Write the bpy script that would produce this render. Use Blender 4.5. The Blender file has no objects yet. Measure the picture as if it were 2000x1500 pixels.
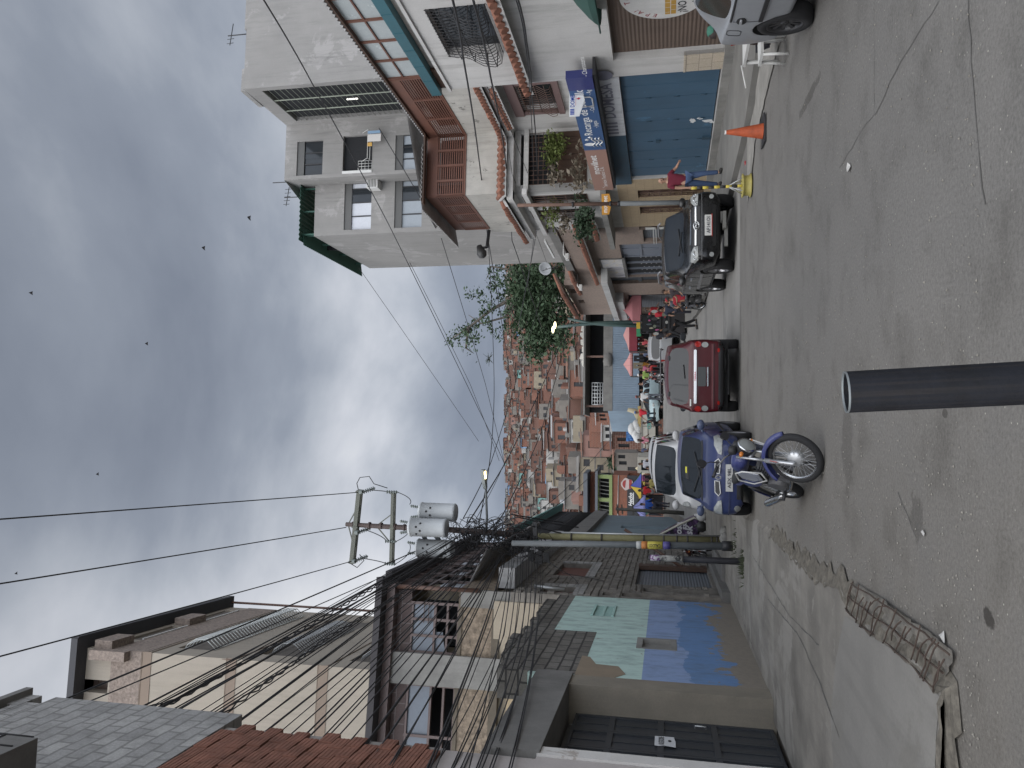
import bpy, bmesh, math, random
from mathutils import Vector, Matrix, noise
from mathutils.bvhtree import BVHTree
from math import sin, cos, pi, sqrt, radians, atan2
R = random.Random(11)
SC = bpy.context.scene
COL = SC.collection
V = Vector
# ---------------------------------------------------------------- view geometry (phone held sideways)
EYE = 1.68; FPX = 1500.0; TP = 0.2
CP = 1 / sqrt(1 + TP * TP); SP = TP * CP
def ray(px, py):
    a = 750 - py; b = 1000 - px
    return V((a, FPX * CP - b * SP, FPX * SP + b * CP))
def at(px, py, Y):
    d = ray(px, py); t = Y / d.y
    return V((d.x * t, Y, EYE + d.z * t))
def gz(Y):
    if Y < 33: return 0.0
    if Y < 36: return 0.115 * (Y - 33) ** 2 / 6
    if Y < 49: return 0.1725 + 0.115 * (Y - 36)
    if Y < 52: return 0.1725 + 0.115 * 13 + 0.115 * ((Y - 49) - (Y - 49) ** 2 / 6)
    return 0.1725 + 0.115 * 13 + 0.1725
def gnd(px, py, z=0.0):
    d = ray(px, py); t = (z - EYE) / d.z
    return V((d.x * t, d.y * t, z))
# ---------------------------------------------------------------- object bookkeeping
ORG = {}
def tag(o, label=None, cat=None, group=None, kind=None):
    if label: o['label'] = label
    if cat: o['category'] = cat
    if group: o['group'] = group
    if kind: o['kind'] = kind
    return o
def thing(name, label, cat, loc=(0, 0, 0), group=None):
    o = bpy.data.objects.new(name, None); o.empty_display_size = .2
    COL.objects.link(o); o.location = loc
    ORG[o.name] = V(loc)
    return tag(o, label, cat, group)
def copy_tree(o, parent=None):
    c = o.copy(); COL.objects.link(c)
    if parent: c.parent = parent
    ORG[c.name] = ORG.get(o.name, V((0, 0, 0)))
    for ch in o.children: copy_tree(ch, c)
    return c
class Wall:
    """vertical frame: s runs to the right as seen from outside, d is outward"""
    def __init__(self, p0, p1, z0=0.0):
        self.o = V((p0[0], p0[1], z0)); a = V((p1[0] - p0[0], p1[1] - p0[1], 0))
        self.L = a.length; self.a = a.normalized(); self.n = V((self.a.y, -self.a.x, 0))
    def P(self, s, z, d=0.0):
        return self.o + self.a * s + self.n * d + V((0, 0, z))
    def uv(self, px, py, d=0.0):
        r = ray(px, py); c = V((0, 0, EYE))
        t = ((self.o + self.n * d) - c).dot(self.n) / r.dot(self.n)
        p = c + r * t - self.o
        return p.dot(self.a), p.z
    def off(self, d):
        w = Wall((0, 0), (1, 0)); w.o = self.o + self.n * d; w.a = self.a; w.n = self.n; w.L = self.L
        return w
class Loc:
    """local frame for a small thing: s=x, z=z, d=-y"""
    def __init__(self, o=(0, 0, 0), rz=0.0):
        self.o = V(o); self.a = V((cos(rz), sin(rz), 0)); self.n = V((sin(rz), -cos(rz), 0))
    def P(self, s, z, d=0.0):
        return self.o + self.a * s + self.n * d + V((0, 0, z))
W0 = Loc()
class MB:
    def __init__(self):
        self.v = []; self.f = []; self.m = []; self.sm = []
    def add(self, pts, faces, mi=0, smooth=False):
        k = len(self.v); self.v += [V(p) for p in pts]
        for f in faces:
            self.f.append([k + i for i in f]); self.m.append(mi); self.sm.append(smooth)
        return self
    def poly(self, pts, mi=0): return self.add(pts, [list(range(len(pts)))], mi)
    def box(self, W, s0, s1, z0, z1, d0, d1, mi=0):
        P = W.P
        if s0 > s1: s0, s1 = s1, s0
        if d0 > d1: d0, d1 = d1, d0
        p = [P(s0, z0, d1), P(s1, z0, d1), P(s1, z1, d1), P(s0, z1, d1), P(s0, z0, d0), P(s1, z0, d0), P(s1, z1, d0), P(s0, z1, d0)]
        return self.add(p, [(0, 1, 2, 3), (5, 4, 7, 6), (4, 0, 3, 7), (1, 5, 6, 2), (3, 2, 6, 7), (4, 5, 1, 0)], mi)
    def bar(self, p0, p1, w, h=None, up=(0, 0, 1), mi=0):
        h = h or w; p0 = V(p0); p1 = V(p1); t = (p1 - p0).normalized(); u = V(up)
        if abs(t.dot(u)) > .95: u = V((1, 0, 0))
        x = t.cross(u).normalized() * w / 2; y = x.cross(t).normalized() * h / 2
        q = [p0 - x - y, p0 + x - y, p0 + x + y, p0 - x + y, p1 - x - y, p1 + x - y, p1 + x + y, p1 - x + y]
        return self.add(q, [(3, 2, 1, 0), (4, 5, 6, 7), (0, 1, 5, 4), (1, 2, 6, 5), (2, 3, 7, 6), (3, 0, 4, 7)], mi)
    def tube(self, pts, r, n=8, mi=0, caps=True, smooth=True):
        pts = [V(p) for p in pts]; k = len(pts)
        rr = r if isinstance(r, (list, tuple)) else [r] * k
        out = []; prev = None
        for i, p in enumerate(pts):
            t = (pts[min(i + 1, k - 1)] - pts[max(i - 1, 0)])
            t = t.normalized() if t.length > 1e-9 else V((0, 0, 1))
            if prev is None:
                u = V((0, 0, 1)) if abs(t.z) < .9 else V((1, 0, 0))
                x = t.cross(u).normalized()
            else:
                x = (prev - t * prev.dot(t)).normalized()
            prev = x; y = t.cross(x)
            out += [p + (x * cos(2 * pi * j / n) + y * sin(2 * pi * j / n)) * rr[i] for j in range(n)]
        fs = [(i * n + j, i * n + (j + 1) % n, (i + 1) * n + (j + 1) % n, (i + 1) * n + j) for i in range(k - 1) for j in range(n)]
        self.add(out, fs, mi, smooth)
        if caps:
            b = len(self.v) - len(out)
            self.f.append([b + j for j in range(n - 1, -1, -1)]); self.m.append(mi); self.sm.append(False)
            self.f.append([b + (k - 1) * n + j for j in range(n)]); self.m.append(mi); self.sm.append(False)
        return self
    def lathe(self, o, axis, prof, n=20, mi=0, smooth=True, closed=False):
        o = V(o); t = V(axis).normalized(); u = V((0, 0, 1)) if abs(t.z) < .9 else V((1, 0, 0))
        x = t.cross(u).normalized(); y = t.cross(x); k = len(prof); pts = []
        for (r, h) in prof:
            pts += [o + t * h + (x * cos(2 * pi * j / n) + y * sin(2 * pi * j / n)) * max(r, 1e-4) for j in range(n)]
        fs = []
        for i in range(k if closed else k - 1):
            i2 = (i + 1) % k
            fs += [(i * n + j, i * n + (j + 1) % n, i2 * n + (j + 1) % n, i2 * n + j) for j in range(n)]
        return self.add(pts, fs, mi, smooth)
    def ball(self, c, r, n=10, mi=0, sc=(1, 1, 1)):
        c = V(c); k = len(self.v); prof = []
        pts = []; m = max(4, n // 2 + 1)
        for i in range(m + 1):
            a = -pi / 2 + pi * i / m
            for j in range(n):
                b = 2 * pi * j / n
                pts.append(c + V((cos(a) * cos(b) * sc[0], cos(a) * sin(b) * sc[1], sin(a) * sc[2])) * r)
        fs = [(i * n + j, i * n + (j + 1) % n, (i + 1) * n + (j + 1) % n, (i + 1) * n + j) for i in range(m) for j in range(n)]
        return self.add(pts, fs, mi, True)
    def prism(self, pts, ext, mi=0):
        """flat outline pts pushed along the vector ext"""
        pts = [V(p) for p in pts]; e = V(ext); n = len(pts)
        self.add(pts + [p + e for p in pts], [list(range(n))[::-1], [n + i for i in range(n)]] + [(i, (i + 1) % n, n + (i + 1) % n, n + i) for i in range(n)], mi)
        return self
    def holes(self, W, s0, s1, z0, z1, th, hs, mi=0):
        """wall skin with real openings hs=[(s0,s1,z0,z1)], reveals th deep"""
        S = sorted({s0, s1} | {min(max(x, s0), s1) for h in hs for x in h[:2]})
        Z = sorted({z0, z1} | {min(max(x, z0), z1) for h in hs for x in h[2:4]})
        for i in range(len(S) - 1):
            for j in range(len(Z) - 1):
                cs = (S[i] + S[i + 1]) / 2; cz = (Z[j] + Z[j + 1]) / 2
                if any(h[0] < cs < h[1] and h[2] < cz < h[3] for h in hs): continue
                self.add([W.P(S[i], Z[j]), W.P(S[i + 1], Z[j]), W.P(S[i + 1], Z[j + 1]), W.P(S[i], Z[j + 1])], [(0, 1, 2, 3)], mi)
        for h in hs:
            a, b, c, d = max(h[0], s0), min(h[1], s1), max(h[2], z0), min(h[3], z1)
            for q in (((a, c), (a, d)), ((a, d), (b, d)), ((b, d), (b, c)), ((b, c), (a, c))):
                (x0, y0), (x1, y1) = q
                self.add([W.P(x0, y0), W.P(x1, y1), W.P(x1, y1, -th), W.P(x0, y0, -th)], [(0, 1, 2, 3)], mi)
        # outer rim
        for q in (((s0, z0), (s0, z1)), ((s0, z1), (s1, z1)), ((s1, z1), (s1, z0))):
            (x0, y0), (x1, y1) = q
            self.add([W.P(x0, y0), W.P(x0, y0, -th), W.P(x1, y1, -th), W.P(x1, y1)], [(0, 1, 2, 3)], mi)
        return self
    def build(self, name, mats, parent=None, label=None, cat=None, group=None, kind=None, origin=None, smooth=None, bevel=0, sub=0):
        if not isinstance(mats, (list, tuple)): mats = [mats]
        if parent is not None: org = ORG[parent.name]
        elif origin is not None: org = V(origin)
        else:
            xs = [p.x for p in self.v]; ys = [p.y for p in self.v]
            org = V(((min(xs) + max(xs)) / 2, (min(ys) + max(ys)) / 2, min(p.z for p in self.v)))
        me = bpy.data.meshes.new(name)
        me.from_pydata([p - org for p in self.v], [], self.f)
        for m in mats: me.materials.append(m)
        me.polygons.foreach_set('material_index', self.m)
        me.polygons.foreach_set('use_smooth', [bool(s) if smooth is None else smooth for s in self.sm])
        uvl = me.uv_layers.new(name='UVMap')
        uvd = [0.0] * (2 * len(me.loops))
        for p, f in zip(me.polygons, self.f):
            n = p.normal
            if abs(n.z) > .9: a = V((1, 0, 0)); b = V((0, 1, 0))
            else:
                a = V((-n.y, n.x, 0)).normalized(); b = V((0, 0, 1))
                if abs(n.z) > .3: b = n.cross(a)
            for li, vi in zip(p.loop_indices, f):
                q = self.v[vi]; uvd[2 * li] = q.dot(a); uvd[2 * li + 1] = q.dot(b)
        uvl.data.foreach_set('uv', uvd)
        me.update()
        o = bpy.data.objects.new(name, me); COL.objects.link(o)
        ORG[o.name] = org
        if parent is not None: o.parent = parent
        else: o.location = org
        if bevel:
            md = o.modifiers.new('bevel', 'BEVEL'); md.width = bevel; md.segments = 2; md.limit_method = 'ANGLE'
        if sub:
            md = o.modifiers.new('sub', 'SUBSURF'); md.levels = sub; md.render_levels = sub
        return tag(o, label, cat, group, kind)
def text_pts(s, size, width=None, bold=0.0):
    """letters as flat faces: verts (x,y) with y=0 the base line"""
    cu = bpy.data.curves.new('t', 'FONT'); cu.body = s; cu.size = 1.0; cu.resolution_u = 2; cu.offset = bold
    ob = bpy.data.objects.new('t', cu); COL.objects.link(ob)
    bpy.context.view_layer.update()
    me = ob.to_mesh()
    vs = [(v.co.x, v.co.y) for v in me.vertices]; fs = [list(p.vertices) for p in me.polygons]
    ob.to_mesh_clear(); bpy.data.objects.remove(ob); bpy.data.curves.remove(cu)
    if not vs: return [], []
    x0 = min(v[0] for v in vs); x1 = max(v[0] for v in vs); y1 = max(v[1] for v in vs)
    k = size / 0.73
    kx = k if width is None else width / (x1 - x0)
    return [((x - x0) * kx, y * k) for x, y in vs], fs
def text(mb, fn, s, x, y, size, width=None, mi=0, bold=0.0, shear=0.0):
    """fn(x,y)->world point; writes s starting at (x,y), cap height size"""
    vs, fs = text_pts(s, size, width, bold)
    mb.add([fn(x + a + shear * b, y + b) for a, b in vs], fs, mi)
def circle(n, r, a0=0.0, a1=2 * pi): return [(r * cos(a0 + (a1 - a0) * i / n), r * sin(a0 + (a1 - a0) * i / n)) for i in range(n)]
# ---------------------------------------------------------------- materials
MATS = {}
def newmat(name):
    m = bpy.data.materials.new(name); m.use_nodes = True
    nt = m.node_tree; b = nt.nodes['Principled BSDF']
    MATS[name] = m
    return m, nt, b
def N(nt, t, **kw):
    n = nt.nodes.new(t)
    for k, v in kw.items():
        if k in n.inputs.keys(): n.inputs[k].default_value = v
        else: setattr(n, k, v)
    return n
def ramp(nt, src, stops, interp='LINEAR'):
    r = nt.nodes.new('ShaderNodeValToRGB'); r.color_ramp.interpolation = interp
    e = r.color_ramp.elements
    while len(e) < len(stops): e.new(.5)
    for el, (p, c) in zip(e, stops):
        el.position = p; el.color = (c, c, c, 1) if isinstance(c, (int, float)) else (*c[:3], 1)
    nt.links.new(src, r.inputs['Fac']); return r.outputs['Color']
def mix(nt, fac, a, b, mode='MIX'):
    m = nt.nodes.new('ShaderNodeMix'); m.data_type = 'RGBA'; m.blend_type = mode
    for sock, val in ((m.inputs[0], fac), (m.inputs[6], a), (m.inputs[7], b)):
        if hasattr(val, 'links') or hasattr(val, 'is_output'): nt.links.new(val, sock)
        elif isinstance(val, (int, float)): sock.default_value = val
        else: sock.default_value = (*val[:3], 1)
    return m.outputs[2]
def nz(nt, co, scale, detail=4, rough=.6, dist=0.0):
    n = N(nt, 'ShaderNodeTexNoise', Scale=scale, Detail=detail, Roughness=rough, Distortion=dist)
    if co is not None: nt.links.new(co, n.inputs['Vector'])
    return n.outputs['Fac']
def coord(nt, kind='Object', scale=None):
    t = nt.nodes.new('ShaderNodeTexCoord'); o = t.outputs[kind]
    if scale:
        mp = N(nt, 'ShaderNodeMapping'); mp.inputs['Scale'].default_value = scale
        nt.links.new(o, mp.inputs['Vector']); o = mp.outputs['Vector']
    return o
def bump(nt, b, h, strength=.3, dist=.01):
    n = N(nt, 'ShaderNodeBump', Strength=strength, Distance=dist)
    nt.links.new(h, n.inputs['Height']); nt.links.new(n.outputs['Normal'], b.inputs['Normal'])
def dk(c, k): return tuple(min(1, x * k) for x in c[:3])
def paint(name, c, rough=.6, var=.25, scale=1.2, streak=0.0, streakc=(.09, .085, .08), bmp=.15, bscale=40, metal=0.0, patch=None, pscale=.8, pth=.6, spec=.4):
    """weathered surface: mottling, rain streaks, patches of another tone"""
    if name in MATS: return MATS[name]
    m, nt, b = newmat(name); L = nt.links.new
    co = coord(nt); uv = coord(nt, 'UV')
    n1 = nz(nt, co, scale, 6, .65)
    col = mix(nt, ramp(nt, n1, [(.3, 0), (.7, 1)]), dk(c, 1 - var), dk(c, 1 + var * .6))
    if patch:
        n2 = nz(nt, co, pscale, 8, .7, .4)
        col = mix(nt, ramp(nt, n2, [(pth, 0), (pth + .04, 1)]), col, patch)
    if streak:
        n3 = nz(nt, coord(nt, 'UV', (3.2, .22, 1)), 1.6, 6, .7)
        n4 = nz(nt, co, .5, 3)
        f = N(nt, 'ShaderNodeMath', operation='MULTIPLY'); L(ramp(nt, n3, [(.48, 0), (.75, 1)]), f.inputs[0]); L(ramp(nt, n4, [(.35, .15), (.7, 1)]), f.inputs[1])
        g = N(nt, 'ShaderNodeMath', operation='MULTIPLY'); L(f.outputs[0], g.inputs[0]); g.inputs[1].default_value = streak
        col = mix(nt, g.outputs[0], col, streakc)
    fine = nz(nt, co, bscale, 5, .7)
    col = mix(nt, .5, col, mix(nt, 1.0, col, ramp(nt, fine, [(.25, .78), (.75, 1.12)]), 'MULTIPLY'))
    L(col, b.inputs['Base Color'])
    rr = ramp(nt, n1, [(.2, max(0, rough - .1)), (.8, min(1, rough + .1))]); L(rr, b.inputs['Roughness'])
    b.inputs['Metallic'].default_value = metal; b.inputs['Specular IOR Level'].default_value = spec
    if bmp: bump(nt, b, fine, bmp, .006)
    return m
def plain(name, c, rough=.5, metal=0.0, spec=.5, var=.12, coat=0.0, emit=None, estr=1.0):
    if name in MATS: return MATS[name]
    m, nt, b = newmat(name)
    n1 = nz(nt, coord(nt), 9, 5, .6)
    nt.links.new(mix(nt, n1, dk(c, 1 - var), dk(c, 1 + var)), b.inputs['Base Color'])
    nt.links.new(ramp(nt, n1, [(.3, max(.02, rough - .06)), (.7, min(1, rough + .06))]), b.inputs['Roughness'])
    b.inputs['Metallic'].default_value = metal; b.inputs['Specular IOR Level'].default_value = spec
    if coat: b.inputs['Coat Weight'].default_value = coat; b.inputs['Coat Roughness'].default_value = .06
    if emit: b.inputs['Emission Color'].default_value = (*emit, 1); b.inputs['Emission Strength'].default_value = estr
    return m
def bricks(name, c1, c2, mortar, bw, bh, msize=.012, rough=.85, bmp=.6, stain=.35, stainc=(.06, .058, .055), offset=.5, squash=1.0, warp=0.0):
    if name in MATS: return MATS[name]
    m, nt, b = newmat(name); L = nt.links.new
    uv = coord(nt, 'UV'); co = coord(nt)
    src = uv
    if warp:
        nn = N(nt, 'ShaderNodeTexNoise', Scale=1.7, Detail=3.0); L(uv, nn.inputs['Vector'])
        ad = N(nt, 'ShaderNodeMixRGB', blend_type='LINEAR_LIGHT'); ad.inputs[0].default_value = warp
        L(uv, ad.inputs[1]); L(nn.outputs['Color'], ad.inputs[2]); src = ad.outputs[0]
    t = N(nt, 'ShaderNodeTexBrick'); L(src, t.inputs['Vector'])
    t.offset = offset; t.squash = squash
    t.inputs['Color1'].default_value = (*c1, 1); t.inputs['Color2'].default_value = (*c2, 1); t.inputs['Mortar'].default_value = (*mortar, 1)
    t.inputs['Scale'].default_value = 1.0; t.inputs['Mortar Size'].default_value = msize; t.inputs['Mortar Smooth'].default_value = .2
    t.inputs['Brick Width'].default_value = bw; t.inputs['Row Height'].default_value = bh; t.inputs['Bias'].default_value = -.1
    n1 = nz(nt, co, 2.2, 7, .7); n2 = nz(nt, co, 30, 4, .7)
    col = mix(nt, 1.0, t.outputs['Color'], ramp(nt, n2, [(.2, .7), (.8, 1.2)]), 'MULTIPLY')
    st = ramp(nt, n1, [(.45, 0), (.75, stain)])
    col = mix(nt, st, col, stainc)
    L(col, b.inputs['Base Color']); b.inputs['Roughness'].default_value = rough; b.inputs['Specular IOR Level'].default_value = .25
    h = mix(nt, .3, t.outputs['Fac'], n2); inv = N(nt, 'ShaderNodeInvert'); L(h, inv.inputs['Color'])
    bump(nt, b, inv.outputs[0], bmp, .012)
    return m
def glass(name, c=(.02, .024, .028), rough=.08, var=.3):
    if name in MATS: return MATS[name]
    m, nt, b = newmat(name)
    n1 = nz(nt, coord(nt), 1.1, 3)
    nt.links.new(mix(nt, n1, dk(c, 1 - var), dk(c, 1 + var)), b.inputs['Base Color'])
    b.inputs['Roughness'].default_value = rough; b.inputs['Specular IOR Level'].default_value = .45
    return m
# ================================================================ shared materials
white_pl = paint('white_plaster', (.50, .49, .475), .8, .12, .7, .95, (.22, .215, .20), .2, patch=(.46, .455, .44), pth=.64)
dirty_pl = paint('dirty_plaster', (.44, .425, .39), .85, .18, 1.1, .75, (.10, .095, .085), .3, patch=(.20, .195, .18), pscale=1.6, pth=.60)
tower_pl = paint('tower_plaster', (.245, .238, .228), .88, .14, .35, .9, (.13, .128, .125), .25, patch=(.30, .29, .28), pscale=.5, pth=.56)
concrete = paint('concrete', (.235, .23, .215), .9, .28, 1.4, .7, (.11, .105, .10), .45, patch=(.19, .185, .175))
concrete_dk = paint('stained_concrete', (.17, .165, .155), .92, .28, 1.6, .5, (.06, .06, .058), .5)
beige_tile = bricks('beige_brick_tile', (.30, .235, .195), (.25, .20, .17), (.26, .21, .18), .24, .065, .006, .8, .35, .2, (.17, .14, .125))
tan_tile = bricks('tan_wall_tile', (.40, .31, .20), (.37, .29, .19), (.30, .23, .15), .38, .30, .007, .6, .2, .25, (.22, .18, .13))
cream_tile = bricks('cream_base_tile', (.50, .43, .34), (.46, .40, .32), (.26, .23, .19), .40, .30, .008, .55, .2, .25, (.30, .27, .22))
terracotta = paint('terracotta', (.235, .105, .07), .85, .35, 3, .2, (.08, .06, .05), .4)
brownwood = paint('brown_wood', (.145, .066, .046), .6, .18, 2, .25, (.09, .04, .03), .3, bscale=25)
darkwood = paint('dark_wood', (.075, .042, .028), .6, .3, 2.5, .3, (.03, .02, .015), .4)
teal = paint('teal_paint', (.035, .11, .135), .5, .15, 1.0, .35, (.02, .06, .07), .15)
bluedoor = paint('blue_door', (.055, .108, .165), .48, .16, .8, .55, (.025, .06, .10), .12, patch=(.07, .16, .25), pscale=.9, pth=.62)
bluedk = paint('blue_lintel', (.032, .068, .10), .55, .25, 1, .4, (.015, .03, .045), .15)
zinc = paint('zinc_roof', (.30, .29, .28), .55, .25, 2.0, .5, (.14, .10, .08), .2, metal=.35)
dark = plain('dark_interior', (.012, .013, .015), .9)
iron = plain('black_iron', (.018, .018, .02), .55)
ironbr = plain('brown_iron', (.10, .055, .04), .6)
ironw = plain('white_iron', (.55, .55, .53), .55)
wglass = glass('window_glass', (.022, .026, .03), .06)
fglass = paint('frosted_glass', (.36, .39, .39), .25, .1, 1.5, .2, (.2, .2, .19), .05, spec=.6)
curtain = plain('pale_curtain', (.52, .54, .58), .8)
greypanel = plain('grey_panel', (.27, .30, .33), .5)
galv = plain('galvanised', (.42, .43, .43), .45, .6)
brownpl = paint('brown_shutter', (.105, .078, .062), .6, .2, .7, .5, (.05, .04, .035), .1)
# slatted roller shutter bump
def slat_mat(name, c, pitch, axis='z', rough=.55, streak=.4):
    m = paint(name, c, rough, .15, .8, streak, dk(c, .45), 0)
    nt = m.node_tree; b = nt.nodes['Principled BSDF']
    w = N(nt, 'ShaderNodeTexWave', Scale=1.0, bands_direction='Y' if axis == 'z' else 'X')
    w.inputs['Scale'].default_value = 2 * pi / pitch / 20.0 * 1.0
    nt.links.new(coord(nt, 'UV'), w.inputs['Vector'])
    bump(nt, b, w.outputs['Fac'], .5, pitch * .3)
    return m
shut_brown = slat_mat('brown_roller_slats', (.115, .083, .066), .09)
shut_grey = slat_mat('grey_roller_slats', (.15, .16, .175), .10)
corr_blue = slat_mat('blue_corrugated', (.155, .205, .26), .14, 'x', .5, .25)
door_grey = slat_mat('grey_ribbed_door', (.13, .145, .165), .09, 'z')

RW = Wall((4.555, 50), (9.155, 4))                 # the building line on the right of the street
RO = 2.28                                          # the set back of the upper floors
RA = RW.off(-RO)
def sY(W, Y): return (Y - W.o.y) / W.a.y
def tile_eave(mb, W, s0, s1, zt, zb, d0, d1, pitch=.2, mt=0, ms=1, thick=.1):
    k = max(2, int(abs(s1 - s0) / pitch))
    for i in range(k):
        s = s0 + (s1 - s0) * (i + .5) / k; j = R.uniform(-.02, .02)
        mb.tube([W.P(s, zt + .03, d0), W.P(s + j * .5, zb + .05 + j, d1 + .06 + j)], [.085, .10], 7, mt)
    a, b = min(s0, s1), max(s0, s1)
    q = [W.P(a, zt, d0), W.P(b, zt, d0), W.P(b, zb, d1), W.P(a, zb, d1)]
    e = V((0, 0, -thick)); mb.prism([p + V((0, 0, .02)) for p in q], e, ms)
def grille(mb, W, s0, s1, z0, z1, d, nv, nh, r=.012, mi=0):
    for i in range(nv + 1):
        s = s0 + (s1 - s0) * i / nv; mb.tube([W.P(s, z0, d), W.P(s, z1, d)], r, 5, mi)
    for j in range(nh + 1):
        z = z0 + (z1 - z0) * j / nh; mb.tube([W.P(s0, z, d), W.P(s1, z, d)], r, 5, mi)
def louvre(root, W, s0, s1, z0, z1, d, npost, zb, mat_, nslat=12):
    """framed bay of horizontal wooden slats; zb = height of the solid board under the roof"""
    fr = MB(); k = npost
    fr.box(W, s0, s1, z1 - zb, z1, d - .10, d + .03); fr.box(W, s0, s1, z0, z0 + .07, d - .08, d + .03)
    for i in range(k + 1):
        s = s0 + (s1 - s0) * i / k; fr.box(W, s - .04, s + .04, z0 + .07, z1 - zb, d - .07, d + .04)
    fr.build('louvre_frame', mat_, root)
    for i in range(k):
        m = MB(); a = s0 + (s1 - s0) * i / k + .04; b = s0 + (s1 - s0) * (i + 1) / k - .04
        H = (z1 - zb) - (z0 + .07)
        for j in range(nslat):
            z = z0 + .07 + H * (j + .5) / nslat; h = H / nslat * .27
            m.box(W, a, b, z - h, z + h, d - .02, d + .015)
        m.build('louvre_panel', mat_, root)
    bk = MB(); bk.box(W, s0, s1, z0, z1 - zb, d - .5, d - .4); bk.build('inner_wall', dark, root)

# ---------------------------------------------------------------- white corner building at the right edge
s0 = sY(RW, 19.2); s1 = sY(RW, 3.5)
gp = RW.uv(1198, 119); gs, gtop = gp
wl = [RW.uv(826, 19), RW.uv(946, 7), RW.uv(878, 110), RW.uv(983, 98)]
ws0 = (wl[2][0] + wl[3][0]) / 2; ws1 = (wl[0][0] + wl[1][0]) / 2; wz1 = (wl[0][1] + wl[2][1]) / 2; wz0 = (wl[1][1] + wl[3][1]) / 2
PH = 7.12
b1 = thing('white_building', 'white plastered building with barred upper window over the brown shutter painted with a round sign', 'building', RW.P((s0 + s1) / 2, 0, -3))
m = MB(); m.holes(RW, s0, s1, 0, PH, .28, [(gs, gs + 6.2, .06, gtop), (ws0, ws1, wz0, wz1)])
m.box(RW, s0, s1, 0, PH, -7.5, -.285); m.build('wall', white_pl, b1)
tz = RW.uv(1340, 110)[1]
m = MB(); m.box(RW, s0 - .012, gs, 0, tz, -.1, .012); m.box(RW, s0 - .016, gs, tz, tz + .05, -.1, .022); m.build('tile_base', cream_tile, b1)
# roller shutter with the painted round sign
sh = MB(); sh.box(RW, gs, gs + 6.2, .06, gtop, -.27, -.20); sh = sh.build('roller_shutter', shut_brown, b1, 'brown roller shutter with a large white painted roundel')
cs, cz = RW.uv(1297, -14, -.2); ct = RW.uv(1208, -14, -.2)[1]; cr = ct - cz
cwht = paint('sign_white', (.56, .555, .54), .6, .12, 1.5, .4, (.3, .29, .28), .1)
ochre = paint('sign_ochre', (.46, .27, .055), .6, .2, 2, .3, (.3, .2, .08), .1)
maroon = plain('sign_maroon', (.22, .025, .035), .6); ink = plain('sign_black', (.015, .016, .02), .6)
D = -.196
m = MB(); fn = lambda x, y: RW.P(cs + x, cz + y, D)
m.prism([fn(x, y) for x, y in circle(64, cr)], RW.n * .003, 0)
m = m.build('painted_roundel', [cwht], sh)
m = MB(); fn2 = lambda x, y: RW.P(cs + x, cz + y, D + .006)
k = cr / 89.0                         # metres per picture pixel on the sign
for i, ch in enumerate('EPA! TAS PIL'):
    if ch == ' ': continue
    an = radians(160 - i * 11.6); rr = cr * .80
    ca, sa = cos(an), sin(an); rot = an - pi / 2
    f = lambda x, y, ca=ca, sa=sa, rot=rot: fn2(rr * ca + (x - .12) * cos(rot) - y * sin(rot), rr * sa + (x - .12) * sin(rot) + y * cos(rot))
    text(m, f, ch, 0, 0, cr * .135, mi=0, bold=.015)
m.build('sign_lettering', [maroon], sh)
m = MB()
text(m, fn2, '¡NO TE PARES', -cr * .80, -cr * .50, cr * .20, width=cr * 1.55, bold=.02)
text(m, fn2, 'AQUI', -cr * .50, -cr * .80, cr * .18, bold=.02)
m.build('sign_lettering', [ink], sh)
m = MB()   # yellow painted building: dome over a course of blocks
m.prism([fn2(x, y) for x, y in [(-cr * .83, -cr * .27), (cr * .83, -cr * .27), (cr * .83, -.02), (-cr * .83, -.02)]], RW.n * .002, 0)
dome = [(-cr * .17, -.02), (-cr * .17, cr * .28)] + [(-cr * .17 * cos(a), cr * .28 + cr * .2 * sin(a)) for a in [pi * i / 8 for i in range(1, 8)]] + [(cr * .17, cr * .28), (cr * .17, -.02)]
m.prism([fn2(x, y + .004) for x, y in dome], RW.n * .002, 0)
for (a, b, c, d) in [(-.83, .83, -.155, -.14)] + [(-.75 + i * .19, -.74 + i * .19, -.14, -.01) for i in range(9)] + [(-.66 + i * .19, -.65 + i * .19, -.27, -.15) for i in range(8)] + [(-.09, -.03, .0, .22), (.04, .10, .0, .22)]:
    m.prism([RW.P(cs + cr * x, cz + cr * y, D + .009) for x, y in [(a, c), (b, c), (b, d), (a, d)]], RW.n * .001, 1)
m.build('painted_block_house', [ochre, cwht], sh)
# upper window with belly grille
m = MB(); m.box(RW, ws0, ws1, wz0, wz1, -.28, -.2); win = m.build('window', wglass, b1)
m = MB()
for i in range(17):
    s = ws0 + (ws1 - ws0) * i / 16
    m.tube([RW.P(s, wz1, .02), RW.P(s, wz1 - .5, .10), RW.P(s, wz0 + .45, .33), RW.P(s, wz0 + .18, .38), RW.P(s, wz0 + .03, .30), RW.P(s, wz0, .02)], .009, 5)
for t, dd in ((.97, .03), (.75, .12), (.5, .21), (.28, .32), (.1, .38), (0.0, .04)):
    m.tube([RW.P(ws0, wz0 + (wz1 - wz0) * t, .0), RW.P(ws0, wz0 + (wz1 - wz0) * t, dd), RW.P(ws1, wz0 + (wz1 - wz0) * t, dd), RW.P(ws1, wz0 + (wz1 - wz0) * t, .0)], .011, 5)
for i in range(12):
    for j in range(6):
        s = ws0 + (ws1 - ws0) * (i + .5) / 12; z = wz0 + .3 + (wz1 - wz0 - .4) * j / 6
        dd = .03 + .25 * (1 - (z - wz0) / (wz1 - wz0))
        m.tube([RW.P(s + .08 * cos(q), z + .09 * sin(q), dd) for q in [pi * w / 5 for w in range(6)]], .006, 4)
m.build('window_grille', iron, win)
tz0 = RW.uv(1026, 158, .3)[1]
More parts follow.
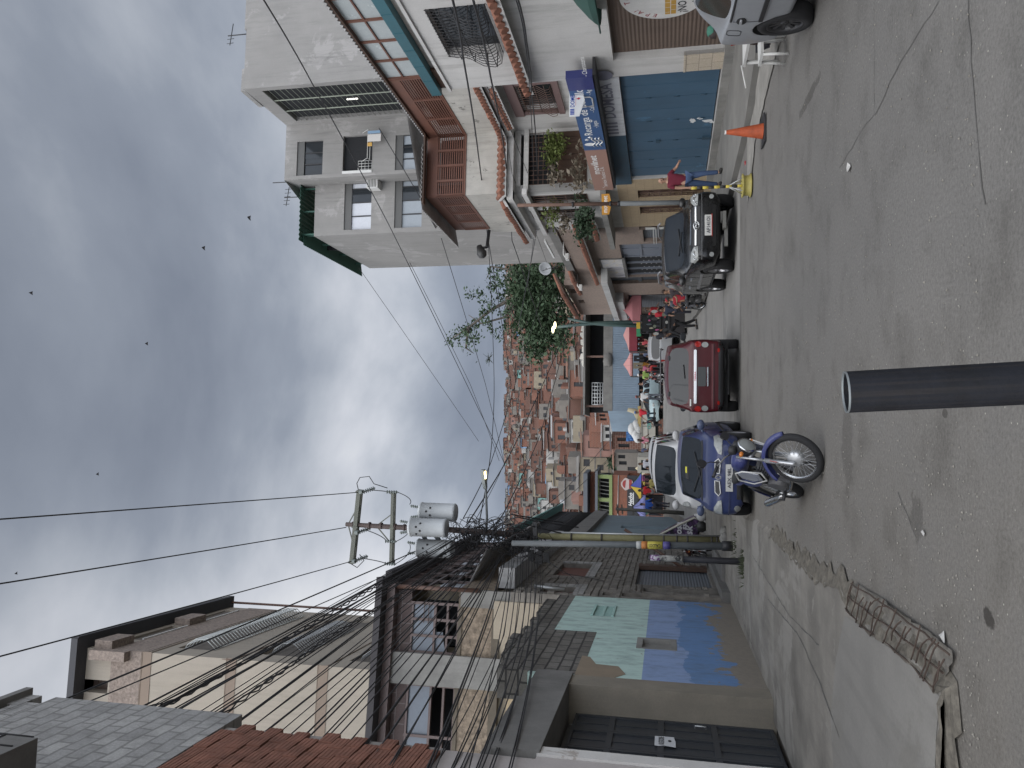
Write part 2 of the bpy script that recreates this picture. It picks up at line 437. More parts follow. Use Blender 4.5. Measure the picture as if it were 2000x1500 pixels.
m = MB(); tile_eave(m, RW, s0 + .05, s1, tz0 + .18, tz0 - .02, 0, .34, .24); m.build('tile_ledge', [terracotta, white_pl], b1)
m = MB(); m.box(RW, s0 - .04, s1, PH, PH + .08, -7, .05); m.build('roof_edge', white_pl, b1)
# green canvas awning at the frame edge, next to the roundel
aw = [RW.uv(1130, 0, .5), RW.uv(1175, 62, .5), RW.uv(1176, 0, .5)]
m = MB(); grn = paint('green_canvas', (.028, .075, .062), .75, .2, 2)
a0, a1 = aw[1][0], aw[1][0] + 3.2; zt = aw[0][1] + .1; zb = aw[1][1]
prof = [(0, zt + .22), (.35, zt + .14), (.62, zt - .10), (.8, zb + .14), (.82, zb)]
def awk(t): return sqrt(max(0, 1 - (1 - min(1, t * 1.6)) ** 2))
for i in range(14):
    t0 = i / 14; t1 = (i + 1) / 14
    for j in range(4):
        (d0, z0), (d1, z1) = prof[j], prof[j + 1]
        q = [RW.P(a0 + (a1 - a0) * t, zb + (z - zb) * awk(t), d * (.25 + .75 * awk(t))) for t, z, d in ((t0, z0, d0), (t1, z0, d0), (t1, z1, d1), (t0, z1, d1))]
        m.add(q, [(0, 1, 2, 3)], 0, True)
m.tube([RW.P(a0 + .3, zb, .7), RW.P(a1, zb, .82)], .02, 6)
aw_o = m.build('awning', grn, None, 'dark green canvas awning jutting out above the brown roller shutter', 'awning')

# ---------------------------------------------------------------- building with the blue gate, set-back upper floors and wooden louvre bay
YF = 27.0; YE = 31.6
sa = sY(RW, YE); sf = sY(RW, YF); sn = sY(RW, 19.2)
ga = RW.uv(1204, 146); gb = RW.uv(1410, 132); gc = RW.uv(1235, 347); gd = RW.uv(1389, 347)
gS0 = (gc[0] + gd[0]) / 2; gS1 = sn - .02; gZ0 = gb[1]; gZ1 = (ga[1] + gc[1]) / 2
b2 = thing('corner_building', 'off white building over the blue gate with brown wooden louvre bay and planted balcony', 'building', RW.P((sa + sn) / 2, 0, -3))
zsl = (RW.uv(1100, 154, .5)[1] + RW.uv(1165, 372, .5)[1]) / 2 - .06
pl_s = [(1245, 360), (1245, 368)]
tan0 = RW.uv(1300, 352)[0]
dh = []
for (p, q, tpx) in ((372, 388, 1246), (404, 419, 1250)):
    u0 = RW.uv(tpx, q)[0]; u1 = RW.uv(tpx, p)[0]; dh.append((u0, u1, .35, RW.uv(tpx, (p + q) / 2)[1]))
m = MB(); m.holes(RW, gS0 - .0, sn, 0, zsl, .25, [(gS0 + .02, gS1, gZ0, gZ1)])
m.box(RW, sa, sn, 0, zsl, -5.5, -.255)
m.build('ground_floor_wall', white_pl, b2)
m = MB(); m.holes(RW, sa, gS0, 0, zsl - .6, .25, dh); m.build('tiled_wall', tan_tile, b2)
m = MB(); m.holes(RW, sa, gS0, zsl - .6, zsl, .25, []); m.build('band', dirty_pl, b2)
for h in dh:
    m = MB(); m.box(RW, h[0], h[1], h[2], h[3], -.25, -.2); d_ = m.build('door', darkwood, b2)
    m = MB(); grille(m, RW, h[0] + .03, h[1] - .03, h[2], h[3], -.06, 4, 6, .014)
    for j in range(5):
        z = h[2] + (h[3] - h[2]) * (j + .5) / 5
        for i in range(3):
            s = h[0] + (h[1] - h[0]) * (i + .5) / 3
            m.tube([RW.P(s + .1 * cos(w * pi / 4), z + .15 * sin(w * pi / 4), -.06) for w in range(9)], .01, 4)
    m.build('door_grille', ironbr, d_)
# gate leaves
lint_w = RW.uv(1160, 265)[0]
k = 5
for i in range(k):
    a = gS0 + .06 + (gS1 - gS0 - .1) * i / k; b = gS0 + .06 + (gS1 - gS0 - .1) * (i + 1) / k - .015
    m = MB(); m.box(RW, a, b, gZ0 + .03, gZ1 - .02, -.16, -.10)
    for q in (.5,): m.box(RW, a + (b - a) * q - .008, a + (b - a) * q + .008, gZ0 + .05, gZ1 - .04, -.10, -.092)
    g_ = m.build('gate_leaf', bluedoor, b2)
    hg = MB()
    for q in (.14, .42, .72): hg.tube([RW.P(b, gZ0 + (gZ1 - gZ0) * q - .08, -.092), RW.P(b, gZ0 + (gZ1 - gZ0) * q + .08, -.092)], .014, 6)
    if i == 2:
        hg.box(RW, a - .04, a + .13, gZ0 + .02, gZ0 + .27, -.1, -.05); hg.box(RW, a - .1, a + .08, gZ0 + 1.5, gZ0 + 1.62, -.1, -.06)
    hg.build('hinge', bluedk, g_)
m = MB(); w0 = paint('flaked_paint', (.62, .63, .63), .8, .1); wp = RW.uv(1382, 236, -.09)
for (cx, cy, rx, rz) in ((0, 0, .12, .2), (.18, .22, .07, .10), (-.12, -.15, .06, .1), (.05, .42, .2, .09)):
    m.prism([RW.P(wp[0] + cx + rx * x * R.uniform(.5, 1.1), wp[1] + cy + rz * y * R.uniform(.5, 1.1), -.094) for x, y in circle(11, 1)], RW.n * .003)
m.build('flaked_patch', w0, b2)
# lintel: blue half and faded white half with the ghost of old lettering
m = MB(); m.box(RW, gS0 - .3, lint_w, gZ1 - .01, 3.62, .004, .05); m.build('blue_lintel', bluedk, b2)
fad = paint('faded_white', (.50, .51, .53), .7, .12, 1, .9, (.20, .2, .21), .1)
m = MB(); m.box(RW, lint_w, sn - .02, gZ1 - .01, 3.62, .004, .05); lw = m.build('white_lintel', fad, b2)
ghost = plain('ghost_ink', (.17, .17, .21), .7)
m = MB(); fn = lambda x, y: RW.P(x, y, .053)
text(m, fn, 'DOMESA', lint_w + 1.2, gZ1 + .2, .34, width=2.0, bold=.02)
for i in range(4): m.prism([fn(lint_w + .15 + i * .22, gZ1 + .18), fn(lint_w + .27 + i * .22, gZ1 + .18), fn(lint_w + .27 + i * .22, gZ1 + .56), fn(lint_w + .15 + i * .22, gZ1 + .56)], RW.n * .002)
m.prism([fn(lint_w + 3.6 + x, gZ1 + .37 + y) for x, y in circle(20, .24)], RW.n * .002)
m.build('faded_lettering', ghost, lw)
# concrete sill under the gate
m = MB(); m.box(RW, gS0 - .5, sn + .9, 0, gZ0 - .01, -.2, .10); m.build('gate_sill', concrete, b2)
m = MB(); m.box(RW, sf - .3, sn + .1, zsl - .14, zsl - .03, -RO - .3, -.02); m.build('roof_slab', concrete, b2)
# upper floors: set-back flank, front return, street side
Zt2 = RW.uv(988, 380)[1]             # underside of the middle canopy
RF = Wall((RW.P(sf, 0).x, RW.P(sf, 0).y), (RA.P(sf, 0).x, RA.P(sf, 0).y))
fw = [RF.uv(1018, 254), RF.uv(1018, 362)]
fs0, fs1 = max(.12, fw[1][0]), min(RO - .12, fw[0][0]); fz1 = fw[0][1]; fz0 = zsl + .45
lz0 = RF.uv(911, 300)[1]; lz1 = RF.uv(835, 300)[1]
cz2 = RF.uv(988, 300)[1]
bw = [RA.uv(1005, 160), RA.uv(1085, 160), RA.uv(1020, 213), RA.uv(1085, 213)]
bs0 = (bw[2][0] + bw[3][0]) / 2; bs1 = (bw[0][0] + bw[1][0]) / 2; bz1 = (bw[0][1] + bw[2][1]) / 2; bz0 = (bw[1][1] + bw[3][1]) / 2
sfar = sY(RA, 16.5)
m = MB(); m.holes(RA, sf, sfar, zsl, lz0, .25, [(bs0, bs1, bz0, bz1)])
m.holes(RF, 0, RO, zsl, lz0, .2, [(fs0, fs1, fz0, fz1)])
bal = [RW.uv(1020, 384), RW.uv(1044, 427)]
ys0, ys1 = bal[1][0], bal[0][0]; yz1 = (bal[0][1] + bal[1][1]) / 2
m.holes(RW, sa, sf, zsl, lz0, .25, [(ys0, ys1, zsl + .5, yz1)])
m.box(RW, sa, sf - .4, zsl, lz0 + .1, -5.5, -.26); m.box(RA, sf + .01, sfar, zsl, lz0 + .1, -3.2, -.26)
m.build('upper_wall', white_pl, b2)
m = MB()      # mouldy plaster under the louvres, a few mm proud
zz = cz2 + .12
m.box(RA, sf, sfar, zz, lz0 + .02, 0, .004); m.box(RF, .0, RO, zz, lz0 + .02, .0, .004); m.box(RW, sa, sf, zz, lz0 + .02, 0, .004)
m.build('mouldy_plaster', dirty_pl, b2)
m = MB()
tile_eave(m, RA, sf + .1, sfar, zz + .1, cz2 - .06, 0, .5, .22)
tile_eave(m, RF, -.3, RO - .1, zz + .1, cz2 - .06, 0, .5, .22)
tile_eave(m, RW, sa, sf, zz + .1, cz2 - .06, 0, .5, .22)
m.build('tile_ledge', [terracotta, white_pl], b2)
m = MB(); m.box(RA, sf + .1, sfar, cz2 - .35, cz2 - .13, 0, .34); m.box(RF, -.3, RO - .1, cz2 - .35, cz2 - .13, 0, .34); m.box(RW, sa, sf + .3, cz2 - .35, cz2 - .13, 0, .34); m.build('soffit_box', white_pl, b2)
m = MB(); m.box(RW, sa, sf + .36, cz2 - .85, cz2 - .68, 0, .22); m.box(RF, -.2, RO, cz2 - .85, cz2 - .68, 0, .1); m.build('cornice', white_pl, b2)
# brown barred window in its frame
m = MB(); m.box(RA, bs0, bs1, bz0, bz1, -.24, -.18); w_ = m.build('window', wglass, b2)
m = MB(); t = .2
m.box(RA, bs0 - t, bs1 + t, bz1, bz1 + t * 1.6, 0, .14); m.box(RA, bs0 - t, bs1 + t, bz0 - t, bz0, 0, .14); m.box(RA, bs0 - t, bs0, bz0, bz1, 0, .1); m.box(RA, bs1, bs1 + t, bz0, bz1, 0, .1)
m.build('window_frame', plain('mauve_frame', (.16, .105, .10), .6), w_)
m = MB()
for i in range(13):
    s = bs0 + (bs1 - bs0) * i / 12
    m.tube([RA.P(s, bz1, .03), RA.P(s, bz0 + .5, .12), RA.P(s, bz0 + .2, .3), RA.P(s, bz0 + .06, .28), RA.P(s, bz0, .1)], .012, 5)
for z in (bz0 + .25, bz0 + .55, bz1 - .15): m.tube([RA.P(bs0, z, .14), RA.P(bs1, z, .14)], .012, 5)
m.build('window_grille', ironbr, w_)
m = MB(); tile_eave(m, RA, bs0 - .4, bs1 + .5, bz1 + .75, bz1 + .5, 0, .45, .2); m.build('tile_hood', [terracotta, white_pl], b2)
# planted front balcony: grille above a plank parapet
m = MB(); m.box(RF, fs0, fs1, fz0, fz1, -.19, -.15); w_ = m.build('balcony_opening', dark, b2)
zpl = RF.uv(1090, 300)[1]
m = MB(); grille(m, RF, fs0, fs1, zpl, fz1 - .12, .0, 11, 7, .011); m.build('balcony_grille', ironbr, w_)
m = MB()
for i in range(9):
    a = fs0 + (fs1 - fs0) * i / 9; m.box(RF, a + .006, a + (fs1 - fs0) / 9 - .006, fz0, zpl, -.03, .02)
m.build('plank_parapet', darkwood, w_)
m = MB(); m.box(RW, ys0, ys1, zsl + .5, yz1, -.24, -.2); w2 = m.build('balcony_opening', dark, b2)
m = MB(); grille(m, RW, ys0, ys1, zsl + .5, yz1, .02, 12, 6, .012); m.build('balcony_grille', ironbr, w2)
m = MB(); m.box(RW, (ys0 + ys1) / 2 - .14, (ys0 + ys1) / 2 + .14, zsl + .4, yz1, -.2, .06); m.build('balcony_pier', white_pl, b2)
m = MB(); m.box(RW, sa - .6, sf + .1, zsl - .22, zsl - .02, 0, .75); m.build('balcony_slab', concrete, b2)
# wooden louvre storey
LW_ = .42
louvre(b2, RA, sf, sY(RA, 22.9), lz0, lz1, 0, 3, .42, brownwood)
louvre(b2, RF, 0, RO, lz0, lz1, 0, 4, .42, brownwood)
louvre(b2, RW, sY(RW, 31.0), sf, lz0, lz1, 0, 4, .42, brownwood)
g0 = sY(RA, 22.85); ng = 6; tl = RA.uv(845, 187, .3); tn = RA.uv(830, 150, .3)
gz0 = RA.uv(788, 117)[1]; tz1 = RA.uv(799, 117, .3)[1]; tz0_ = RA.uv(821, 117, .3)[1]
m = MB()
for i in range(ng):
    a = g0 + (sfar - g0) * i / ng; b = g0 + (sfar - g0) * (i + 1) / ng; zm_ = gz0 + (lz1 - gz0) * .36
    m.box(RA, a + .04, b - .04, gz0 - .3, zm_, -.05, -.03); m.box(RA, a + .04, b - .04, zm_ + .05, lz1 - .05, -.05, -.03)
gl = m.build('glazing', fglass, b2)
m = MB()
for i in range(ng + 1):
    a = g0 + (sfar - g0) * i / ng; m.box(RA, a - .04, a + .04, gz0 - .3, lz1, -.08, .02)
for z in (gz0 + (lz1 - gz0) * .36, lz1 - .05): m.box(RA, g0, sfar, z, z + .05, -.085, .01)
m.build('glazing_bars', brownwood, gl)
m = MB(); m.box(RA, tl[0], sfar, tz0_, tz1, .12, .3)
for i in range(14): m.box(RA, tl[0] + i * .9, tl[0] + i * .9 + .02, tz0_, tz1, .3, .312)
m.build('fascia', teal, b2)
m = MB(); m.box(RA, tl[0], sfar, tz0_ + .01, tz0_ + .05, -.02, .12); m.build('fascia_soffit', teal, b2)
m = MB(); m.box(RA, tl[0] + .1, tl[0] + 1.2, tz0_ - .32, tz0_ + .08, .02, .12); m.build('beam_end', darkwood, b2)
# corrugated roof with its wavy edge
m = MB()
def corr(mb, A, B, C_, D_, pitch=.17, amp=.03, mi=0, thick=.02):
    """corrugated sheet; A->B along the eave, D->C along the ridge"""
    L = (B - A).length; n = max(4, int(L / pitch) * 4)
    up = (B - A).cross(D_ - A).normalized(); up = up if up.z > 0 else -up
    bot = []; top = []
    for i in range(n + 1):
        t = i / n; h = up * amp * sin(2 * pi * i / 4)
        bot.append(A.lerp(B, t) + h); top.append(D_.lerp(C_, t) + h)
    pts = bot + top + [p - up * thick for p in bot] + [p - up * thick for p in top]; k = n + 1
    fs = [(i, i + 1, k + i + 1, k + i) for i in range(n)] + [(2 * k + i + 1, 2 * k + i, 3 * k + i, 3 * k + i + 1) for i in range(n)] + [(i + 1, i, 2 * k + i, 2 * k + i + 1) for i in range(n)]
    mb.add(pts, fs, mi, False)
e = .55; zr = lz1 + .03
corr(m, RA.P(sf, zr, .14), RA.P(sfar, zr, .14), RA.P(sfar, zr + .9, -3), RA.P(sf, zr + .9, -3))
corr(m, RF.P(-.3, zr, e), RF.P(RO - .5, zr, e), RF.P(RO - .5, zr + .5, -3), RF.P(-.3, zr + .5, -3))
corr(m, RW.P(sa, zr, .6), RW.P(sf + .3, zr, .6), RW.P(sf + .3, zr + .9, -4), RW.P(sa, zr + .9, -4))
m.build('corrugated_roof', zinc, b2)
m = MB(); m.box(RF, -.4, RO, zr - .09, zr - .03, .3, .5); m.box(RA, sf, sfar, zr - .09, zr - .02, .04, .12); m.build('eave_board', darkwood, b2)

# ---------------------------------------------------------------- shop signs over the gate
A = RW.uv(1100, 154, .5); B = RW.uv(1152, 150, .5); C_ = RW.uv(1165, 372, .5); D_ = RW.uv(1202, 372, .5)
ss0, ss1 = C_[0], A[0]; sz0 = (B[1] + D_[1]) / 2; sz1 = (A[1] + C_[1]) / 2; smid = RW.uv(1160, 293, .5)[0]
sg = thing('shop_sign', 'long blue and faded brown shop sign board above the blue gate', 'sign', RW.P((ss0 + ss1) / 2, sz0, .3))
navy = plain('sign_navy', (.035, .085, .20), .45); navy2 = plain('sign_dark_navy', (.028, .035, .14), .45); rose = plain('sign_rose', (.29, .17, .135), .5); swh = plain('sign_print', (.68, .68, .67), .5)
m = MB(); m.box(RW, smid, ss1, sz0, sz1, .32, .5); bl = m.build('blue_panel', navy, sg)
m = MB(); m.box(RW, ss1 - .62, ss1 + .003, sz0 - .003, sz1 + .003, .31, .504); m.build('end_panel', navy2, sg)
m = MB(); m.box(RW, ss0, smid, sz0, sz1, .32, .5); rs = m.build('rose_panel', rose, sg)
m = MB(); m.box(RW, ss0, ss1, sz0 - .07, sz0 - .003, .02, .46); m.build('sign_bracket', iron, sg)
h = sz1 - sz0; fn = lambda x, y: RW.P(x, y, .503)
m = MB(); text(m, fn, 'Recarga de Botellones', smid + 1.05, sz0 + h * .46, .23, width=3.2, bold=.008)
for i, tw in enumerate(('- Jugos', '- Cafe', '- Agua', '- Charcuteria')): text(m, fn, tw, smid + 1.5 + i * .95, sz0 + h * .16, .12, bold=.004)
m.prism([fn(smid + .42 + .11 * x, sz0 + h * .62 + (.19 * y if y > 0 else .09 * y)) for x, y in circle(14, 1)], RW.n * .002)
for dz in (0, .1, .2): m.tube([fn(smid + .25 + .06 * i, sz0 + h * .16 + dz + .05 * sin(i * .9)) for i in range(11)], .02, 4)
for (x, y) in ((.75, .75), (.9, .6)): m.tube([fn(smid + x - .06, sz0 + h * y), fn(smid + x + .06, sz0 + h * y)], .015, 4); m.tube([fn(smid + x, sz0 + h * y - .06), fn(smid + x, sz0 + h * y + .06)], .015, 4)
x0, y0 = ss1 - 1.5, sz0 + .1
m.tube([fn(x0 + a, y0 + b) for a, b in ((0, 0), (.42, 0), (.5, .06), (.5, .34), (.5, .5))] + [fn(x0, y0 + .5), fn(x0, y0)], .02, 4)
m.build('sign_print', swh, bl)
m = MB(); text(m, fn, 'movilnet', smid - 1.9, sz0 + h * .52, .22, width=1.5, bold=.02)
text(m, fn, 'Servicio Tecnico C.A.', ss0 + .35, sz0 + h * .28, .13, width=1.7, bold=.006)
text(m, fn, 'x', ss0 + .2, sz0 + h * .45, .1)
m.build('sign_print', swh, rs)
# white arrow shaped sign fixed over the blue half
q = [RW.uv(1112, 163, .56), RW.uv(1132, 162, .56), RW.uv(1142, 197, .56), RW.uv(1132, 228, .56), RW.uv(1112, 229, .56)]
cen = RW.P(sum(a for a, b in q) / 5, sum(b for a, b in q) / 5, .55)
FW = Wall((cen.x - .75, cen.y - .2), (cen.x + .75, cen.y - .02))
q2 = [FW.uv(*p) for p in ((1112.5, 163), (1132.5, 162), (1142.5, 197), (1132, 228), (1112, 229))]
wsg = thing('courier_sign', 'white arrow shaped sign with blue lettering fixed over the long shop sign', 'sign', FW.P(.75, q2[2][1]))
m = MB(); m.prism([FW.P(s, z, .02) for s, z in reversed(q2)], FW.n * .03); bo = m.build('board', plain('board_white', (.66, .68, .69), .4), wsg)
blu = plain('print_blue', (.02, .06, .33), .45); red = plain('print_red', (.45, .02, .05), .45)
sL, sR = q2[4][0], q2[0][0]; zT = (q2[0][1] + q2[4][1]) / 2; zB = (q2[1][1] + q2[3][1]) / 2; w = sR - sL; hh = zT - zB
fn = lambda x, y: FW.P(x, y, .0535)
m = MB(); text(m, fn, 'DOMESA', sL + w * .26, zT - hh * .52, hh * .42, width=w * .50, bold=.02)
for i in range(4): m.prism([fn(sL + w * (.04 + i * .045), zT - hh * .52), fn(sL + w * (.072 + i * .045), zT - hh * .52), fn(sL + w * (.072 + i * .045), zT - hh * .12), fn(sL + w * (.04 + i * .045), zT - hh * .12)], FW.n * .002)
m.prism([fn(sL + w * .86 + x, zT - hh * .32 + y) for x, y in circle(18, hh * .22)], FW.n * .002)
m.build('lettering', blu, bo)
m = MB(); m.prism([fn(sL + w * .30, zT - hh * .66), fn(sL + w * .84, zT - hh * .66), fn(sL + w * .84, zT - hh * .63), fn(sL + w * .30, zT - hh * .63)], FW.n * .002)
m.prism([fn(sL + w * .5 + a * hh, zB + hh * .12 + b * hh) for a, b in ((-.14, 0), (0, -.22), (.14, 0), (.05, 0), (.05, .16), (-.05, .16), (-.05, 0))], FW.n * .002)
m.prism([FW.P(sL + w * .86 + x, zT - hh * .32 + y, .056) for x, y in circle(12, hh * .2, -pi, 0)], FW.n * .002)
m.build('lettering', red, bo)
# small orange hexagonal sign hanging past the end of the long one
c = at(1188, 399, 25.2); OW = Wall((c.x - 1, c.y - .05), (c.x + 1, c.y + .05))
oq = [OW.uv(*p) for p in ((1175, 380), (1190, 379), (1195, 398), (1190, 419), (1176, 420))]
os_ = thing('phone_sign', 'small orange hexagonal sign hanging behind the rusty pole', 'sign', OW.P(1, oq[2][1]))
m = MB(); m.prism([OW.P(s, z) for s, z in reversed(oq)], OW.n * .05); bo = m.build('board', plain('sign_orange', (.50, .24, .035), .45), os_)
m = MB(); text(m, lambda x, y: OW.P(x, y, .054), 'movilnet', oq[4][0] + .06, oq[4][1] - .17, .15, width=(oq[0][0] - oq[4][0]) - .12, bold=.02); m.build('lettering', swh, bo)
m = MB(); m.tube([OW.P(1, oq[0][1] - .05, -.01), OW.P(1, oq[0][1] + .25, -.01), RW.P(RW.uv(1190, 398)[0], oq[0][1] + .25, 0)], .015, 5); m.build('bracket', iron, os_)
# ---------------------------------------------------------------- beige brick building farther along
b3 = thing('beige_building', 'beige brick tile building with red roof tiles, open upper terrace and shuttered ground floor', 'building', RW.P(sY(RW, 41), 0, -3))
tA = RW.uv(1131, 455, .3); tB = RW.uv(1175, 553, .3)
r3a = sY(RW, 50.2); r3b = sa - .02; rmid = RW.uv(1140, 556)[0]
zt3 = (tA[1] + tB[1]) / 2
def hole(p0, p1, d=0.0):
    a = RW.uv(*p0, d); b = RW.uv(*p1, d); return (min(a[0], b[0]), max(a[0], b[0]), min(a[1], b[1]), max(a[1], b[1]))
# opening pixel corners: (top right), (bottom left)
hA = hole((1247, 428), (1330, 446)); hB = hole((1255, 449), (1330, 470))
hA = (hA[0], hA[1], .15, RW.uv(1247, 437)[1]); hB = (hB[0], hB[1], .15, RW.uv(1256, 459)[1])
gzt = RW.uv(1216, 510)[1]; hC = (RW.uv(1225, 541)[0], RW.uv(1210, 478)[0], .12, gzt)
hD = (RW.uv(1190, 557)[0], RW.uv(1190, 542.5)[0], .1, RW.uv(1189, 550)[1])
hE = (RW.uv(1230, 606)[0], RW.uv(1230, 576)[0], .1, RW.uv(1229, 590)[1])
terr0 = RW.uv(1119, 470)[1]; terr1 = RW.uv(1072, 470)[1]
terr0 = (RW.uv(1090, 449)[1] + RW.uv(1124, 525)[1]) / 2
tS0 = RW.uv(1100, 549)[0]; top3 = RW.uv(1066, 440)[1]
zr1 = (RW.uv(1075, 524)[1] + RW.uv(1140, 615)[1]) / 2
m = MB(); m.holes(RW, rmid, r3b, 0, zt3 + .05, .3, [hA, hB, hC, hD])
m.holes(RW, rmid, r3b, zt3 + .05, top3 - .1, .25, [(tS0, r3b - .3, terr0, top3 - .35)])
m.holes(RW, r3a, rmid, 0, zr1, .3, [hE, hole((1110, 565), (1127, 573)), hole((1128, 586), (1143, 592))])
m.box(RW, r3a, r3b, 0, zt3 + .04, -5, -.31); m.box(RW, r3a, rmid, zt3 + .04, zr1 - .05, -4, -.31)
m.box(RW, rmid, r3b, zt3 + .04, terr0 + .02, -4, -.26); m.box(RW, rmid, r3b, terr0 + .02, top3 - .1, -4.2, -4)
m.build('wall', beige_tile, b3)
m = MB(); m.box(RW, tS0 - .1, r3b + .4, top3 - .34, top3 + .02, -4, .1); m.build('terrace_roof', concrete_dk, b3)
m = MB(); px_ = RW.uv(1100, 504)[0]; m.box(RW, px_ - .05, px_ + .05, terr0, top3 - .35, -.12, 0); m.box(RW, px_, RW.uv(1098, 470)[0], terr0 + .75, terr0 + .83, -.1, 0); m.build('terrace_post', plain('white_steel', (.62, .62, .60), .5), b3)
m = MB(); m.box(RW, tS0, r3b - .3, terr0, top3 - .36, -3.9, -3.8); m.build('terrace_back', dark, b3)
m = MB(); tile_eave(m, RW, RW.uv(1174, 553, .4)[0], RW.uv(1131, 455, .4)[0], zt3 + .28, zt3, 0, .45, .2)
tile_eave(m, RW, RW.uv(1173, 466, .3)[0], RW.uv(1160, 437, .3)[0], RW.uv(1166, 450, .3)[1] + .2, RW.uv(1166, 450, .3)[1], 0, .35, .2)
m.build('tile_ledge', [terracotta, concrete], b3)
m = MB()
tile_eave(m, RW, r3a, rmid + .3, zr1 + .5, zr1 - .05, -.6, .55, .22)
tile_eave(m, RW, rmid - .2, RW.uv(1075, 526)[0], top3 + .25, top3 - .3, -.8, .5, .22)
m.build('tile_roof', [terracotta, darkwood], b3)
m = MB(); c0 = RW.uv(1180, 553, .8); c1 = RW.uv(1204, 612, .8); cz = (c0[1] + c1[1]) / 2
m.box(RW, r3a - .2, c0[0], cz - .1, cz + .22, .0, .8); m.box(RW, r3a - .2, RW.uv(1200, 572)[0], cz - .55, cz - .1, .0, .55); m.build('canopy', paint('pale_canopy', (.42, .42, .41), .8, .15, 1.4, .5), b3)
for hh, mt, nm in ((hA, darkwood, 'door'), (hB, door_grey, 'shutter'), (hD, plain('slate_door', (.055, .065, .075), .5), 'door'), (hE, shut_grey, 'roller_shutter')):
    m = MB(); m.box(RW, hh[0], hh[1], hh[2], hh[3], -.24, -.18)
    if nm == 'door': m.box(RW, hh[0], hh[1], hh[2] + (hh[3] - hh[2]) * .62, hh[2] + (hh[3] - hh[2]) * .66, -.18, -.1)
    m.build(nm, mt, b3)
m = MB()
for z in (0, .1): m.box(RW, hB[0] - .3, hB[1] + .3 - z, hB[3] - .55 + z, hB[3] - .52 + z, .0, .03)
for hx in (hB,): m.box(RW, hx[1] + .06, hx[1] + .32, hx[3] - .5, hx[3] - .12, .0, .02); m.box(RW, hx[1] + .06, hx[1] + .32, hx[3] - 1.05, hx[3] - .62, .0, .02)
m.build('notice', plain('notice_white', (.58, .58, .55), .7), b3)
# big metal gate: panelled leaf, open leaf with patterned cloth
gm = plain('gate_blue_grey', (.16, .18, .215), .5); dots = None
m = MB(); gx0, gx1 = hC[0], hC[1]; gmid = gx1 - (gx1 - gx0) * .42
m.box(RW, gmid, gx1, hC[2], hC[3], -.22, -.17)
for i in range(3):
    a = gmid + (gx1 - gmid) * i / 2; m.box(RW, a - .06, a + .06, hC[2], hC[3], -.17, -.13)
for j in range(5):
    z = hC[2] + (hC[3] - hC[2]) * j / 4; m.box(RW, gmid, gx1, z - .06, z + .06, -.17, -.128)
m.build('metal_gate', gm, b3)
m = MB(); m.box(RW, gx0, gmid, hC[2], hC[3], -.24, -.2); sd = m.build('shop_doorway', dark, b3)
m = MB()
for i in range(4):
    a = gx0 + (gmid - gx0) * i / 3; m.box(RW, a - .05, a + .05, hC[2], hC[3], -.2, -.12)
m.box(RW, gx0, gmid, hC[3] - .12, hC[3], -.2, -.11); m.build('door_frame', gm, sd)
m = MB()
for i in range(6):
    for j in range(11):
        s = gx0 + .12 + (gmid - gx0 - .2) * i / 5.5; z = hC[2] + .2 + j * .24 + (.12 if i % 2 else 0)
        if z > hC[3] - .3: continue
        m.prism([RW.P(s + a, z + b, -.19) for a, b in circle(6, .04)], RW.n * .004)
m.build('dotted_cloth', plain('dot_white', (.42, .42, .42), .8), sd)
# pasted poster beside the gate
pA = RW.uv(1172, 508); pB = RW.uv(1221, 538)
pst = thing('wall_poster', 'weathered pale mural poster on the beige wall above the open shop doorway', 'poster', RW.P((pA[0] + pB[0]) / 2, pB[1]))
ps0 = RW.uv(1195, 541)[0]; ps1 = RW.uv(1195, 505)[0]; pz0 = RW.uv(1218, 522)[1]; pz1 = RW.uv(1178, 522)[1]
mp, ntp, bp = newmat('poster_print')
c1 = ramp(ntp, nz(ntp, coord(ntp), 2.1, 6, .6, .8), [(.30, (.10, .10, .13)), (.45, (.42, .42, .45)), (.6, (.55, .53, .50)), (.72, (.38, .29, .13))], 'LINEAR')
ntp.links.new(c1, bp.inputs['Base Color'])
m = MB(); m.box(RW, ps0, ps1, pz0, pz1, .003, .03); m.build('poster_sheet', mp, pst)
m = MB()
for (a, b, c, d) in ((ps0 - .06, ps1 + .06, pz1, pz1 + .06), (ps0 - .06, ps1 + .06, pz0 - .14, pz0), (ps0 - .06, ps0, pz0, pz1), (ps1, ps1 + .06, pz0, pz1)): m.box(RW, a, b, c, d, .0, .06)
m.build('poster_frame', concrete_dk, pst)
# wall lamps on arms (white brackets) and dish on the terrace roof
for (px, py, nm, lb) in ((1101, 471, 'flood_lamp', 'white flood lamp on an arm at the terrace edge of the beige building'), (1128, 535, 'wall_lamp', 'white box lamp on a stub arm below the far end of the terrace')):
    s, z = RW.uv(px, py); t = thing(nm, lb, 'lamp', RW.P(s, z, 0))
    m = MB(); m.tube([RW.P(s, z, 0), RW.P(s, z, .6), RW.P(s + .05, z - .1, .75)], .03, 6); m.build('arm', ironw, t)
    m = MB(); m.box(RW, s - .14, s + .2, z - .24, z - .1, .6, .85); m.box(RW, s - .1, s + .16, z - .27, z - .24, .62, .82); m.build('lamp_head', ironw, t)
dp = RW.P(RW.uv(1068, 528)[0], RW.uv(1069, 528)[1] + .1, -.1)
t = thing('satellite_dish', 'grey satellite dish on the roof edge of the beige building', 'dish', dp + V((0, 0, -.5)))
m = MB(); m.lathe(dp, (-.35, -.9, .25), [(0, -.1), (.14, -.08), (.26, -.02), (.34, .04), (.33, .045), (.25, -.01), (.14, -.07), (0, -.09)], 24); m.build('dish', plain('dish_grey', (.22, .23, .24), .5), t)
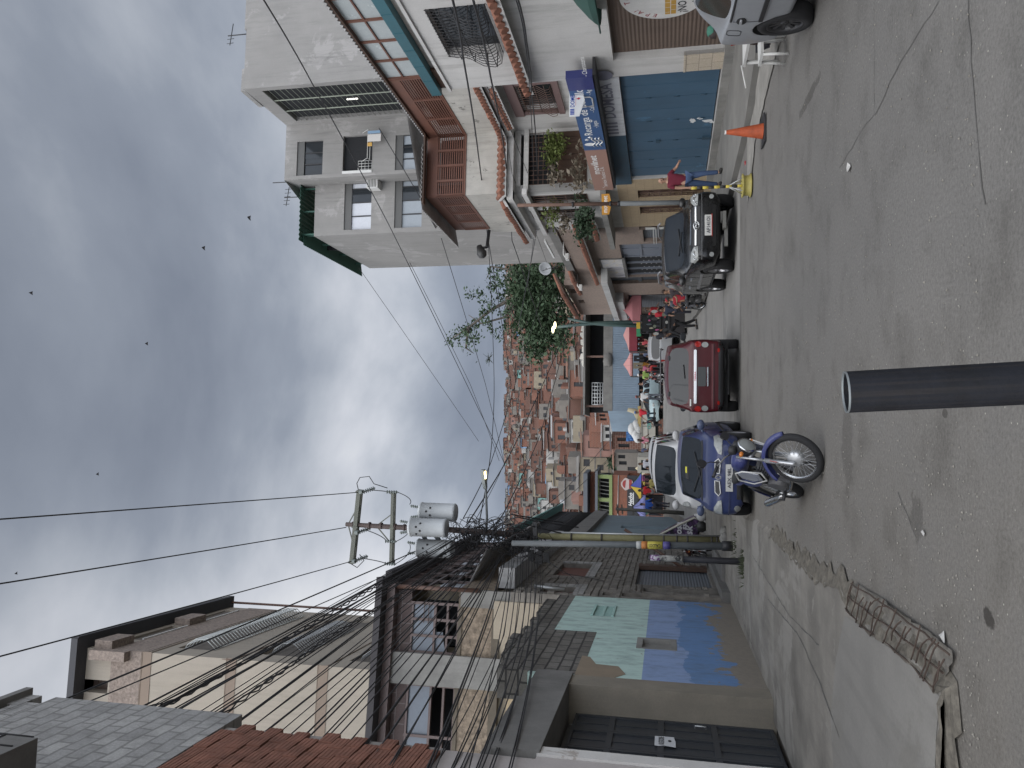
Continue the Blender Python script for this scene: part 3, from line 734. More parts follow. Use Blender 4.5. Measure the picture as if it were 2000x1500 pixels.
m = MB(); m.tube([dp + V((0, 0, -.55)), dp + V((.02, .1, 0))], .025, 6); m.tube([dp + V((0, -.1, -.3)), dp + V((-.2, -.6, .05))], .015, 5); m.build('dish_arm', iron, t)
# ---------------------------------------------------------------- tall grey apartment tower behind
YB = 40.0; YA = 35.4; YC = 41.0; YD = 49.5
Xa = .421 * YA; Xb = .365 * YB; Xc0 = .279 * YC; Xc1 = .207 * YC; Xd = .1595 * YD
TA = Wall((Xa, YA), (Xa + 9, YA + .9)); TAr = Wall((Xb - .05, YB + .02), (Xa, YA)); TBw = Wall((Xc0 - .1, YC - .9), (Xb, YB)); TC = Wall((Xc1, YC), (Xc0, YC + .2)); TD = Wall((Xd, YD), (Xc1, YC))
TBw = Wall((Xc0, YB - .25), (Xb, YB))
b4 = thing('apartment_tower', 'tall grey plastered apartment tower with stained blank walls behind the louvre bay', 'building', (13, 44, 0))
def ztop(px, Y): return at(px, 400, Y).z
zA = ztop(475, YA); zB = ztop(559.5, YB); zC = ztop(613, YC); zCr = ztop(590, YC)
def th(Wl, p, q):
    a = Wl.uv(*p); b = Wl.uv(*q); return (min(a[0], b[0]), max(a[0], b[0]), min(a[1], b[1]), max(a[1], b[1]))
wB = [th(TBw, (581, 277), (629, 341)), th(TBw, (671, 266), (726, 335)), th(TBw, (773, 264), (826, 330))]
wC = [th(TC, (674, 343), (724, 447)), th(TC, (772, 338), (823, 443))]
m = MB(); m.holes(TA, 0, 9.05, 0, zA, .3, []); 
op = [TAr.uv(510, 178), TAr.uv(581, 237)]
oz1 = (op[0][1] + op[1][1]) / 2
m.holes(TAr, 0, TAr.L, 0, zA, .3, [(op[1][0], op[0][0], 8, oz1)])
m.holes(TBw, 0, TBw.L, 0, zB, .25, wB); m.holes(TC, 0, TC.L, 0, zC, .25, wC); m.holes(TD, 0, TD.L, 0, zC, .25, [])
m.poly([V((Xa, YA, zA)), V((Xa + 9, YA + .9, zA)), V((Xa + 9, 50, zA)), V((Xb, YB, zA))])
m.poly([V((Xb, YB, zB)), V((Xa + 9, 50, zB)), V((Xd, YD, zB)), V((Xc0, YB - .25, zB))])
sd = Wall((Xc0, YC + .2), (Xc0, YB - .25)); m.holes(sd, 0, sd.L, 0, zB, .2, [])
bkw = Wall((Xc0, YC + 1.5), (Xc0, YC + .2)); m.holes(bkw, 0, bkw.L, zC - 1, zB, .2, [])
m.box(TA, 2.2, 9.0, zA, zA - .01 + .0001, -3, 0)
m.box(TA, .001, 1.2, zA + .002, zA + .25, -2, -.2)
m.build('wall', tower_pl, b4)
m = MB(); e_ = TA.uv(506, 20); m.box(TA, 3.2, 9, zA + .003, zA + .12, -2, -.01); m.build('parapet', tower_pl, b4)
m = MB(); m.box(TAr, op[1][0], op[0][0], 8, oz1, -.30, -.24); so_ = m.build('stairwell', dark, b4)
m = MB()
for i in range(46):
    z = 8 + (oz1 - 8) * i / 45; m.tube([TAr.P(op[1][0], z, -.05), TAr.P(op[0][0], z, -.05)], .018, 4)
for f in (.33, .67): m.tube([TAr.P(op[1][0] + (op[0][0] - op[1][0]) * f, 8, -.05), TAr.P(op[1][0] + (op[0][0] - op[1][0]) * f, oz1, -.05)], .035, 5)
m.build('stair_bars', plain('bar_green_grey', (.20, .22, .18), .6), so_)
lp = TAr.uv(688, 194, -.2); m = MB(); m.box(TAr, lp[0] - .04, lp[0] + .04, lp[1] - .3, lp[1] + .3, -.24, -.2); m.build('strip_light', plain('strip_lit', (.8, .8, .8), .5, emit=(1, .95, .85), estr=1.5), so_)
shdark = plain('shutter_box', (.085, .085, .082), .6)
for Wl, hs in ((TBw, wB), (TC, wC)):
    for i, h in enumerate(hs):
        if Wl is TBw and i == 1:
            m = MB(); m.box(Wl, h[0], h[1], h[2], h[3], -.24, -.2); w_ = m.build('window', dark, b4)
            m = MB(); grille(m, Wl, h[0], h[0] + (h[1] - h[0]) * .3, h[2], h[2] + .8, .0, 4, 4, .012); m.box(Wl, h[0] - .05, h[0] + .1, h[2], h[3], -.02, .04); m.build('window_grille', ironw, w_)
            continue
        m = MB(); m.box(Wl, h[0], h[1], h[2], h[3] - .42, -.2, -.15); w_ = m.build('window', [wglass, curtain, greypanel][(i + (Wl is TC)) % 3] if Wl is TBw else (curtain if i == 0 else greypanel), b4)
        m = MB(); m.box(Wl, h[0], h[1], h[3] - .42, h[3], -.2, -.06); m.build('shutter_box', shdark, w_)
        m = MB(); n = 3 if Wl is TBw else 4
        for j in range(n + 1):
            a = h[0] + (h[1] - h[0]) * j / n; m.box(Wl, a - .03, a + .03, h[2], h[3] - .42, -.15, -.1)
        m.build('window_bars', iron, w_)
        m = MB(); m.box(Wl, h[0] + (h[1] - h[0]) * .5, h[0] + (h[1] - h[0]) * .74, h[2], h[3] - .44, -.149, -.13); m.build('window_pane', wglass, w_)
# green sheet roof over the top terrace
grs = paint('green_sheet', (.035, .10, .075), .5, .15)
m = MB(); zr = zCr
corr(m, TC.P(-.3, zr, .4), TC.P(TC.L + .2, zr, .4), TC.P(TC.L + .2, zr + .3, -5), TC.P(-.3, zr + .3, -5), .25, .03)
corr(m, TD.P(-.2, zr - .1, .5), TD.P(TD.L, zr - .1, .5), TD.P(TD.L, zr + .05, -.6), TD.P(-.2, zr + .05, -.6), .25, .03)
m.build('sheet_roof', grs, b4)
for f in (.05, .5, .95): m = MB(); m.box(TC, TC.L * f - .04, TC.L * f + .04, zC, zr, -.2, -.1); m.build('roof_post', grs, b4)
for f in (.1, .4, .7, .95): m = MB(); m.box(TD, TD.L * f - .04, TD.L * f + .04, zC, zr - .05, -.2, -.1); m.build('roof_post', grs, b4)
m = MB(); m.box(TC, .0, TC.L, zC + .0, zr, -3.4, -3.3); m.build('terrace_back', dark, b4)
# laundry, air conditioner, antennas, downpipe
h = wB[1]
t = thing('laundry_rack', 'drying rack with pale towels hung out of the dark tower window', 'laundry', TBw.P(h[1] - .5, h[2] - .6, .3))
m = MB()
for d in (.1, .45): m.tube([TBw.P(h[0] + .6, h[2] + .1, d), TBw.P(h[1] + .1, h[2] + .1, d)], .014, 5)
for s in (h[0] + .6, h[1] + .1): m.tube([TBw.P(s, h[2] + .05, 0), TBw.P(s, h[2] + .1, .45), TBw.P(s, h[2] + .6, 0)], .014, 5)
m.build('rack', ironw, t)
for (a, b, dz, c) in ((.15, .55, .75, (.52, .50, .48)), (.6, .75, .7, (.2, .3, .42)), (-.1, .1, .25, (.5, .3, .08))):
    m = MB(); x0 = h[1] - .75 + a; x1 = h[1] - .75 + b
    m.box(TBw, x0, x1, h[2] + .1 - dz, h[2] + .12, .43, .46); m.build('towel', plain('cloth_%d' % int(a * 100 + 20), c, .9), t)
ac = TC.P(TC.L + .12, zC - 3.6, .1); s_, z_ = TBw.uv(716, 345)
t = thing('air_conditioner', 'white air conditioner box jutting from the tower wall under the laundry', 'air conditioner', TC.P(TC.L - .15, z_ - .3, .3))
m = MB(); m.box(TC, TC.L - .5, TC.L + .15, z_ - .3, z_ + .35, .0, .6); cs_ = m.build('casing', plain('ac_white', (.52, .52, .50), .5), t)
m = MB()
for i in range(6): m.box(TC, TC.L - .46, TC.L + .1, z_ - .22 + i * .09, z_ - .18 + i * .09, .6, .612)
m.build('louvre_front', shdark, t)
for (px, py, lb, n_) in ((466, 68, 'thin rooftop antenna mast at the near corner of the grey tower', 1), (551, 356, 'short antenna stick on the grey tower beside its green roof', 0), (574, 385, 'fishbone television antenna above the green sheet roof', 2)):
    Yq = YA if px < 500 else YC; p = at(px, py, Yq + .8); zb_ = zA if px < 500 else (zB if py < 360 else zr)
    m = MB(); m.tube([V((p.x, p.y, zb_)), V((p.x, p.y, p.z + .6))], .03, 5)
    if n_:
        m.tube([p + V((-.5, 0, .5)), p + V((.6, 0, .3))], .025, 4)
        for i in range(5 if n_ == 2 else 2): m.tube([p + V((-.4 + i * .22, -.02, .28 - i * .03)), p + V((-.4 + i * .22, .02, .68 - i * .03))], .016, 4)
    m.build('antenna', iron, None, lb, 'antenna')
# ================================================================ left side of the street
LW = Wall((-4.9 + .088 * 10.5, 2.0), (-4.9 - .088 * 37.5, 50.0))       # building line, s grows away from the camera
def sl_(Y): return sY(LW, Y)
dkblock = bricks('dark_stone_block', (.165, .152, .138), (.23, .212, .19), (.05, .047, .044), .34, .20, .03, .95, 1.0, .5, (.06, .055, .05), .37, 1.0, .06)
grblock = bricks('grey_block', (.30, .295, .285), (.38, .372, .355), (.22, .215, .205), .42, .22, .022, .9, .7, .7, (.13, .127, .12), .5, 1.0, .05)
oldblock = bricks('stained_block', (.15, .14, .125), (.21, .20, .18), (.055, .052, .05), .42, .22, .02, .92, .7, .6, (.05, .048, .046), .5, 1.0, .02)
clay = paint('clay_block', (.235, .108, .075), .9, .4, 3.5, .45, (.12, .06, .05), .4, patch=(.30, .24, .21), pscale=1.6, pth=.66)
clayd = plain('clay_hole', (.075, .03, .02), .95)
mortar = paint('mortar', (.27, .25, .23), .95, .2, 4)
stucco = paint('rough_stucco', (.25, .20, .15), .95, .6, 9, .35, (.1, .08, .07), 1.0, bscale=26)
beigepl = paint('beige_plaster', (.36, .31, .24), .85, .12, .9, .3, (.2, .165, .13), .2, patch=(.30, .265, .215))
tanpl = paint('tan_render', (.30, .265, .218), .85, .1, .6, .6, (.17, .15, .125), .2)
pebble = paint('pebble_dash', (.24, .195, .165), .95, .5, 11, .1, (.1, .09, .08), 1.0, bscale=30)
alum = plain('brown_aluminium', (.115, .085, .08), .45, .2)
brpanel = bricks('brown_panel', (.095, .068, .064), (.085, .062, .058), (.17, .15, .145), .52, .52, .012, .55, .2, .2, (.05, .04, .04))
# ---- nearest building: white ground floor post, clay block storey, grey block storey
b5 = thing('block_building', 'unfinished building of red clay blocks below and grey concrete blocks above', 'building', LW.P(sl_(6), 0, -3))
yc = sl_(9.42)
pz = at(1047, 1458, 9.4).z
m = MB(); m.box(LW, sl_(2), yc, 0, pz, -7, 0); m.box(LW, sl_(2), yc, pz + .002, 4.45, -7, -.03); gf = m.build('ground_floor_wall', paint('pinkish_plaster', (.46, .42, .40), .85, .15, 1.2, .5, (.2, .17, .15), .2, patch=(.30, .25, .2), pscale=1.5), b5)
zc0, zc1 = 4.45, 7.55; zg1 = 11.0
yc1 = sl_(9.55); yg = sl_(9.9)
m = MB(); m.box(LW, sl_(2), yc1 - .03, zc0, zc1, -6, -.05); cw = m.build('clay_wall', mortar, b5)
m = MB(); row = 0; z = zc0 + .01
while z < zc1 - .1:          # hollow clay blocks laid one by one, ends stepped at the corner
    s = yc1 - R.uniform(0, .1) - (.0 if row % 2 else .16)
    first = True
    while s > sl_(5.6):
        w_ = .30; d = R.uniform(-.012, .014)
        m.box(LW, s - w_, s, z, z + .185, -.16, d)
        for g in range(3): m.box(LW, s - w_ + .005, s - .005, z + .03 + g * .055, z + .045 + g * .055, d, d + .006)
        if first:
            for a in range(2):
                for b in range(3): m.box(LW, s - .001, s + .002, z + .02 + b * .055, z + .055 + b * .055, -.14 + a * .065, -.09 + a * .065, 1)
            first = False
        s -= w_ + R.uniform(.012, .03)
    z += .205; row += 1
m.build('clay_block_face', [clay, clayd], b5)
m = MB(); m.box(LW, sl_(2), yg, zc1, zg1 - .4, -6, .0); m.box(LW, sl_(2), yg - .3, zg1 - .4, zg1 - .18, -6, .004)
for i in range(9): m.box(LW, yg - .44 - i * .43, yg - .02 - i * .43, zg1 - .18, zg1 - .18 + R.choice([.05, .2, .2, .1]), -.2, .01)
m.build('grey_block_wall', grblock, b5)
m = MB(); m.box(LW, sl_(2), yg + .02, zg1 + .02, zg1 + .14, -6, .1); m.build('roof_edge', concrete_dk, b5)
# caged balcony at the frame corner
t = thing('caged_balcony', 'black iron cage balcony on the grey block wall', 'balcony', LW.P(sl_(8.5), 9, .3))
cq = [LW.uv(0, 1430, .5), LW.uv(65, 1440, .5), LW.uv(62, 1462, .5)]
q0 = cq[1][0]; qz = cq[1][1]
m = MB(); m.box(LW, q0 - 1.4, q0, qz - .06, qz, .0, .5); m.box(LW, q0 - 1.4, q0, qz - .0, qz + .35, .46, .5); m.build('floor_plate', concrete_dk, t)
m = MB()
for i in range(6): m.tube([LW.P(q0 - i * .28, qz, .5), LW.P(q0 - i * .28, qz + 1.5, .5)], .014, 5)
for z in (.35, .8, 1.3): m.tube([LW.P(q0 - 1.4, qz + z, .5), LW.P(q0, qz + z, .5), LW.P(q0, qz + z, 0)], .016, 5)
m.build('cage', iron, t)
# ---- garage with the black panelled gate under a concrete beam
b6 = thing('garage', 'low garage with black panelled steel gate under a raw concrete lintel beam', 'garage', LW.P(sl_(11), 0, -2))
je = sl_(12.42); jz = 3.22
m = MB(); m.box(LW, je, sl_(12.95), 0, jz + .5, -.6, .02); m.build('door_jamb', paint('ochre_concrete', (.23, .205, .165), .9, .2, 1.5, .4), b6)
m = MB(); m.box(LW, yc + .03, sl_(12.95) + .05, jz, jz + .62, -.9, .06); m.build('lintel_beam', concrete_dk, b6)
m = MB(); m.box(LW, yc + .04, je, 0, jz, -5, -.62); m.box(LW, yc + .04, sl_(12.95), jz + .625, 4.2, -5, -.4); m.build('wall', concrete_dk, b6)
m = MB(); m.box(LW, yc + .01, yc + .26, 0, pz, -.3, .03); m.build('white_post', paint('chipped_white', (.62, .60, .57), .8, .1, 1.5, .3, (.3, .28, .25), .2, patch=(.40, .36, .32), pscale=2), b6)
gx0, gx1 = yc + .27, je; gtz = jz - .12
gate_m = paint('black_gate_paint', (.040, .044, .050), .42, .2, 1.1, .5, (.085, .085, .085), .08, spec=.55)
ncol = 4
for c in range(ncol):
    a = gx0 + (gx1 - gx0) * c / ncol; b = gx0 + (gx1 - gx0) * (c + 1) / ncol
    m = MB(); m.box(LW, a + .004, b - .004, .06, gtz, -.50, -.46)
    zz = [.06, .95, 1.75, 2.5, gtz]
    for i, z in enumerate(zz): m.box(LW, a + .004, b - .004, max(.06, z - .045), min(gtz, z + .045), -.459, -.43)
    for s in (a + .035, b - .035): m.box(LW, s - .03, s + .03, .06, gtz, -.459, -.428)
    for i in range(4): m.box(LW, (a + b) / 2 - .015, (a + b) / 2 + .015, zz[i] + .05, zz[i + 1] - .05, -.459, -.445)
    lf = m.build('gate_leaf', gate_m, b6)
    if c == 1:
        m = MB(); hp = LW.uv(1367, 1424, -.42); m.tube([LW.P(hp[0], hp[1] - .09, -.42), LW.P(hp[0], hp[1] - .09, -.38), LW.P(hp[0], hp[1] + .07, -.38), LW.P(hp[0], hp[1] + .07, -.42)], .013, 6); m.build('handle', galv, lf)
np = LW.uv(1299, 1448, -.42)
t = thing('parking_notice', 'torn white paper sign on the black garage gate', 'sign', LW.P(np[0], np[1] - .2, -.4))
m = MB(); pts = [(-.26, -.2), (.02, -.2), (.26, -.17), (.25, .2), (-.24, .2), (-.26, .12), (-.21, .02)]
m.prism([LW.P(np[0] + x * .75, np[1] + y * .75, -.425) for x, y in pts], LW.n * .006); m.build('sheet', plain('paper', (.55, .56, .57), .8), t)
m = MB(); fn = lambda x, y: LW.P(np[0] + x * .75, np[1] + y * .75, -.416); text(m, fn, 'NO ESTACIONE', -.19, .02, .11, width=.40, bold=.02)
m.prism([fn(.02 + .05 * x, -.09 + .035 * y) for x, y in circle(9, 1)], LW.n * .002); m.build('lettering', ink, t)
# ---- mint and blue painted wall
b7 = thing('painted_wall', 'mint green over blue painted wall with peeling base beside the black garage gate', 'wall', LW.P(sl_(16.5), 0, -.2))
mp, nt, bs = newmat('mint_blue_paint'); L = nt.links.new
uv = coord(nt, 'UV'); sx = nt.nodes.new('ShaderNodeSeparateXYZ'); L(uv, sx.inputs[0]); ob = coord(nt)
splitz = (LW.uv(1268, 1190)[1] + LW.uv(1253, 1320)[1]) / 2
nA = nz(nt, ob, 2.2, 7, .7); nB = nz(nt, ob, 9, 6, .7); nC = nz(nt, ob, .8, 4, .6)
def mth(op, a, b):
    n = N(nt, 'ShaderNodeMath', operation=op)
    for i, v in enumerate((a, b)):
        if isinstance(v, (int, float)): n.inputs[i].default_value = v
        else: L(v, n.inputs[i])
    return n.outputs[0]
u0 = -(LW.o.dot(LW.a)); zc_ = sx.outputs['Y']
upper = mth('GREATER_THAN', zc_, splitz)
per = mth('GREATER_THAN', mth('ADD', zc_, mth('MULTIPLY', nC, .9)), splitz - .72 + .45)
mintc = mix(nt, nA, (.38, .53, .48), (.49, .63, .575)); bluec = mix(nt, nA, (.085, .18, .37), (.15, .26, .46)); perc = mix(nt, nA, (.19, .27, .46), (.26, .35, .54))
col = mix(nt, upper, mix(nt, per, bluec, perc), mintc)
grime = ramp(nt, nz(nt, coord(nt, 'UV', (1.5, .5, 1)), 3, 8, .75), [(.47, 0), (.70, .65)])
col = mix(nt, grime, col, (.10, .13, .15))
peel = mth('LESS_THAN', mth('ADD', zc_, mth('MULTIPLY', mth('SUBTRACT', nA, .5), -2.4)), .62)
peel2 = mth('GREATER_THAN', mth('ADD', mth('MULTIPLY', nB, .3), mth('MULTIPLY', nA, .75)), .66)
base = mix(nt, nB, (.155, .14, .12), (.27, .235, .19))
col = mix(nt, mth('MAXIMUM', peel, peel2), col, base)
L(col, bs.inputs['Base Color']); bs.inputs['Roughness'].default_value = .8
bump(nt, bs, mix(nt, .5, nB, mth('SUBTRACT', 1.0, mth('MAXIMUM', peel, peel2))), .4, .015)
ws_, we_ = sl_(12.96), sl_(20.15)
mz = 4.0
nl = LW.uv(1263, 1255); v0 = LW.uv(1163, 1203); v1 = LW.uv(1196, 1184)
nh = (LW.uv(1263, 1279)[0], LW.uv(1263, 1256)[0], nl[1] - .32, nl[1] + .34)
nh = (nl[0] - .42, nl[0] + .30, LW.uv(1312, 1268)[1], LW.uv(1252, 1268)[1])
vh = (LW.uv(1180, 1203)[0], LW.uv(1180, 1184)[0], LW.uv(1197, 1194)[1], LW.uv(1162, 1194)[1])
m = MB(); m.holes(LW, ws_, we_, 0, mz, .22, [nh, vh]); m.box(LW, ws_, we_, 0, mz, -.6, -.23); m.build('painted_plaster', mp, b7)
m = MB(); q = [LW.P(nh[0] - .06, nh[2] - .1, .002), LW.P(nh[1] + .05, nh[2] - .08, .002), LW.P(nh[1] + .06, nh[3] + .05, .002), LW.P(nh[0] - .08, nh[3] + .06, .002)]
hs_ = [(nh[0] + .014, nh[1] - .014, nh[2] + .014, nh[3] - .014)]; W_ = LW.off(.006); m.holes(W_, nh[0] - .09, nh[1] + .09, nh[2] - .1, nh[3] + .1, .1, hs_); m.box(LW, nh[0] + .002, nh[1] - .002, nh[2] + .002, nh[3] - .002, -.22, -.09); m.build('broken_niche', concrete, b7)
m = MB(); m.box(LW, vh[0], vh[1], vh[2], vh[3], -.22, -.15)
vt = m.build('vent_opening', dark, b7)
m = MB(); vm_ = plain('mint_trim', (.33, .5, .455), .8)
for i in range(8): s = vh[0] + (vh[1] - vh[0]) * i / 7; m.box(LW, s - .014, s + .014, vh[2], vh[3], -.05, .0)
m.box(LW, vh[0] - .05, vh[1] + .05, (vh[2] + vh[3]) / 2 - .03, (vh[2] + vh[3]) / 2 + .03, -.05, .008); m.box(LW, vh[0] - .06, vh[1] + .06, vh[3], vh[3] + .06, -.1, .03); m.box(LW, vh[0] - .06, vh[1] + .06, vh[2] - .06, vh[2], -.1, .03)
m.build('vent_bars', vm_, vt)
m = MB(); s = ws_ + .1; m.box(LW, s, sl_(16.2), mz - .9, mz + .55, -.5, .004); m.box(LW, sl_(16.2), we_, mz + .002, mz + .42, -.5, .0)
for i in range(15):
    a = s + i * .43
    if a > we_ - .4: break
    m.box(LW, a + .02, a + .40, mz + (.56 if a < sl_(16.2) - .4 else .43), mz + .56 + R.choice([0, .12, .22, .22]) - (.12 if a > sl_(16.2) else 0), -.4, R.uniform(-.02, .02))
m.build('block_parapet', oldblock, b7)
for (a, b, c, d) in ((.2, 1.15, -1.5, -.72),): pass
m = MB(); pts = [(ws_, 3.2), (ws_, 2.55), (ws_ + .3, 2.35), (ws_ + .75, 2.5), (ws_ + .8, 2.9), (ws_ + 1.25, 3.05), (ws_ + 1.3, 3.2)]
m.prism([LW.P(s, z, .003) for s, z in pts][::-1], LW.n * .004); m.build('bare_render_patch', paint('bare_render', (.25, .20, .145), .9, .15, 2), b7)
pp = LW.uv(1105, 1152); m = MB(); m.tube([LW.P(pp[0], mz + .4, .0), LW.P(pp[0] + .05, mz + 1.25, .05)], .05, 8); m.build('vent_pipe', galv, None, 'short grey metal pipe standing on the mint painted wall', 'pipe')
# ---- brown windowed house: gable front towards the camera, street side beyond
LF = Wall((-12.2, 18.95), (-5.62, 20.32))
b8 = thing('window_house', 'house with brown aluminium windows, raw concrete column and pebbled panels under a dark eave', 'building', (-8, 21, 0))
ze = LF.uv(756, 1130)[1]; ze2 = LF.uv(733, 1440)[1]; ze = (ze + ze2) / 2
zwT = LF.uv(800, 1220)[1]; zwM = LF.uv(899, 1220)[1]
c0 = LF.uv(900, 1343)[0]; c1 = LF.uv(900, 1281)[0]; e1 = LF.uv(880, 1145)[0]; eL = 0.0
LR = LF.L
zb_ = LF.uv(968, 1220)[1]
m = MB(); m.box(LF, 0, LR, 0, zb_, -1.8, -.2); m.box(LW, we_, sl_(31), 0, 6.2, -2.4, -.26)
m.box(LF, 0, LR, ze - .2, ze - .05, -1.8, -.3); m.box(LF, 0, LR, zb_, ze - .2, -1.8, -1.5)
m.build('core_wall', beigepl, b8)
m = MB(); m.box(LF, c0, c1, 3.9, zwT + .55, -.35, .12); m.box(LF, LR - .45, LR - .0, 3.9, zwM, -.4, .08); m.build('concrete_column', concrete, b8)
m = MB(); m.box(LF, 0, c0, zb_ + .1, zwM - .05, -.3, .02); m.box(LF, c1, LR - .45, zb_ + .1, zwM - .05, -.3, .02)
m.build('pebble_panel', stucco, b8)
m = MB(); m.box(LF, 0, LR, zwM - .05, zwM + .06, -.3, .05); m.box(LF, 0, LR, zb_ - .12, zb_ + .1, -.3, .03); m.build('sill_band', paint('grime_band', (.13, .11, .085), .9, .3), b8)
m = MB(); m.box(LF, 0, LR + .25, ze - .12, ze + .06, -2, .65); m.box(LW, sl_(20.4), sl_(31), ze - .12, ze + .06, -3, .35); m.build('eave', paint('eave_black', (.045, .042, .045), .8, .3), b8)
m = MB(); m.box(LF, 0, LR + .1, ze - .35, ze - .13, -.3, .25); m.build('eave_beam', alum, b8)
m = MB(); m.box(LF, 0, c0, zwT, ze - .36, -.3, -.06); m.box(LF, c1, LR - .1, zwT, ze - .36, -.3, -.06); m.build('brown_panel_band', brpanel, b8)
pane = plain('white_pane', (.15, .175, .21), .35); 
for (a, b, broken) in ((.02, c0 - .02, False), (c1 + .02, LR - .42, True)):
    if a < .1: a = c0 - 2.6
    m = MB(); zq = zwM + (zwT - zwM) * .52
    m.box(LF, a, b, zwM + .06, zwT, -1.4, -1.35); w_ = m.build('window', dark, b8)
    m = MB(); m.box(LF, a, b, zq, zwT - .02, -.14, -.11)
    m.build('upper_pane', pane, w_)
    if broken:
        m = MB(); m.prism([LF.P(a + (b - a) * x, zwM + .1 + (zq - zwM) * y, -.14) for x, y in ((0, .4), (0, 1), (.62, 1), (.62, .86), (.42, .8), (.42, .55), (.2, .5))][::-1], LF.n * .02); m.build('broken_pane', pane, w_)
    m = MB()
    for i in range(4 if broken else 3):
        s = a + (b - a) * i / (3 if broken else 2); m.box(LF, s - .035, s + .035, zwM + .06, zwT, -.16, -.05)
    for z in (zwM + .08, zwM + (zwT - zwM) * .27, zq, zwT - .04): m.box(LF, a, b, z - .03, z + .03, -.158, -.052)
    if broken:
        for z in (zwM + .2, zwM + .42, zwM + .55): m.tube([LF.P(a + (b - a) * .6, z + .5, -.04), LF.P(b, z + .5, -.04)], .015, 5)
    m.build('window_frame', alum, w_)
# patched lower wall: plaster pieces, board, broken edge
m = MB(); m.box(LF, c0 - 1.15, c0 - .1, zb_ - 1.05, zb_ - .35, -.2, -.13); m.build('ply_board', plain('ply', (.46, .36, .23), .8), b8)
m = MB(); m.box(LF, c1 + .0, LR - .5, zb_ - 1.0, zb_ - .13, -.2, -.16); m.build('stained_render', stucco, b8)
m = MB(); m.box(LF, 0, c0 - 1.3, 3.4, zb_ - .13, -.2, -.12); m.build('grey_render', concrete, b8)
# street side of that house
SL = LW
m = MB(); y0, y1 = sl_(20.55), sl_(31)
m.box(SL, y0, y1, 6.25, 7.2, -.3, -.02); m.build('pebble_band', stucco, b8)
m = MB(); m.box(SL, y0, y1, 7.2, ze - .13, -1.6, -1.5); w_ = m.build('glazing', dark, b8)
m = MB()
for i in range(5):
    a = y0 + (y1 - y0) * (i + .12) / 5; b = y0 + (y1 - y0) * (i + .62) / 5
    m.box(SL, a, b, 7.35 + (i % 2) * .3, 8.0 + (i % 3) * .25, -.14, -.11)
m.build('upper_pane', plain('bright_pane', (.42, .45, .49), .35), w_)
m = MB(); m.box(SL, y0, y1, 8.55, ze - .13, -.2, -.1); m.build('brown_panel_band', brpanel, w_)
m = MB()
for i in range(11): s = y0 + (y1 - y0) * i / 10; m.box(SL, s - .035, s + .035, 7.2, ze - .13, -.1, -.03)
for z in (7.22, 7.7, 8.2): m.box(SL, y0, y1, z - .03, z + .03, -.105, -.035)
m.build('window_frame', alum, w_)
m = MB(); m.tube([LF.P(LR, ze - .2, .1), LF.P(LR, 6.6, .1)], .06, 8); m.build('rusty_downpipe', ironbr, b8)
m = MB(); ca = LW.uv(873, 1062, .9); 
corr(m, SL.P(y0 + 1.0, 6.75, .9), SL.P(y1, 6.75, .9), SL.P(y1, 7.25, -.1), SL.P(y0 + 1.0, 7.25, -.1), .17, .03); m.build('corrugated_canopy', zinc, b8)
m = MB(); m.box(SL, y0 + .15, y1, 5.75, 6.2, .0, .55); m.build('concrete_ledge', paint('pale_ledge', (.36, .36, .36), .85, .2, 1.5, .6), b8)
# stone faced storeys under it
b9 = thing('stone_house', 'dark rubble block house front with brown panels and grey ribbed door', 'building', LW.P(sl_(26), 0, -1))
zs = 5.74
def lh(p0, p1):
    a = LW.uv(*p0); b = LW.uv(*p1); return (min(a[0], b[0]), max(a[0], b[0]), min(a[1], b[1]), max(a[1], b[1]))
dg = (LW.uv(1340, 1146)[0], LW.uv(1340, 1108)[0], .35, LW.uv(1244, 1125)[1])
d2 = (LW.uv(1340, 1160)[0], LW.uv(1340, 1152)[0], .2, LW.uv(1256, 1156)[1]); d3 = (LW.uv(1340, 1171.5)[0], LW.uv(1340, 1164)[0], .2, LW.uv(1213, 1168)[1])
p1_ = (LW.uv(1120, 1125)[0], LW.uv(1120, 1101)[0], LW.uv(1152, 1113)[1], LW.uv(1088, 1113)[1])
p2_ = (LW.uv(1090, 1157)[0], LW.uv(1090, 1146)[0], LW.uv(1125, 1150)[1], LW.uv(1058, 1150)[1])
p3_ = (LW.uv(1190, 1163)[0], LW.uv(1190, 1156)[0], LW.uv(1196, 1160)[1], LW.uv(1177, 1160)[1])
m = MB(); m.holes(LW, we_ + .01, sl_(32.5), 0, zs, .25, [dg, d2, d3, p1_, p2_, p3_])
z = .3
while z < zs - .2:
    s = we_ + .05; h_ = R.uniform(.13, .22)
    while s < sl_(32.3):
        w_ = R.uniform(.16, .5); o_ = [h for h in (dg, d2, d3, p1_, p2_, p3_) if h[0] - .02 < s + w_ and s < h[1] + .02 and h[2] - .02 < z + h_ and z < h[3] + .02]
        if not o_:
            e_ = R.uniform(.012, .055); j = [R.uniform(0, .035) for _ in range(8)]
            m.add([LW.P(s + j[0], z + j[1], e_), LW.P(s + w_ - j[2], z + j[3], e_), LW.P(s + w_ - j[4], z + h_ - j[5], e_), LW.P(s + j[6], z + h_ - j[7], e_), LW.P(s, z, 0), LW.P(s + w_, z, 0), LW.P(s + w_, z + h_, 0), LW.P(s, z + h_, 0)], [(0, 1, 2, 3), (4, 5, 1, 0), (5, 6, 2, 1), (6, 7, 3, 2), (7, 4, 0, 3)])
        s += w_ + R.uniform(.012, .03)
    z += h_ + .02
m.build('stone_wall', paint('rubble_stone', (.185, .17, .15), .95, .45, 2.6, .45, (.06, .055, .05), .8, bscale=22), b9)
brsh = paint('oxide_panel', (.135, .062, .048), .75, .15, 1.5, .4, (.07, .04, .035))
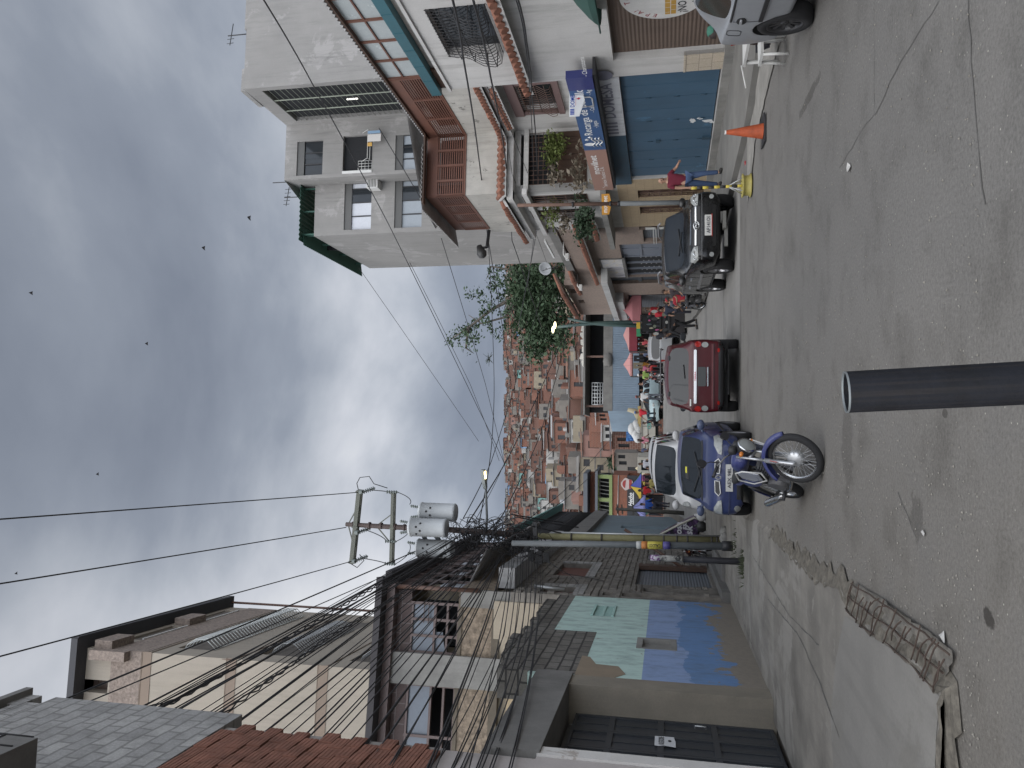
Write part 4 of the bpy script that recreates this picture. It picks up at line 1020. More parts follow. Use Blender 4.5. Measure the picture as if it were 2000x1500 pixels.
for h, mt, nm in ((dg, door_grey, 'ribbed_door'), (d2, plain('navy_door', (.03, .04, .055), .5), 'door'), (d3, plain('brown_door', (.06, .04, .035), .5), 'door'), (p1_, brsh, 'brown_panel'), (p2_, brsh, 'brown_panel'), (p3_, concrete_dk, 'blocked_window')):
    m = MB(); m.box(LW, *h, -.24, -.14)
    m.build(nm, mt, b9)
m = MB()
for h in (p1_, p2_): m.box(LW, h[0] - .25, h[1] + .25, h[2] - .3, h[2] - .02, 0, .06); m.box(LW, h[1] + .02, h[1] + .25, h[2], h[3], 0, .05)
m.build('block_surround', grblock, b9)
m = MB(); m.box(LW, we_ + .2, sl_(32.5), 0, .26, .0, .25); m.box(LW, dg[0] - .3, dg[1] + .5, 0, .14, .25, .7); m.build('doorstep', concrete_dk, b9)
m = MB(); m.box(LW, dg[1] - .3, dg[1] + .3, dg[2], dg[3] + .02, -.1, .03); m.build('door_post', darkwood, b9)
# ---- grey blue house farther along
b10 = thing('blue_grey_house', 'blue grey plastered house with raw beam parapet and caged terrace behind the utility poles', 'building', LW.P(sl_(40), 0, -2))
bgp = paint('blue_grey_plaster', (.175, .225, .255), .8, .15, 1.0, .4, (.09, .11, .13))
zt = 5.1; ya, yb = sl_(32.6), sl_(46.5)
m = MB(); m.holes(LW, ya, yb, 0, zt, .2, [(LW.uv(1240, 1032)[0], LW.uv(1240, 1027)[0], 1.2, 3.9)]); m.box(LW, ya, yb, 0, zt, -5, -.21); m.build('wall', bgp, b10)
m = MB(); m.box(LW, ya, yb, zt, zt + .75, -.5, .25); m.build('beam_parapet', concrete_dk, b10)
m = MB(); tg = paint('teal_sheet', (.13, .24, .23), .6, .2, 1, .4)
corr(m, LW.P(ya, zt + 3.0, .5), LW.P(yb + 2, zt + 3.0, .5), LW.P(yb + 2, zt + 3.7, -3), LW.P(ya, zt + 3.7, -3), .3, .05); m.build('terrace_roof', tg, b10)
m = MB(); m.box(LW, ya, yb + 2, zt + .75, zt + 3.0, -2.2, -2.1); m.build('terrace_back', paint('pale_back', (.25, .28, .28), .8), b10)
m = MB()
for i in range(40): s = ya + (yb - ya) * i / 39; m.tube([LW.P(s, zt + .75, .1), LW.P(s, zt + 2.9, .1)], .025, 4)
for z in (.9, 1.6, 2.3, 2.9): m.tube([LW.P(ya, zt + z, .1), LW.P(yb, zt + z, .1)], .03, 4)
m.build('terrace_cage', iron, b10)
# ---- tall tan house behind
Yn = 22.0; Yf = 31.1
tp0 = V((-.394 * 22.5, 22.5)); tp1 = V((-.32 * Yf, Yf))
TS = Wall((tp0.x, tp0.y), (tp1.x, tp1.y)); TF = Wall((tp0.x - 4.6, tp0.y - .55), (tp0.x, tp0.y))
b11 = thing('tan_apartment_house', 'tall tan rendered apartment house with long balconies and dark overhanging roof', 'building', (-11, 26, 0))
zR = at(146, 1250, 22.2).z; zt_ = zR - .24
fl = [at(p, 1275, 22.5).z for p in (296, 461, 640)]
win = (TF.uv(175, 1352)[0], TF.uv(175, 1287)[0], TF.uv(212, 1320)[1], TF.uv(153, 1320)[1])
m = MB(); m.holes(TF, 0, TF.L, 0, zt_, .5, [win])
bal = []
for i, z in enumerate(fl):
    bal.append((1.0 if i == 0 else .6, TS.L - .6, z - .0 - (1.6 if i else 1.55), z - .35))
ops = [(1.6, 4.2, fl[0] + 1.55, zt_ - .25), (5.4, TS.L - .8, fl[0] + 1.55, zt_ - .25)] + [(.9, TS.L - 1.2, f - 1.75, f - .35) for f in fl]
m.holes(TS, 0, TS.L, 0, zt_, 1.0, ops); m.build('wall', tanpl, b11)
m = MB(); m.box(TF, 0, TF.L - .001, fl[0] + .36, win[2] - .06, -.1, .012); m.box(TF, win[1] + .06, TF.L + .02, win[2] - .75, zt_ - .3, 0, .3); m.box(TS, 0, TS.L, fl[0] + .15, fl[0] + 1.5, 0, .02)
for a in (.0, 4.3): m.box(TS, a + .0, a + 1.1, fl[0] + 1.5, zt_ - .26, .0, .28)
m.build('pebble_panel', pebble, b11)
m = MB(); bandm = paint('brown_band', (.20, .155, .12), .8, .1)
for f in fl: m.box(TF, 0, TF.L + .02, f - .02, f + .0, -.05, .02); m.box(TF, 0, TF.L + .02, f + .32, f + .34, -.05, .02); m.box(TF, 0, TF.L + .02, f + .004, f + .316, 0, .008); m.box(TS, 0, TS.L, f - .02, f + .01, -.05, .03)
m.build('floor_band', bandm, b11)
m = MB(); m.box(TF, win[0], win[1], win[2], win[3], -.5, -.42); w_ = m.build('window', plain('brown_glass', (.075, .055, .045), .3), b11)
m = MB(); mid = (win[0] + win[1]) / 2; m.box(TF, mid - .05, mid + .05, win[2], win[3], -.42, -.35); m.box(TF, mid + .2, win[1] - .05, win[2] + .5, win[3] - .3, -.42, -.40)
for i in range(5): m.box(TF, mid + .12 + i * .16, mid + .16 + i * .16, win[2], win[2] + .75, -.39, -.37)
m.build('window_frame', plain('ivory_frame', (.52, .48, .42), .6), w_)
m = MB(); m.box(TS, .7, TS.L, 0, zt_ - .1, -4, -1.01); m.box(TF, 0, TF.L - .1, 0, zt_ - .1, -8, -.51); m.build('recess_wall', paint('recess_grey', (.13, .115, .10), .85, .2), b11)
m = MB()
for i, o_ in enumerate(ops):
    if i < 2: m.box(TS, o_[0], o_[1], o_[2] - .06, o_[2], -.1, .06)
m.build('balcony_coping', plain('coping_white', (.55, .54, .52), .6), b11)
for i, o_ in enumerate(ops[2:]):
    m = MB(); wt = plain('balcony_white', (.58, .60, .58), .5) if i == 0 else plain('balcony_grey_iron', (.30, .31, .31), .5)
    n = 34 if i == 0 else 26; a0 = o_[0] + (0 if i == 0 else .3); a1 = o_[1] - (0 if i == 0 else 2)
    for j in range(n):
        s = a0 + (a1 - a0) * j / (n - 1); z = o_[2]
        m.tube([TS.P(s, z, .05), TS.P(s, z + .35, .33), TS.P(s, z + .75, .33), TS.P(s, z + 1.05, .12), TS.P(s, z + 1.12, .0)], .018, 4)
    for (z, d) in ((.0, .05), (.35, .33), (.75, .33), (1.12, 0)): m.tube([TS.P(a0, o_[2] + z, d), TS.P(a1, o_[2] + z, d)], .02, 4)
    m.build('balcony_railing', wt, b11)
m = MB(); m.box(TF, 0, TF.L + .4, zt_, zR, -8, .5); m.box(TS, -.45, TS.L + .3, zt_ + .002, zR - .003, -4, .45); m.build('roof_slab', paint('roof_dark', (.05, .05, .055), .8, .2), b11)
m = MB(); m.tube([TS.P(TS.L + .1, fl[2] - 2, .2), TS.P(TS.L + .1, zt_, .2)], .05, 6)
for i in range(12): m.tube([TF.P(TF.L - .02 - .001 * i, fl[0] - 3, .03)] + [TF.P(TF.L - .02, zt_ - 5, .03)], .01, 4) if i == 0 else None
m.build('downpipe', ironbr, b11)
for i in range(16):
    pass
# ================================================================ ground
def gsolve(px, py):
    d = ray(px, py); lo, hi = 2.0, 75.0
    for _ in range(50):
        Y = (lo + hi) / 2
        if EYE + d.z / d.y * Y > gz(Y): lo = Y
        else: hi = Y
    return V((d.x / d.y * lo, lo, gz(lo)))
road_m, nt, bs = newmat('asphalt'); L = nt.links.new
ob = coord(nt); uvc = coord(nt, 'UV')
n1 = nz(nt, ob, .22, 6, .6, .3); n2 = nz(nt, ob, 1.3, 7, .65); n3 = nz(nt, ob, 38, 6, .8)
sx = nt.nodes.new('ShaderNodeSeparateXYZ'); L(uvc, sx.inputs[0])
lft = nt.nodes.new('ShaderNodeMapRange'); L(sx.outputs['X'], lft.inputs[0]); lft.inputs[1].default_value = 1.0; lft.inputs[2].default_value = -2.4; lft.inputs[3].default_value = .05; lft.inputs[4].default_value = .95
dust = N(nt, 'ShaderNodeMath', operation='MULTIPLY'); L(lft.outputs[0], dust.inputs[0]); L(ramp(nt, n2, [(.3, .35), (.65, 1)]), dust.inputs[1])
ca = mix(nt, ramp(nt, n1, [(.35, 0), (.65, 1)]), (.145, .140, .132), (.188, .180, .168))
ca = mix(nt, dust.outputs[0], ca, (.215, .196, .168))
ca = mix(nt, ramp(nt, n2, [(.50, 0), (.72, .55)]), ca, (.070, .066, .060))
ca = mix(nt, 1.0, ca, ramp(nt, n3, [(.28, .6), (.72, 1.32)]), 'MULTIPLY')
vo = N(nt, 'ShaderNodeTexVoronoi', Scale=26.0); L(ob, vo.inputs['Vector'])
vb = nt.nodes.new('ShaderNodeSeparateColor'); L(vo.outputs['Color'], vb.inputs[0])
sm_ = N(nt, 'ShaderNodeMath', operation='LESS_THAN'); L(vo.outputs['Distance'], sm_.inputs[0]); sm_.inputs[1].default_value = .15
sp_ = N(nt, 'ShaderNodeMath', operation='GREATER_THAN'); L(vb.outputs[0], sp_.inputs[0]); sp_.inputs[1].default_value = .88
ss = N(nt, 'ShaderNodeMath', operation='MULTIPLY'); L(sm_.outputs[0], ss.inputs[0]); L(sp_.outputs[0], ss.inputs[1])
ca = mix(nt, ss.outputs[0], ca, mix(nt, vb.outputs[1], (.22, .21, .19), (.46, .44, .38)))
# oil and damp stains
for (px, py, rx, ry, k) in ((1930, 1205, .12, .16, .8), (1845, 808, .06, .10, .6), (1790, 1010, .35, .3, .35), (1655, 870, .9, .5, .30), (1580, 190, .16, 1.5, .45)):
    g = gnd(px, py); mp = N(nt, 'ShaderNodeMapping'); mp.inputs['Location'].default_value = (-g.x / rx, -g.y / ry, 0); mp.inputs['Scale'].default_value = (1 / rx, 1 / ry, 0)
    L(uvc, mp.inputs[0]); ln = N(nt, 'ShaderNodeVectorMath', operation='LENGTH'); L(mp.outputs[0], ln.inputs[0])
    a = N(nt, 'ShaderNodeMath', operation='ADD'); L(ln.outputs['Value'], a.inputs[0]); L(nz(nt, ob, 5, 5, .7), a.inputs[1])
    ca = mix(nt, ramp(nt, a.outputs[0], [(.9, k), (1.45, 0)]), ca, (.030, .026, .022))
L(ca, bs.inputs['Base Color']); bs.inputs['Roughness'].default_value = .88; bs.inputs['Specular IOR Level'].default_value = .3
bump(nt, bs, n3, .8, .012)
dirt_m = paint('dusty_ground', (.15, .135, .115), .95, .3, .8, 0, bmp=.6, bscale=30)
slab_m = paint('concrete_road', (.235, .228, .215), .9, .18, .6, .35, (.12, .118, .112), .4, patch=(.17, .166, .16), pscale=.35, pth=.56)
walk_m = paint('worn_pavement', (.215, .20, .175), .92, .4, .9, .7, (.08, .074, .066), .6, patch=(.25, .235, .21), pscale=.55, pth=.52)
apron_m = paint('smooth_apron', (.225, .215, .196), .85, .2, .7, .5, (.12, .115, .105), .15, patch=(.20, .19, .17), pscale=.45, pth=.57)
tar = plain('seam_tar', (.095, .091, .085), .9)
# base sheet
m = MB(); ys = [-60, -20, 0, 20, 30] + [33 + i * .75 for i in range(28)] + [58, 70, 90, 140]
xs = [-320, -60, -20, 0, 20, 60, 320]
m.add([(x, y, gz(y) - .012) for y in ys for x in xs], [(j * 7 + i, j * 7 + i + 1, j * 7 + i + 8, j * 7 + i + 7) for j in range(len(ys) - 1) for i in range(6)], 0, True)
m.build('ground', dirt_m, kind='structure')
def xl(Y): return -4.9 - .088 * (Y - 12.5)
def xr(Y): return 7.65 - .1 * (Y - 19.05)
m = MB(); yy = [-12, 0, 4, 8, 12, 16, 18.3]
m.add([(x, y, 0.0) for y in yy for x in (-7 if y < 5 else -3.6, 0, xr(y) - 1)], [(3 * j + i, 3 * j + i + 1, 3 * j + i + 4, 3 * j + i + 3) for j in range(len(yy) - 1) for i in range(2)])
def seam(mb, pts, w=.018, z=.004, mi=1):
    g = [gnd(*p) if len(p) == 2 else V(p) for p in pts]; q = []
    for a, b in zip(g[:-1], g[1:]):
        n = max(2, int((b - a).length / .12))
        for i in range(n): q.append(a.lerp(b, i / n))
    q.append(g[-1]); L_ = []; R_ = []
    for i, p in enumerate(q):
        t = q[min(i + 1, len(q) - 1)] - q[max(0, i - 1)]; s = V((-t.y, t.x, 0)).normalized(); j = R.gauss(0, .006); w_ = w * R.uniform(.2, .9)
        L_.append(p + s * (w_ / 2 + j) + V((0, 0, z))); R_.append(p - s * (w_ / 2 - j) + V((0, 0, z)))
    k = len(q); mb.add(L_ + R_, [(k + i, k + i + 1, i + 1, i) for i in range(k - 1)], mi)
seam(m, [(1710, 222), (1760, 120), (1835, 0)]); seam(m, [(1710, 222), (1685, 252), (1640, 330)], .012); seam(m, [(1708, 0), (1708, 222)], .01)
seam(m, [(1890, 0), (1905, 200), (1915, 330), (1925, 400)], .02); seam(m, [(1755, 960), (1790, 1050)], .012)
road = m.build('road', [road_m, tar], kind='structure', origin=(0, 0, 0))
m = MB(); yy = [18.31, 22, 27, 33] + [33 + i for i in range(1, 20)] + [62]
m.add([(x, y, gz(y) + .0) for y in yy for x in (xl(y) + .4, 0, xr(y) - .4)], [(3 * j + i, 3 * j + i + 1, 3 * j + i + 4, 3 * j + i + 3) for j in range(len(yy) - 1) for i in range(2)], 0)
for y in (18.33, 23.5, 29):
    m.add([(xl(y) + 1.8, y, .004), (xr(y) - 3, y, .004), (xr(y) - 3, y + .03, .004), (xl(y) + 1.8, y + .03, .004)], [(0, 1, 2, 3)], 1)
m.add([(-.9, 18.4, .004), (-.87, 18.4, .004), (-2.3, 33, .004), (-2.33, 33, .004)], [(0, 1, 2, 3)], 1)
m.build('concrete_road', [slab_m, tar], kind='structure', origin=(0, 0, 0))
# left pavement, broken edge
edge = [gnd(*p, .05) for p in ((1440, 1005), (1475, 1022), (1530, 1070), (1590, 1130), (1640, 1150), (1661, 1193), (1700, 1232), (1745, 1262), (1781, 1292), (1811, 1322), (1841, 1355), (1836, 1420), (1832, 1500))]
fine_e = []
for a, b in zip(edge[:-1], edge[1:]):
    n = max(2, int((b - a).length / .11))
    for i in range(n): p = a.lerp(b, i / n); fine_e.append(p + V((R.uniform(-.025, .025), R.uniform(-.03, .03), 0)))
fine_e.append(edge[-1]); fine_e = [V((-3.95, 33, .05)), V((-3.6, 24, .05))] + fine_e + [V((-5.0, 5.1, .05))]
m = MB(); k = len(fine_e)
inner = [V((xl(max(p.y, 4.8)) - .3, p.y, .05)) for p in fine_e]
m.add(fine_e + inner, [(k + i, k + i + 1, i + 1, i) for i in range(k - 1)])
low = [p + V((.05 + .06 * R.random(), -.05 - .05 * R.random(), -.06)) for p in fine_e]
m.add(fine_e + low, [(i, i + 1, k + i + 1, k + i) for i in range(k - 1)])
for pl_ in ([(1500, 1170), (1560, 1240), (1600, 1330), (1640, 1440)], [(1470, 1085), (1540, 1200), (1600, 1260)], [(1425, 1110), (1447, 1200), (1480, 1290)]):
    seam(m, [tuple(gnd(*p, .05)) for p in pl_], .025)
m.build('pavement', [walk_m, tar], kind='structure', origin=(0, 0, 0))
m = MB(); q = [p for p in fine_e if p.y < 13]; k = len(q); o1 = []; o2 = []
for i, p in enumerate(q):
    t_ = q[min(i + 1, k - 1)] - q[max(0, i - 1)]; n_ = V((-t_.y, t_.x, 0)).normalized()
    o1.append(p - n_ * R.uniform(.0, .05) + V((0, 0, .003 - .0))); o2.append(p + n_ * R.uniform(.10, .24) - V((0, 0, .047)))
for i in range(k - 1):
    for j in range(4):
        a, b, c_, d_ = (o1[i].lerp(o2[i], j / 4), o1[i + 1].lerp(o2[i + 1], j / 4), o1[i + 1].lerp(o2[i + 1], (j + 1) / 4), o1[i].lerp(o2[i], (j + 1) / 4))
        h_ = [V((0, 0, .03 * abs(noise.noise(v * 23)))) for v in (a, b, c_, d_)]
        m.add([v + w for v, w in zip((a, b, c_, d_), h_)], [(0, 1, 2, 3)])
m.build('broken_edge', paint('edge_rubble', (.15, .135, .11), .95, .5, 14, 0, bmp=1.0, bscale=45), kind='structure', origin=(0, 0, 0))
m = MB(); ap = [gnd(*p, .054) for p in ((1650, 1203), (1672, 1216), (1700, 1240), (1745, 1270), (1781, 1300), (1811, 1330), (1836, 1362), (1829, 1430), (1826, 1500), (1628, 1500), (1622, 1400), (1632, 1290))]
m.poly(ap[::-1]); m.build('apron', apron_m, kind='structure', origin=(0, 0, 0))
# broken trench with exposed reinforcing bars
near = [gnd(*p, .012) for p in ((1673, 1139), (1700, 1155), (1730, 1172), (1775, 1205), (1811, 1229), (1838, 1250), (1868, 1277))]
far = [gnd(*p, .012) for p in ((1661, 1190), (1680, 1212), (1700, 1230), (1745, 1260), (1781, 1290), (1811, 1320), (1841, 1352))]
m = MB(); n = 26; nn = 9; P_ = []
def pl(q, t):
    t *= len(q) - 1; i = min(int(t), len(q) - 2); return q[i].lerp(q[i + 1], t - i)
for i in range(n + 1):
    for j in range(nn + 1):
        p = pl(near, i / n).lerp(pl(far, i / n), j / nn); p.z = .006 + .05 * abs(noise.noise(p * 7)) + .018 * R.random(); P_.append(p)
m.add(P_, [(i * (nn + 1) + j, i * (nn + 1) + j + 1, (i + 1) * (nn + 1) + j + 1, (i + 1) * (nn + 1) + j) for i in range(n) for j in range(nn)])
m.build('broken_concrete', paint('rubble', (.20, .185, .16), .95, .4, 6, 0, bmp=1.0, bscale=35), kind='structure', origin=(0, 0, 0))
rb = plain('rusty_bar', (.065, .045, .035), .9)
m = MB()
for t in (.03, .5, .97): m.tube([pl(near, i / 14).lerp(pl(far, i / 14), t) + V((0, 0, .045 + .01 * sin(i * 1.7))) for i in range(15)], .007, 5)
for i in range(23):
    t = (i + .4) / 22.6; a = pl(near, min(1, t)); b = pl(far, min(1, t)); j = R.gauss(0, .05)
    if R.random() < .12: continue
    q = [a.lerp(b, f) + V((j * sin(f * 3), j * f + .015 * sin(f * 7 + i), .052 + .02 * sin(f * pi) * R.uniform(.2, 1.3))) for f in (-.06, .15, .4, .6, .85, 1.02)]
    m.tube(q[R.randint(0, 1):len(q) - R.choice([0, 0, 0, 1, 2])], .0055, 5)
m.build('rebar_mesh', rb, None, 'rusty reinforcing bar mesh bared in the broken pavement edge', 'rebar')
# right pavement, gutter strip and step
m = MB(); yy = [6, 9, 12, 14, 16, 18, 20, 24, 30, 36, 42, 49]
def xk(Y): return xr(Y) - (2.05 if Y < 13 else 2.3 if Y < 15 else 2.75)
m.add([(x, y, gz(y) + .13) for y in yy for x in (xk(y), xr(y) + .2)], [(2 * j, 2 * j + 1, 2 * j + 3, 2 * j + 2) for j in range(len(yy) - 1)])
m.add([(xk(y), y, gz(y) + h) for y in yy for h in (-.02, .13)], [(2 * j, 2 * j + 1, 2 * j + 3, 2 * j + 2) for j in range(len(yy) - 1)])
m.build('pavement_right', paint('right_pavement', (.185, .18, .168), .92, .25, .8, .3, (.08, .078, .07), .5), kind='structure', origin=(0, 0, 0))
m = MB(); ed = [gnd(*p, .02) for p in ((1530, 60), (1512, 117), (1499, 170), (1490, 210), (1483, 239), (1474, 275), (1471, 310), (1466, 360), (1458, 400))]
fe = []
for a, b in zip(ed[:-1], ed[1:]):
    for i in range(6): fe.append(a.lerp(b, i / 6) + V((R.uniform(-.03, .03), 0, 0)))
k = len(fe); m.add(fe + [V((xk(p.y) - .005, p.y, .022)) for p in fe], [(i, k + i, k + i + 1, i + 1) for i in range(k - 1)]); m.build('gutter', paint('gutter_concrete', (.26, .25, .23), .9, .3, 2.5, .3), kind='structure', origin=(0, 0, 0))
# litter and loose stones
def scrap(px, py, w, c, lb, z=0.006, name='litter', cat='litter'):
    g = gnd(px, py, z); m = MB(); n = 8
    pts = [g + V((w * cos(2 * pi * i / n) * R.uniform(.5, 1), w * sin(2 * pi * i / n) * R.uniform(.4, 1.2), R.uniform(.0, w * .5))) for i in range(n)]
    top = g + V((0, 0, w * .55))
    m.add(pts + [top, g], [(i, (i + 1) % n, n) for i in range(n)] + [((i + 1) % n, i, n + 1) for i in range(n)]); m.build(name, c, None, lb, cat)
pw = plain('litter_white', (.42, .41, .39), .8)
scrap(1660, 328, .055, pw, 'crumpled white paper on the bare asphalt, halfway between the cone and the dark pipe')
scrap(1845, 1245, .045, pw, 'flat white scrap lying at the near end of the rusty bars')
scrap(1457, 318, .06, plain('litter_red', (.25, .02, .025), .4), 'crushed red can in the gutter beside the yellow wheel stand', .03)
scrap(1805, 1040, .03, pw, 'pale twig like scrap on the asphalt near the oil stain')
m = MB()
for i in range(1700):
    Y = 4.6 + 9 * R.random() ** 1.4; X = -1.9 + R.gauss(0, 1.3) if i % 3 else R.uniform(-2.5, 3.5)
    r = R.uniform(.003, .0085) * (1 + Y / 14); c = V((X, Y, .004 + r * .3))
    m.add([c + V((r, 0, 0)), c + V((-r * .6, r * .8, 0)), c + V((-r * .5, -r * .9, 0)), c + V((0, 0, r * .8))], [(0, 1, 3), (1, 2, 3), (2, 0, 3)])
m.build('gravel', paint('gravel_stone', (.22, .205, .175), .95, .4, 9), kind='stuff', origin=(0, 0, 0))
for (px, py, n, lb, sp) in ((1452, 1105, 26, 'tuft of weeds at the foot of the black stub post', .16), (1437, 1060, 10, 'low weeds in the pavement joint below the grey pole', .2)):
    g = gnd(px, py, .05); m = MB()
    for i in range(n * 3):
        p = g + V((R.gauss(0, sp), R.gauss(0, sp * .6), 0)); h = R.uniform(.05, .16); t = V((R.uniform(-.6, .6), R.uniform(-.6, .6), 1)) * h
        m.add([p + V((-.012, 0, 0)), p + V((.012, 0, 0)), p + t], [(0, 1, 2)])
    m.build('weed_tuft', paint('weed_green', (.055, .065, .035), .8, .3, 8), None, lb, 'weeds')
# ================================================================ utility poles, transformers, cables
polegrey = paint('pole_grey', (.115, .125, .13), .6, .25, 3, .5, (.05, .05, .05), .2)
poleyel = paint('pole_yellow', (.20, .185, .095), .7, .3, 3, .6, (.06, .055, .04), .3)
polerust = paint('pole_rust', (.075, .055, .05), .75, .3, 3, .4, (.03, .03, .03), .3)
cable_m = plain('cable_black', (.014, .014, .016), .6)
ceram = plain('insulator', (.14, .16, .15), .35)
trf = paint('transformer_grey', (.40, .42, .43), .45, .08, 2, .35, (.25, .25, .25), .05)
YP = 22.0
def A(px, py, Y=YP): return at(px, py, Y)
pb = A(1418, 1056); pb.z = 0
t = thing('utility_pole', 'tall utility pole, yellow below and rust brown above, carrying three transformers and crossarms', 'utility pole', pb)
m = MB(); mid = A(1045, 1047); m.tube([pb, mid], [.105, .09], 12); lo = m.build('lower_mast', poleyel, t)
m = MB()
for px in (1120, 1180, 1262, 1300, 1325, 1345, 1390, 1400): p = pb.lerp(mid, (1418 - px) / 373.); m.tube([p, p + V((0, 0, .05))], .112, 12)
m.build('strap', plain('strap_dark', (.04, .035, .03), .6), lo)
top = A(676, 1024); j1 = A(870, 1034)
m = MB(); m.tube([mid, j1, A(760, 1029), top], [.095, .085, .075, .065], 10)
for px, py in ((690, 1025), (722, 1026), (745, 1027), (772, 1029), (790, 1030)): p = A(px, py); m.tube([p - V((0, 0, .03)), p + V((0, 0, .03))], .10, 10)
m.build('upper_mast', polerust, t)
ca0, ca1 = A(703, 957), A(688, 1100); cb0, cb1 = A(769, 960), A(765, 1101)
olive = paint('crossarm_steel', (.10, .105, .085), .6, .2, 3, .3)
for a, b, w in ((ca0, ca1, .13), (cb0, cb1, .09)):
    m = MB(); m.bar(a + V((0, -.08, 0)), b + V((0, -.08, 0)), .05, w); m.bar(a + V((0, .09, 0)), b + V((0, .09, 0)), .05, w)
    for f in (.02, .5, .98): q = a.lerp(b, f); m.bar(q + V((0, -.12, 0)), q + V((0, .12, 0)), .05, w + .05)
    m.build('crossarm', olive, t)
m = MB()
pt = A(680, 1024)
for q in (ca0.lerp(ca1, .22), ca0.lerp(ca1, .78)): m.bar(pt, q, .03)
pt = A(735, 1027)
for q in (cb0.lerp(cb1, .3), cb0.lerp(cb1, .74)): m.bar(pt, q, .03)
m.build('brace', olive, t)
def insul(mb, p, ax, n=6, r=.06, l=.32):
    ax = V(ax).normalized(); prof = [(.02, 0)]
    for i in range(n): h = l * i / n; prof += [(.025, h), (r, h + .01), (r * .9, h + .025), (.025, h + .03)]
    prof += [(.02, l)]; mb.lathe(p, ax, prof, 10)
m = MB()
for f in (.03, .58, .97): insul(m, ca0.lerp(ca1, f), (.1, -.5, -.35), 6, .07, .34)
for f in (.03, .58, .97): insul(m, ca0.lerp(ca1, f) + V((0, .1, -.08)), (.2, .5, -.6), 6, .07, .38)
for f in (.0, .68, .99): insul(m, cb0.lerp(cb1, f) + V((0, -.12, .18)), (0, 0, -1), 5, .055, .36)
m.build('insulator', ceram, t)
for (p0, p1, dy) in (((822, 999), (891, 999), .0), ((802, 1029), (873, 1029), -.48), ((816, 1070), (885, 1070), .0)):
    a = A(*p0); b = A(*p1); a.y += dy; b.y += dy; b.x = a.x; h = a.z - b.z
    if dy: k = (YP + dy) / YP; a = at(*p0, YP + dy); b = at(*p1, YP + dy); b.x = a.x; h = a.z - b.z
    m = MB(); r = .27; m.lathe(b, (0, 0, 1), [(0, 0), (r * .9, 0), (r, .03), (r, h * .08), (r * .98, h * .1), (r, h - .06), (r * 1.05, h - .05), (r * 1.05, h - .02), (r * .9, h + .03), (r * .4, h + .07), (0, h + .08)], 24)
    tr = m.build('transformer', trf, t)
    m = MB()
    for x in (-.13, .13): insul(m, a + V((x, -.05, .03)), (x * 1.2, -.1, 1), 5, .05, .28)
    m.build('bushing', ceram, tr)
    m = MB()
    for i in range(4): q = b + V((r * sin(-.6 + i * .4), -r * cos(-.6 + i * .4), h * .78 - (i % 2) * .12)); m.ball(q, .035, 6)
    m.build('terminal', iron, tr)
    m = MB(); m.bar(b + V((0, r * .8, h * .3)), A(840, 1032) + V((0, 0, 0)), .06, .12); m.bar(b + V((0, r * .8, h * .75)), A(820, 1031), .06, .12); m.build('mounting_bracket', polegrey, tr)
def hang(a, b, s, n=12):
    return [a.lerp(b, i / n) + V((0, 0, -s * 4 * (i / n) * (1 - i / n))) for i in range(n + 1)]
m = MB()
for f, g in ((.03, .0), (.58, .68), (.97, .99)):
    a = ca0.lerp(ca1, f) + V((.05, .2, -.25)); b = cb0.lerp(cb1, g) + V((0, -.1, .15)); m.tube(hang(a, b, .12), .014, 5)
    b2_ = A(800, 985 + 38 * (1 if g > .5 else 0) + 38 * (1 if g > .9 else 0)); m.tube(hang(cb0.lerp(cb1, g) + V((0, -.1, -.15)), b2_, .18), .012, 5)
q = ca0 + V((.0, 0, .05)); m.tube([q, q + V((.2, 0, .05)), q + V((.38, 0, -.05)), q + V((.42, 0, -.35)), q + V((.2, 0, -.5)), cb0 + V((.1, 0, .2))], .013, 6)
q = ca1; m.tube([q + V((.1, -.3, -.0)), q + V((-.1, -.1, -.2)), q + V((.1, 0, -.38)), q + V((.25, .1, -.2))], .014, 6)
m.build('jumper_wire', cable_m, t)
# tangle of slack cable round the mast
m = MB()
def loopc(c, r, n=10):
    a = V((R.gauss(0, 1), R.gauss(0, .6), R.gauss(0, 1))).normalized(); b = V((R.gauss(0, 1), R.gauss(0, .5), R.gauss(0, 1))); b = (b - a * a.dot(b)).normalized()
    e = R.uniform(pi, 2.2 * pi); k = R.uniform(.5, 1.2)
    return [c + a * r * cos(e * i / n) + b * r * k * sin(e * i / n) for i in range(n + 1)]
for i in range(120):
    px = 885 + 140 * R.random(); py = 1036 + R.gauss(6, 13) + (px - 900) * .08
    m.tube(loopc(A(px, py, 22 + R.uniform(-.5, .4)), R.uniform(.1, .45)), R.choice([.008, .010, .014]), 4, caps=False)
for i in range(40):
    m.tube(loopc(A(1010 + 50 * R.random(), 1050 + R.gauss(10, 14), 21.6 + R.uniform(-.4, .4)), R.uniform(.1, .3)), R.choice([.008, .012]), 4, caps=False)
m.build('slack_cable_tangle', cable_m, t)
m = MB()
for (px, py, w, h) in ((1040, 1085, .3, .16), (1055, 1092, .25, .2), (1032, 1070, .2, .12), (1048, 1036, .5, .12), (1058, 1075, .3, .1), (1070, 1088, .26, .16)):
    p = A(px, py, 21.6); m.bar(p - V((w / 2, 0, -.03)), p + V((w / 2, 0, .05)), .14, h)
m.build('splice_box', plain('splice_black', (.03, .03, .032), .5), t)
m = MB(); c0 = A(1410, 1047.5, 22.2); c0.z = .05; m.tube([c0, A(1080, 1040, 22.1)], .03, 8); m.build('conduit', galv, t)
m = MB(); rk = plain('rock_c', (.2, .19, .17), .95)
for i in range(7): m.ball(pb + V((R.uniform(-.3, .3), R.uniform(-.35, .1), .08)), R.uniform(.1, .2), 7, 0, (1, 1, .8))
m.build('concrete_footing', concrete, t)
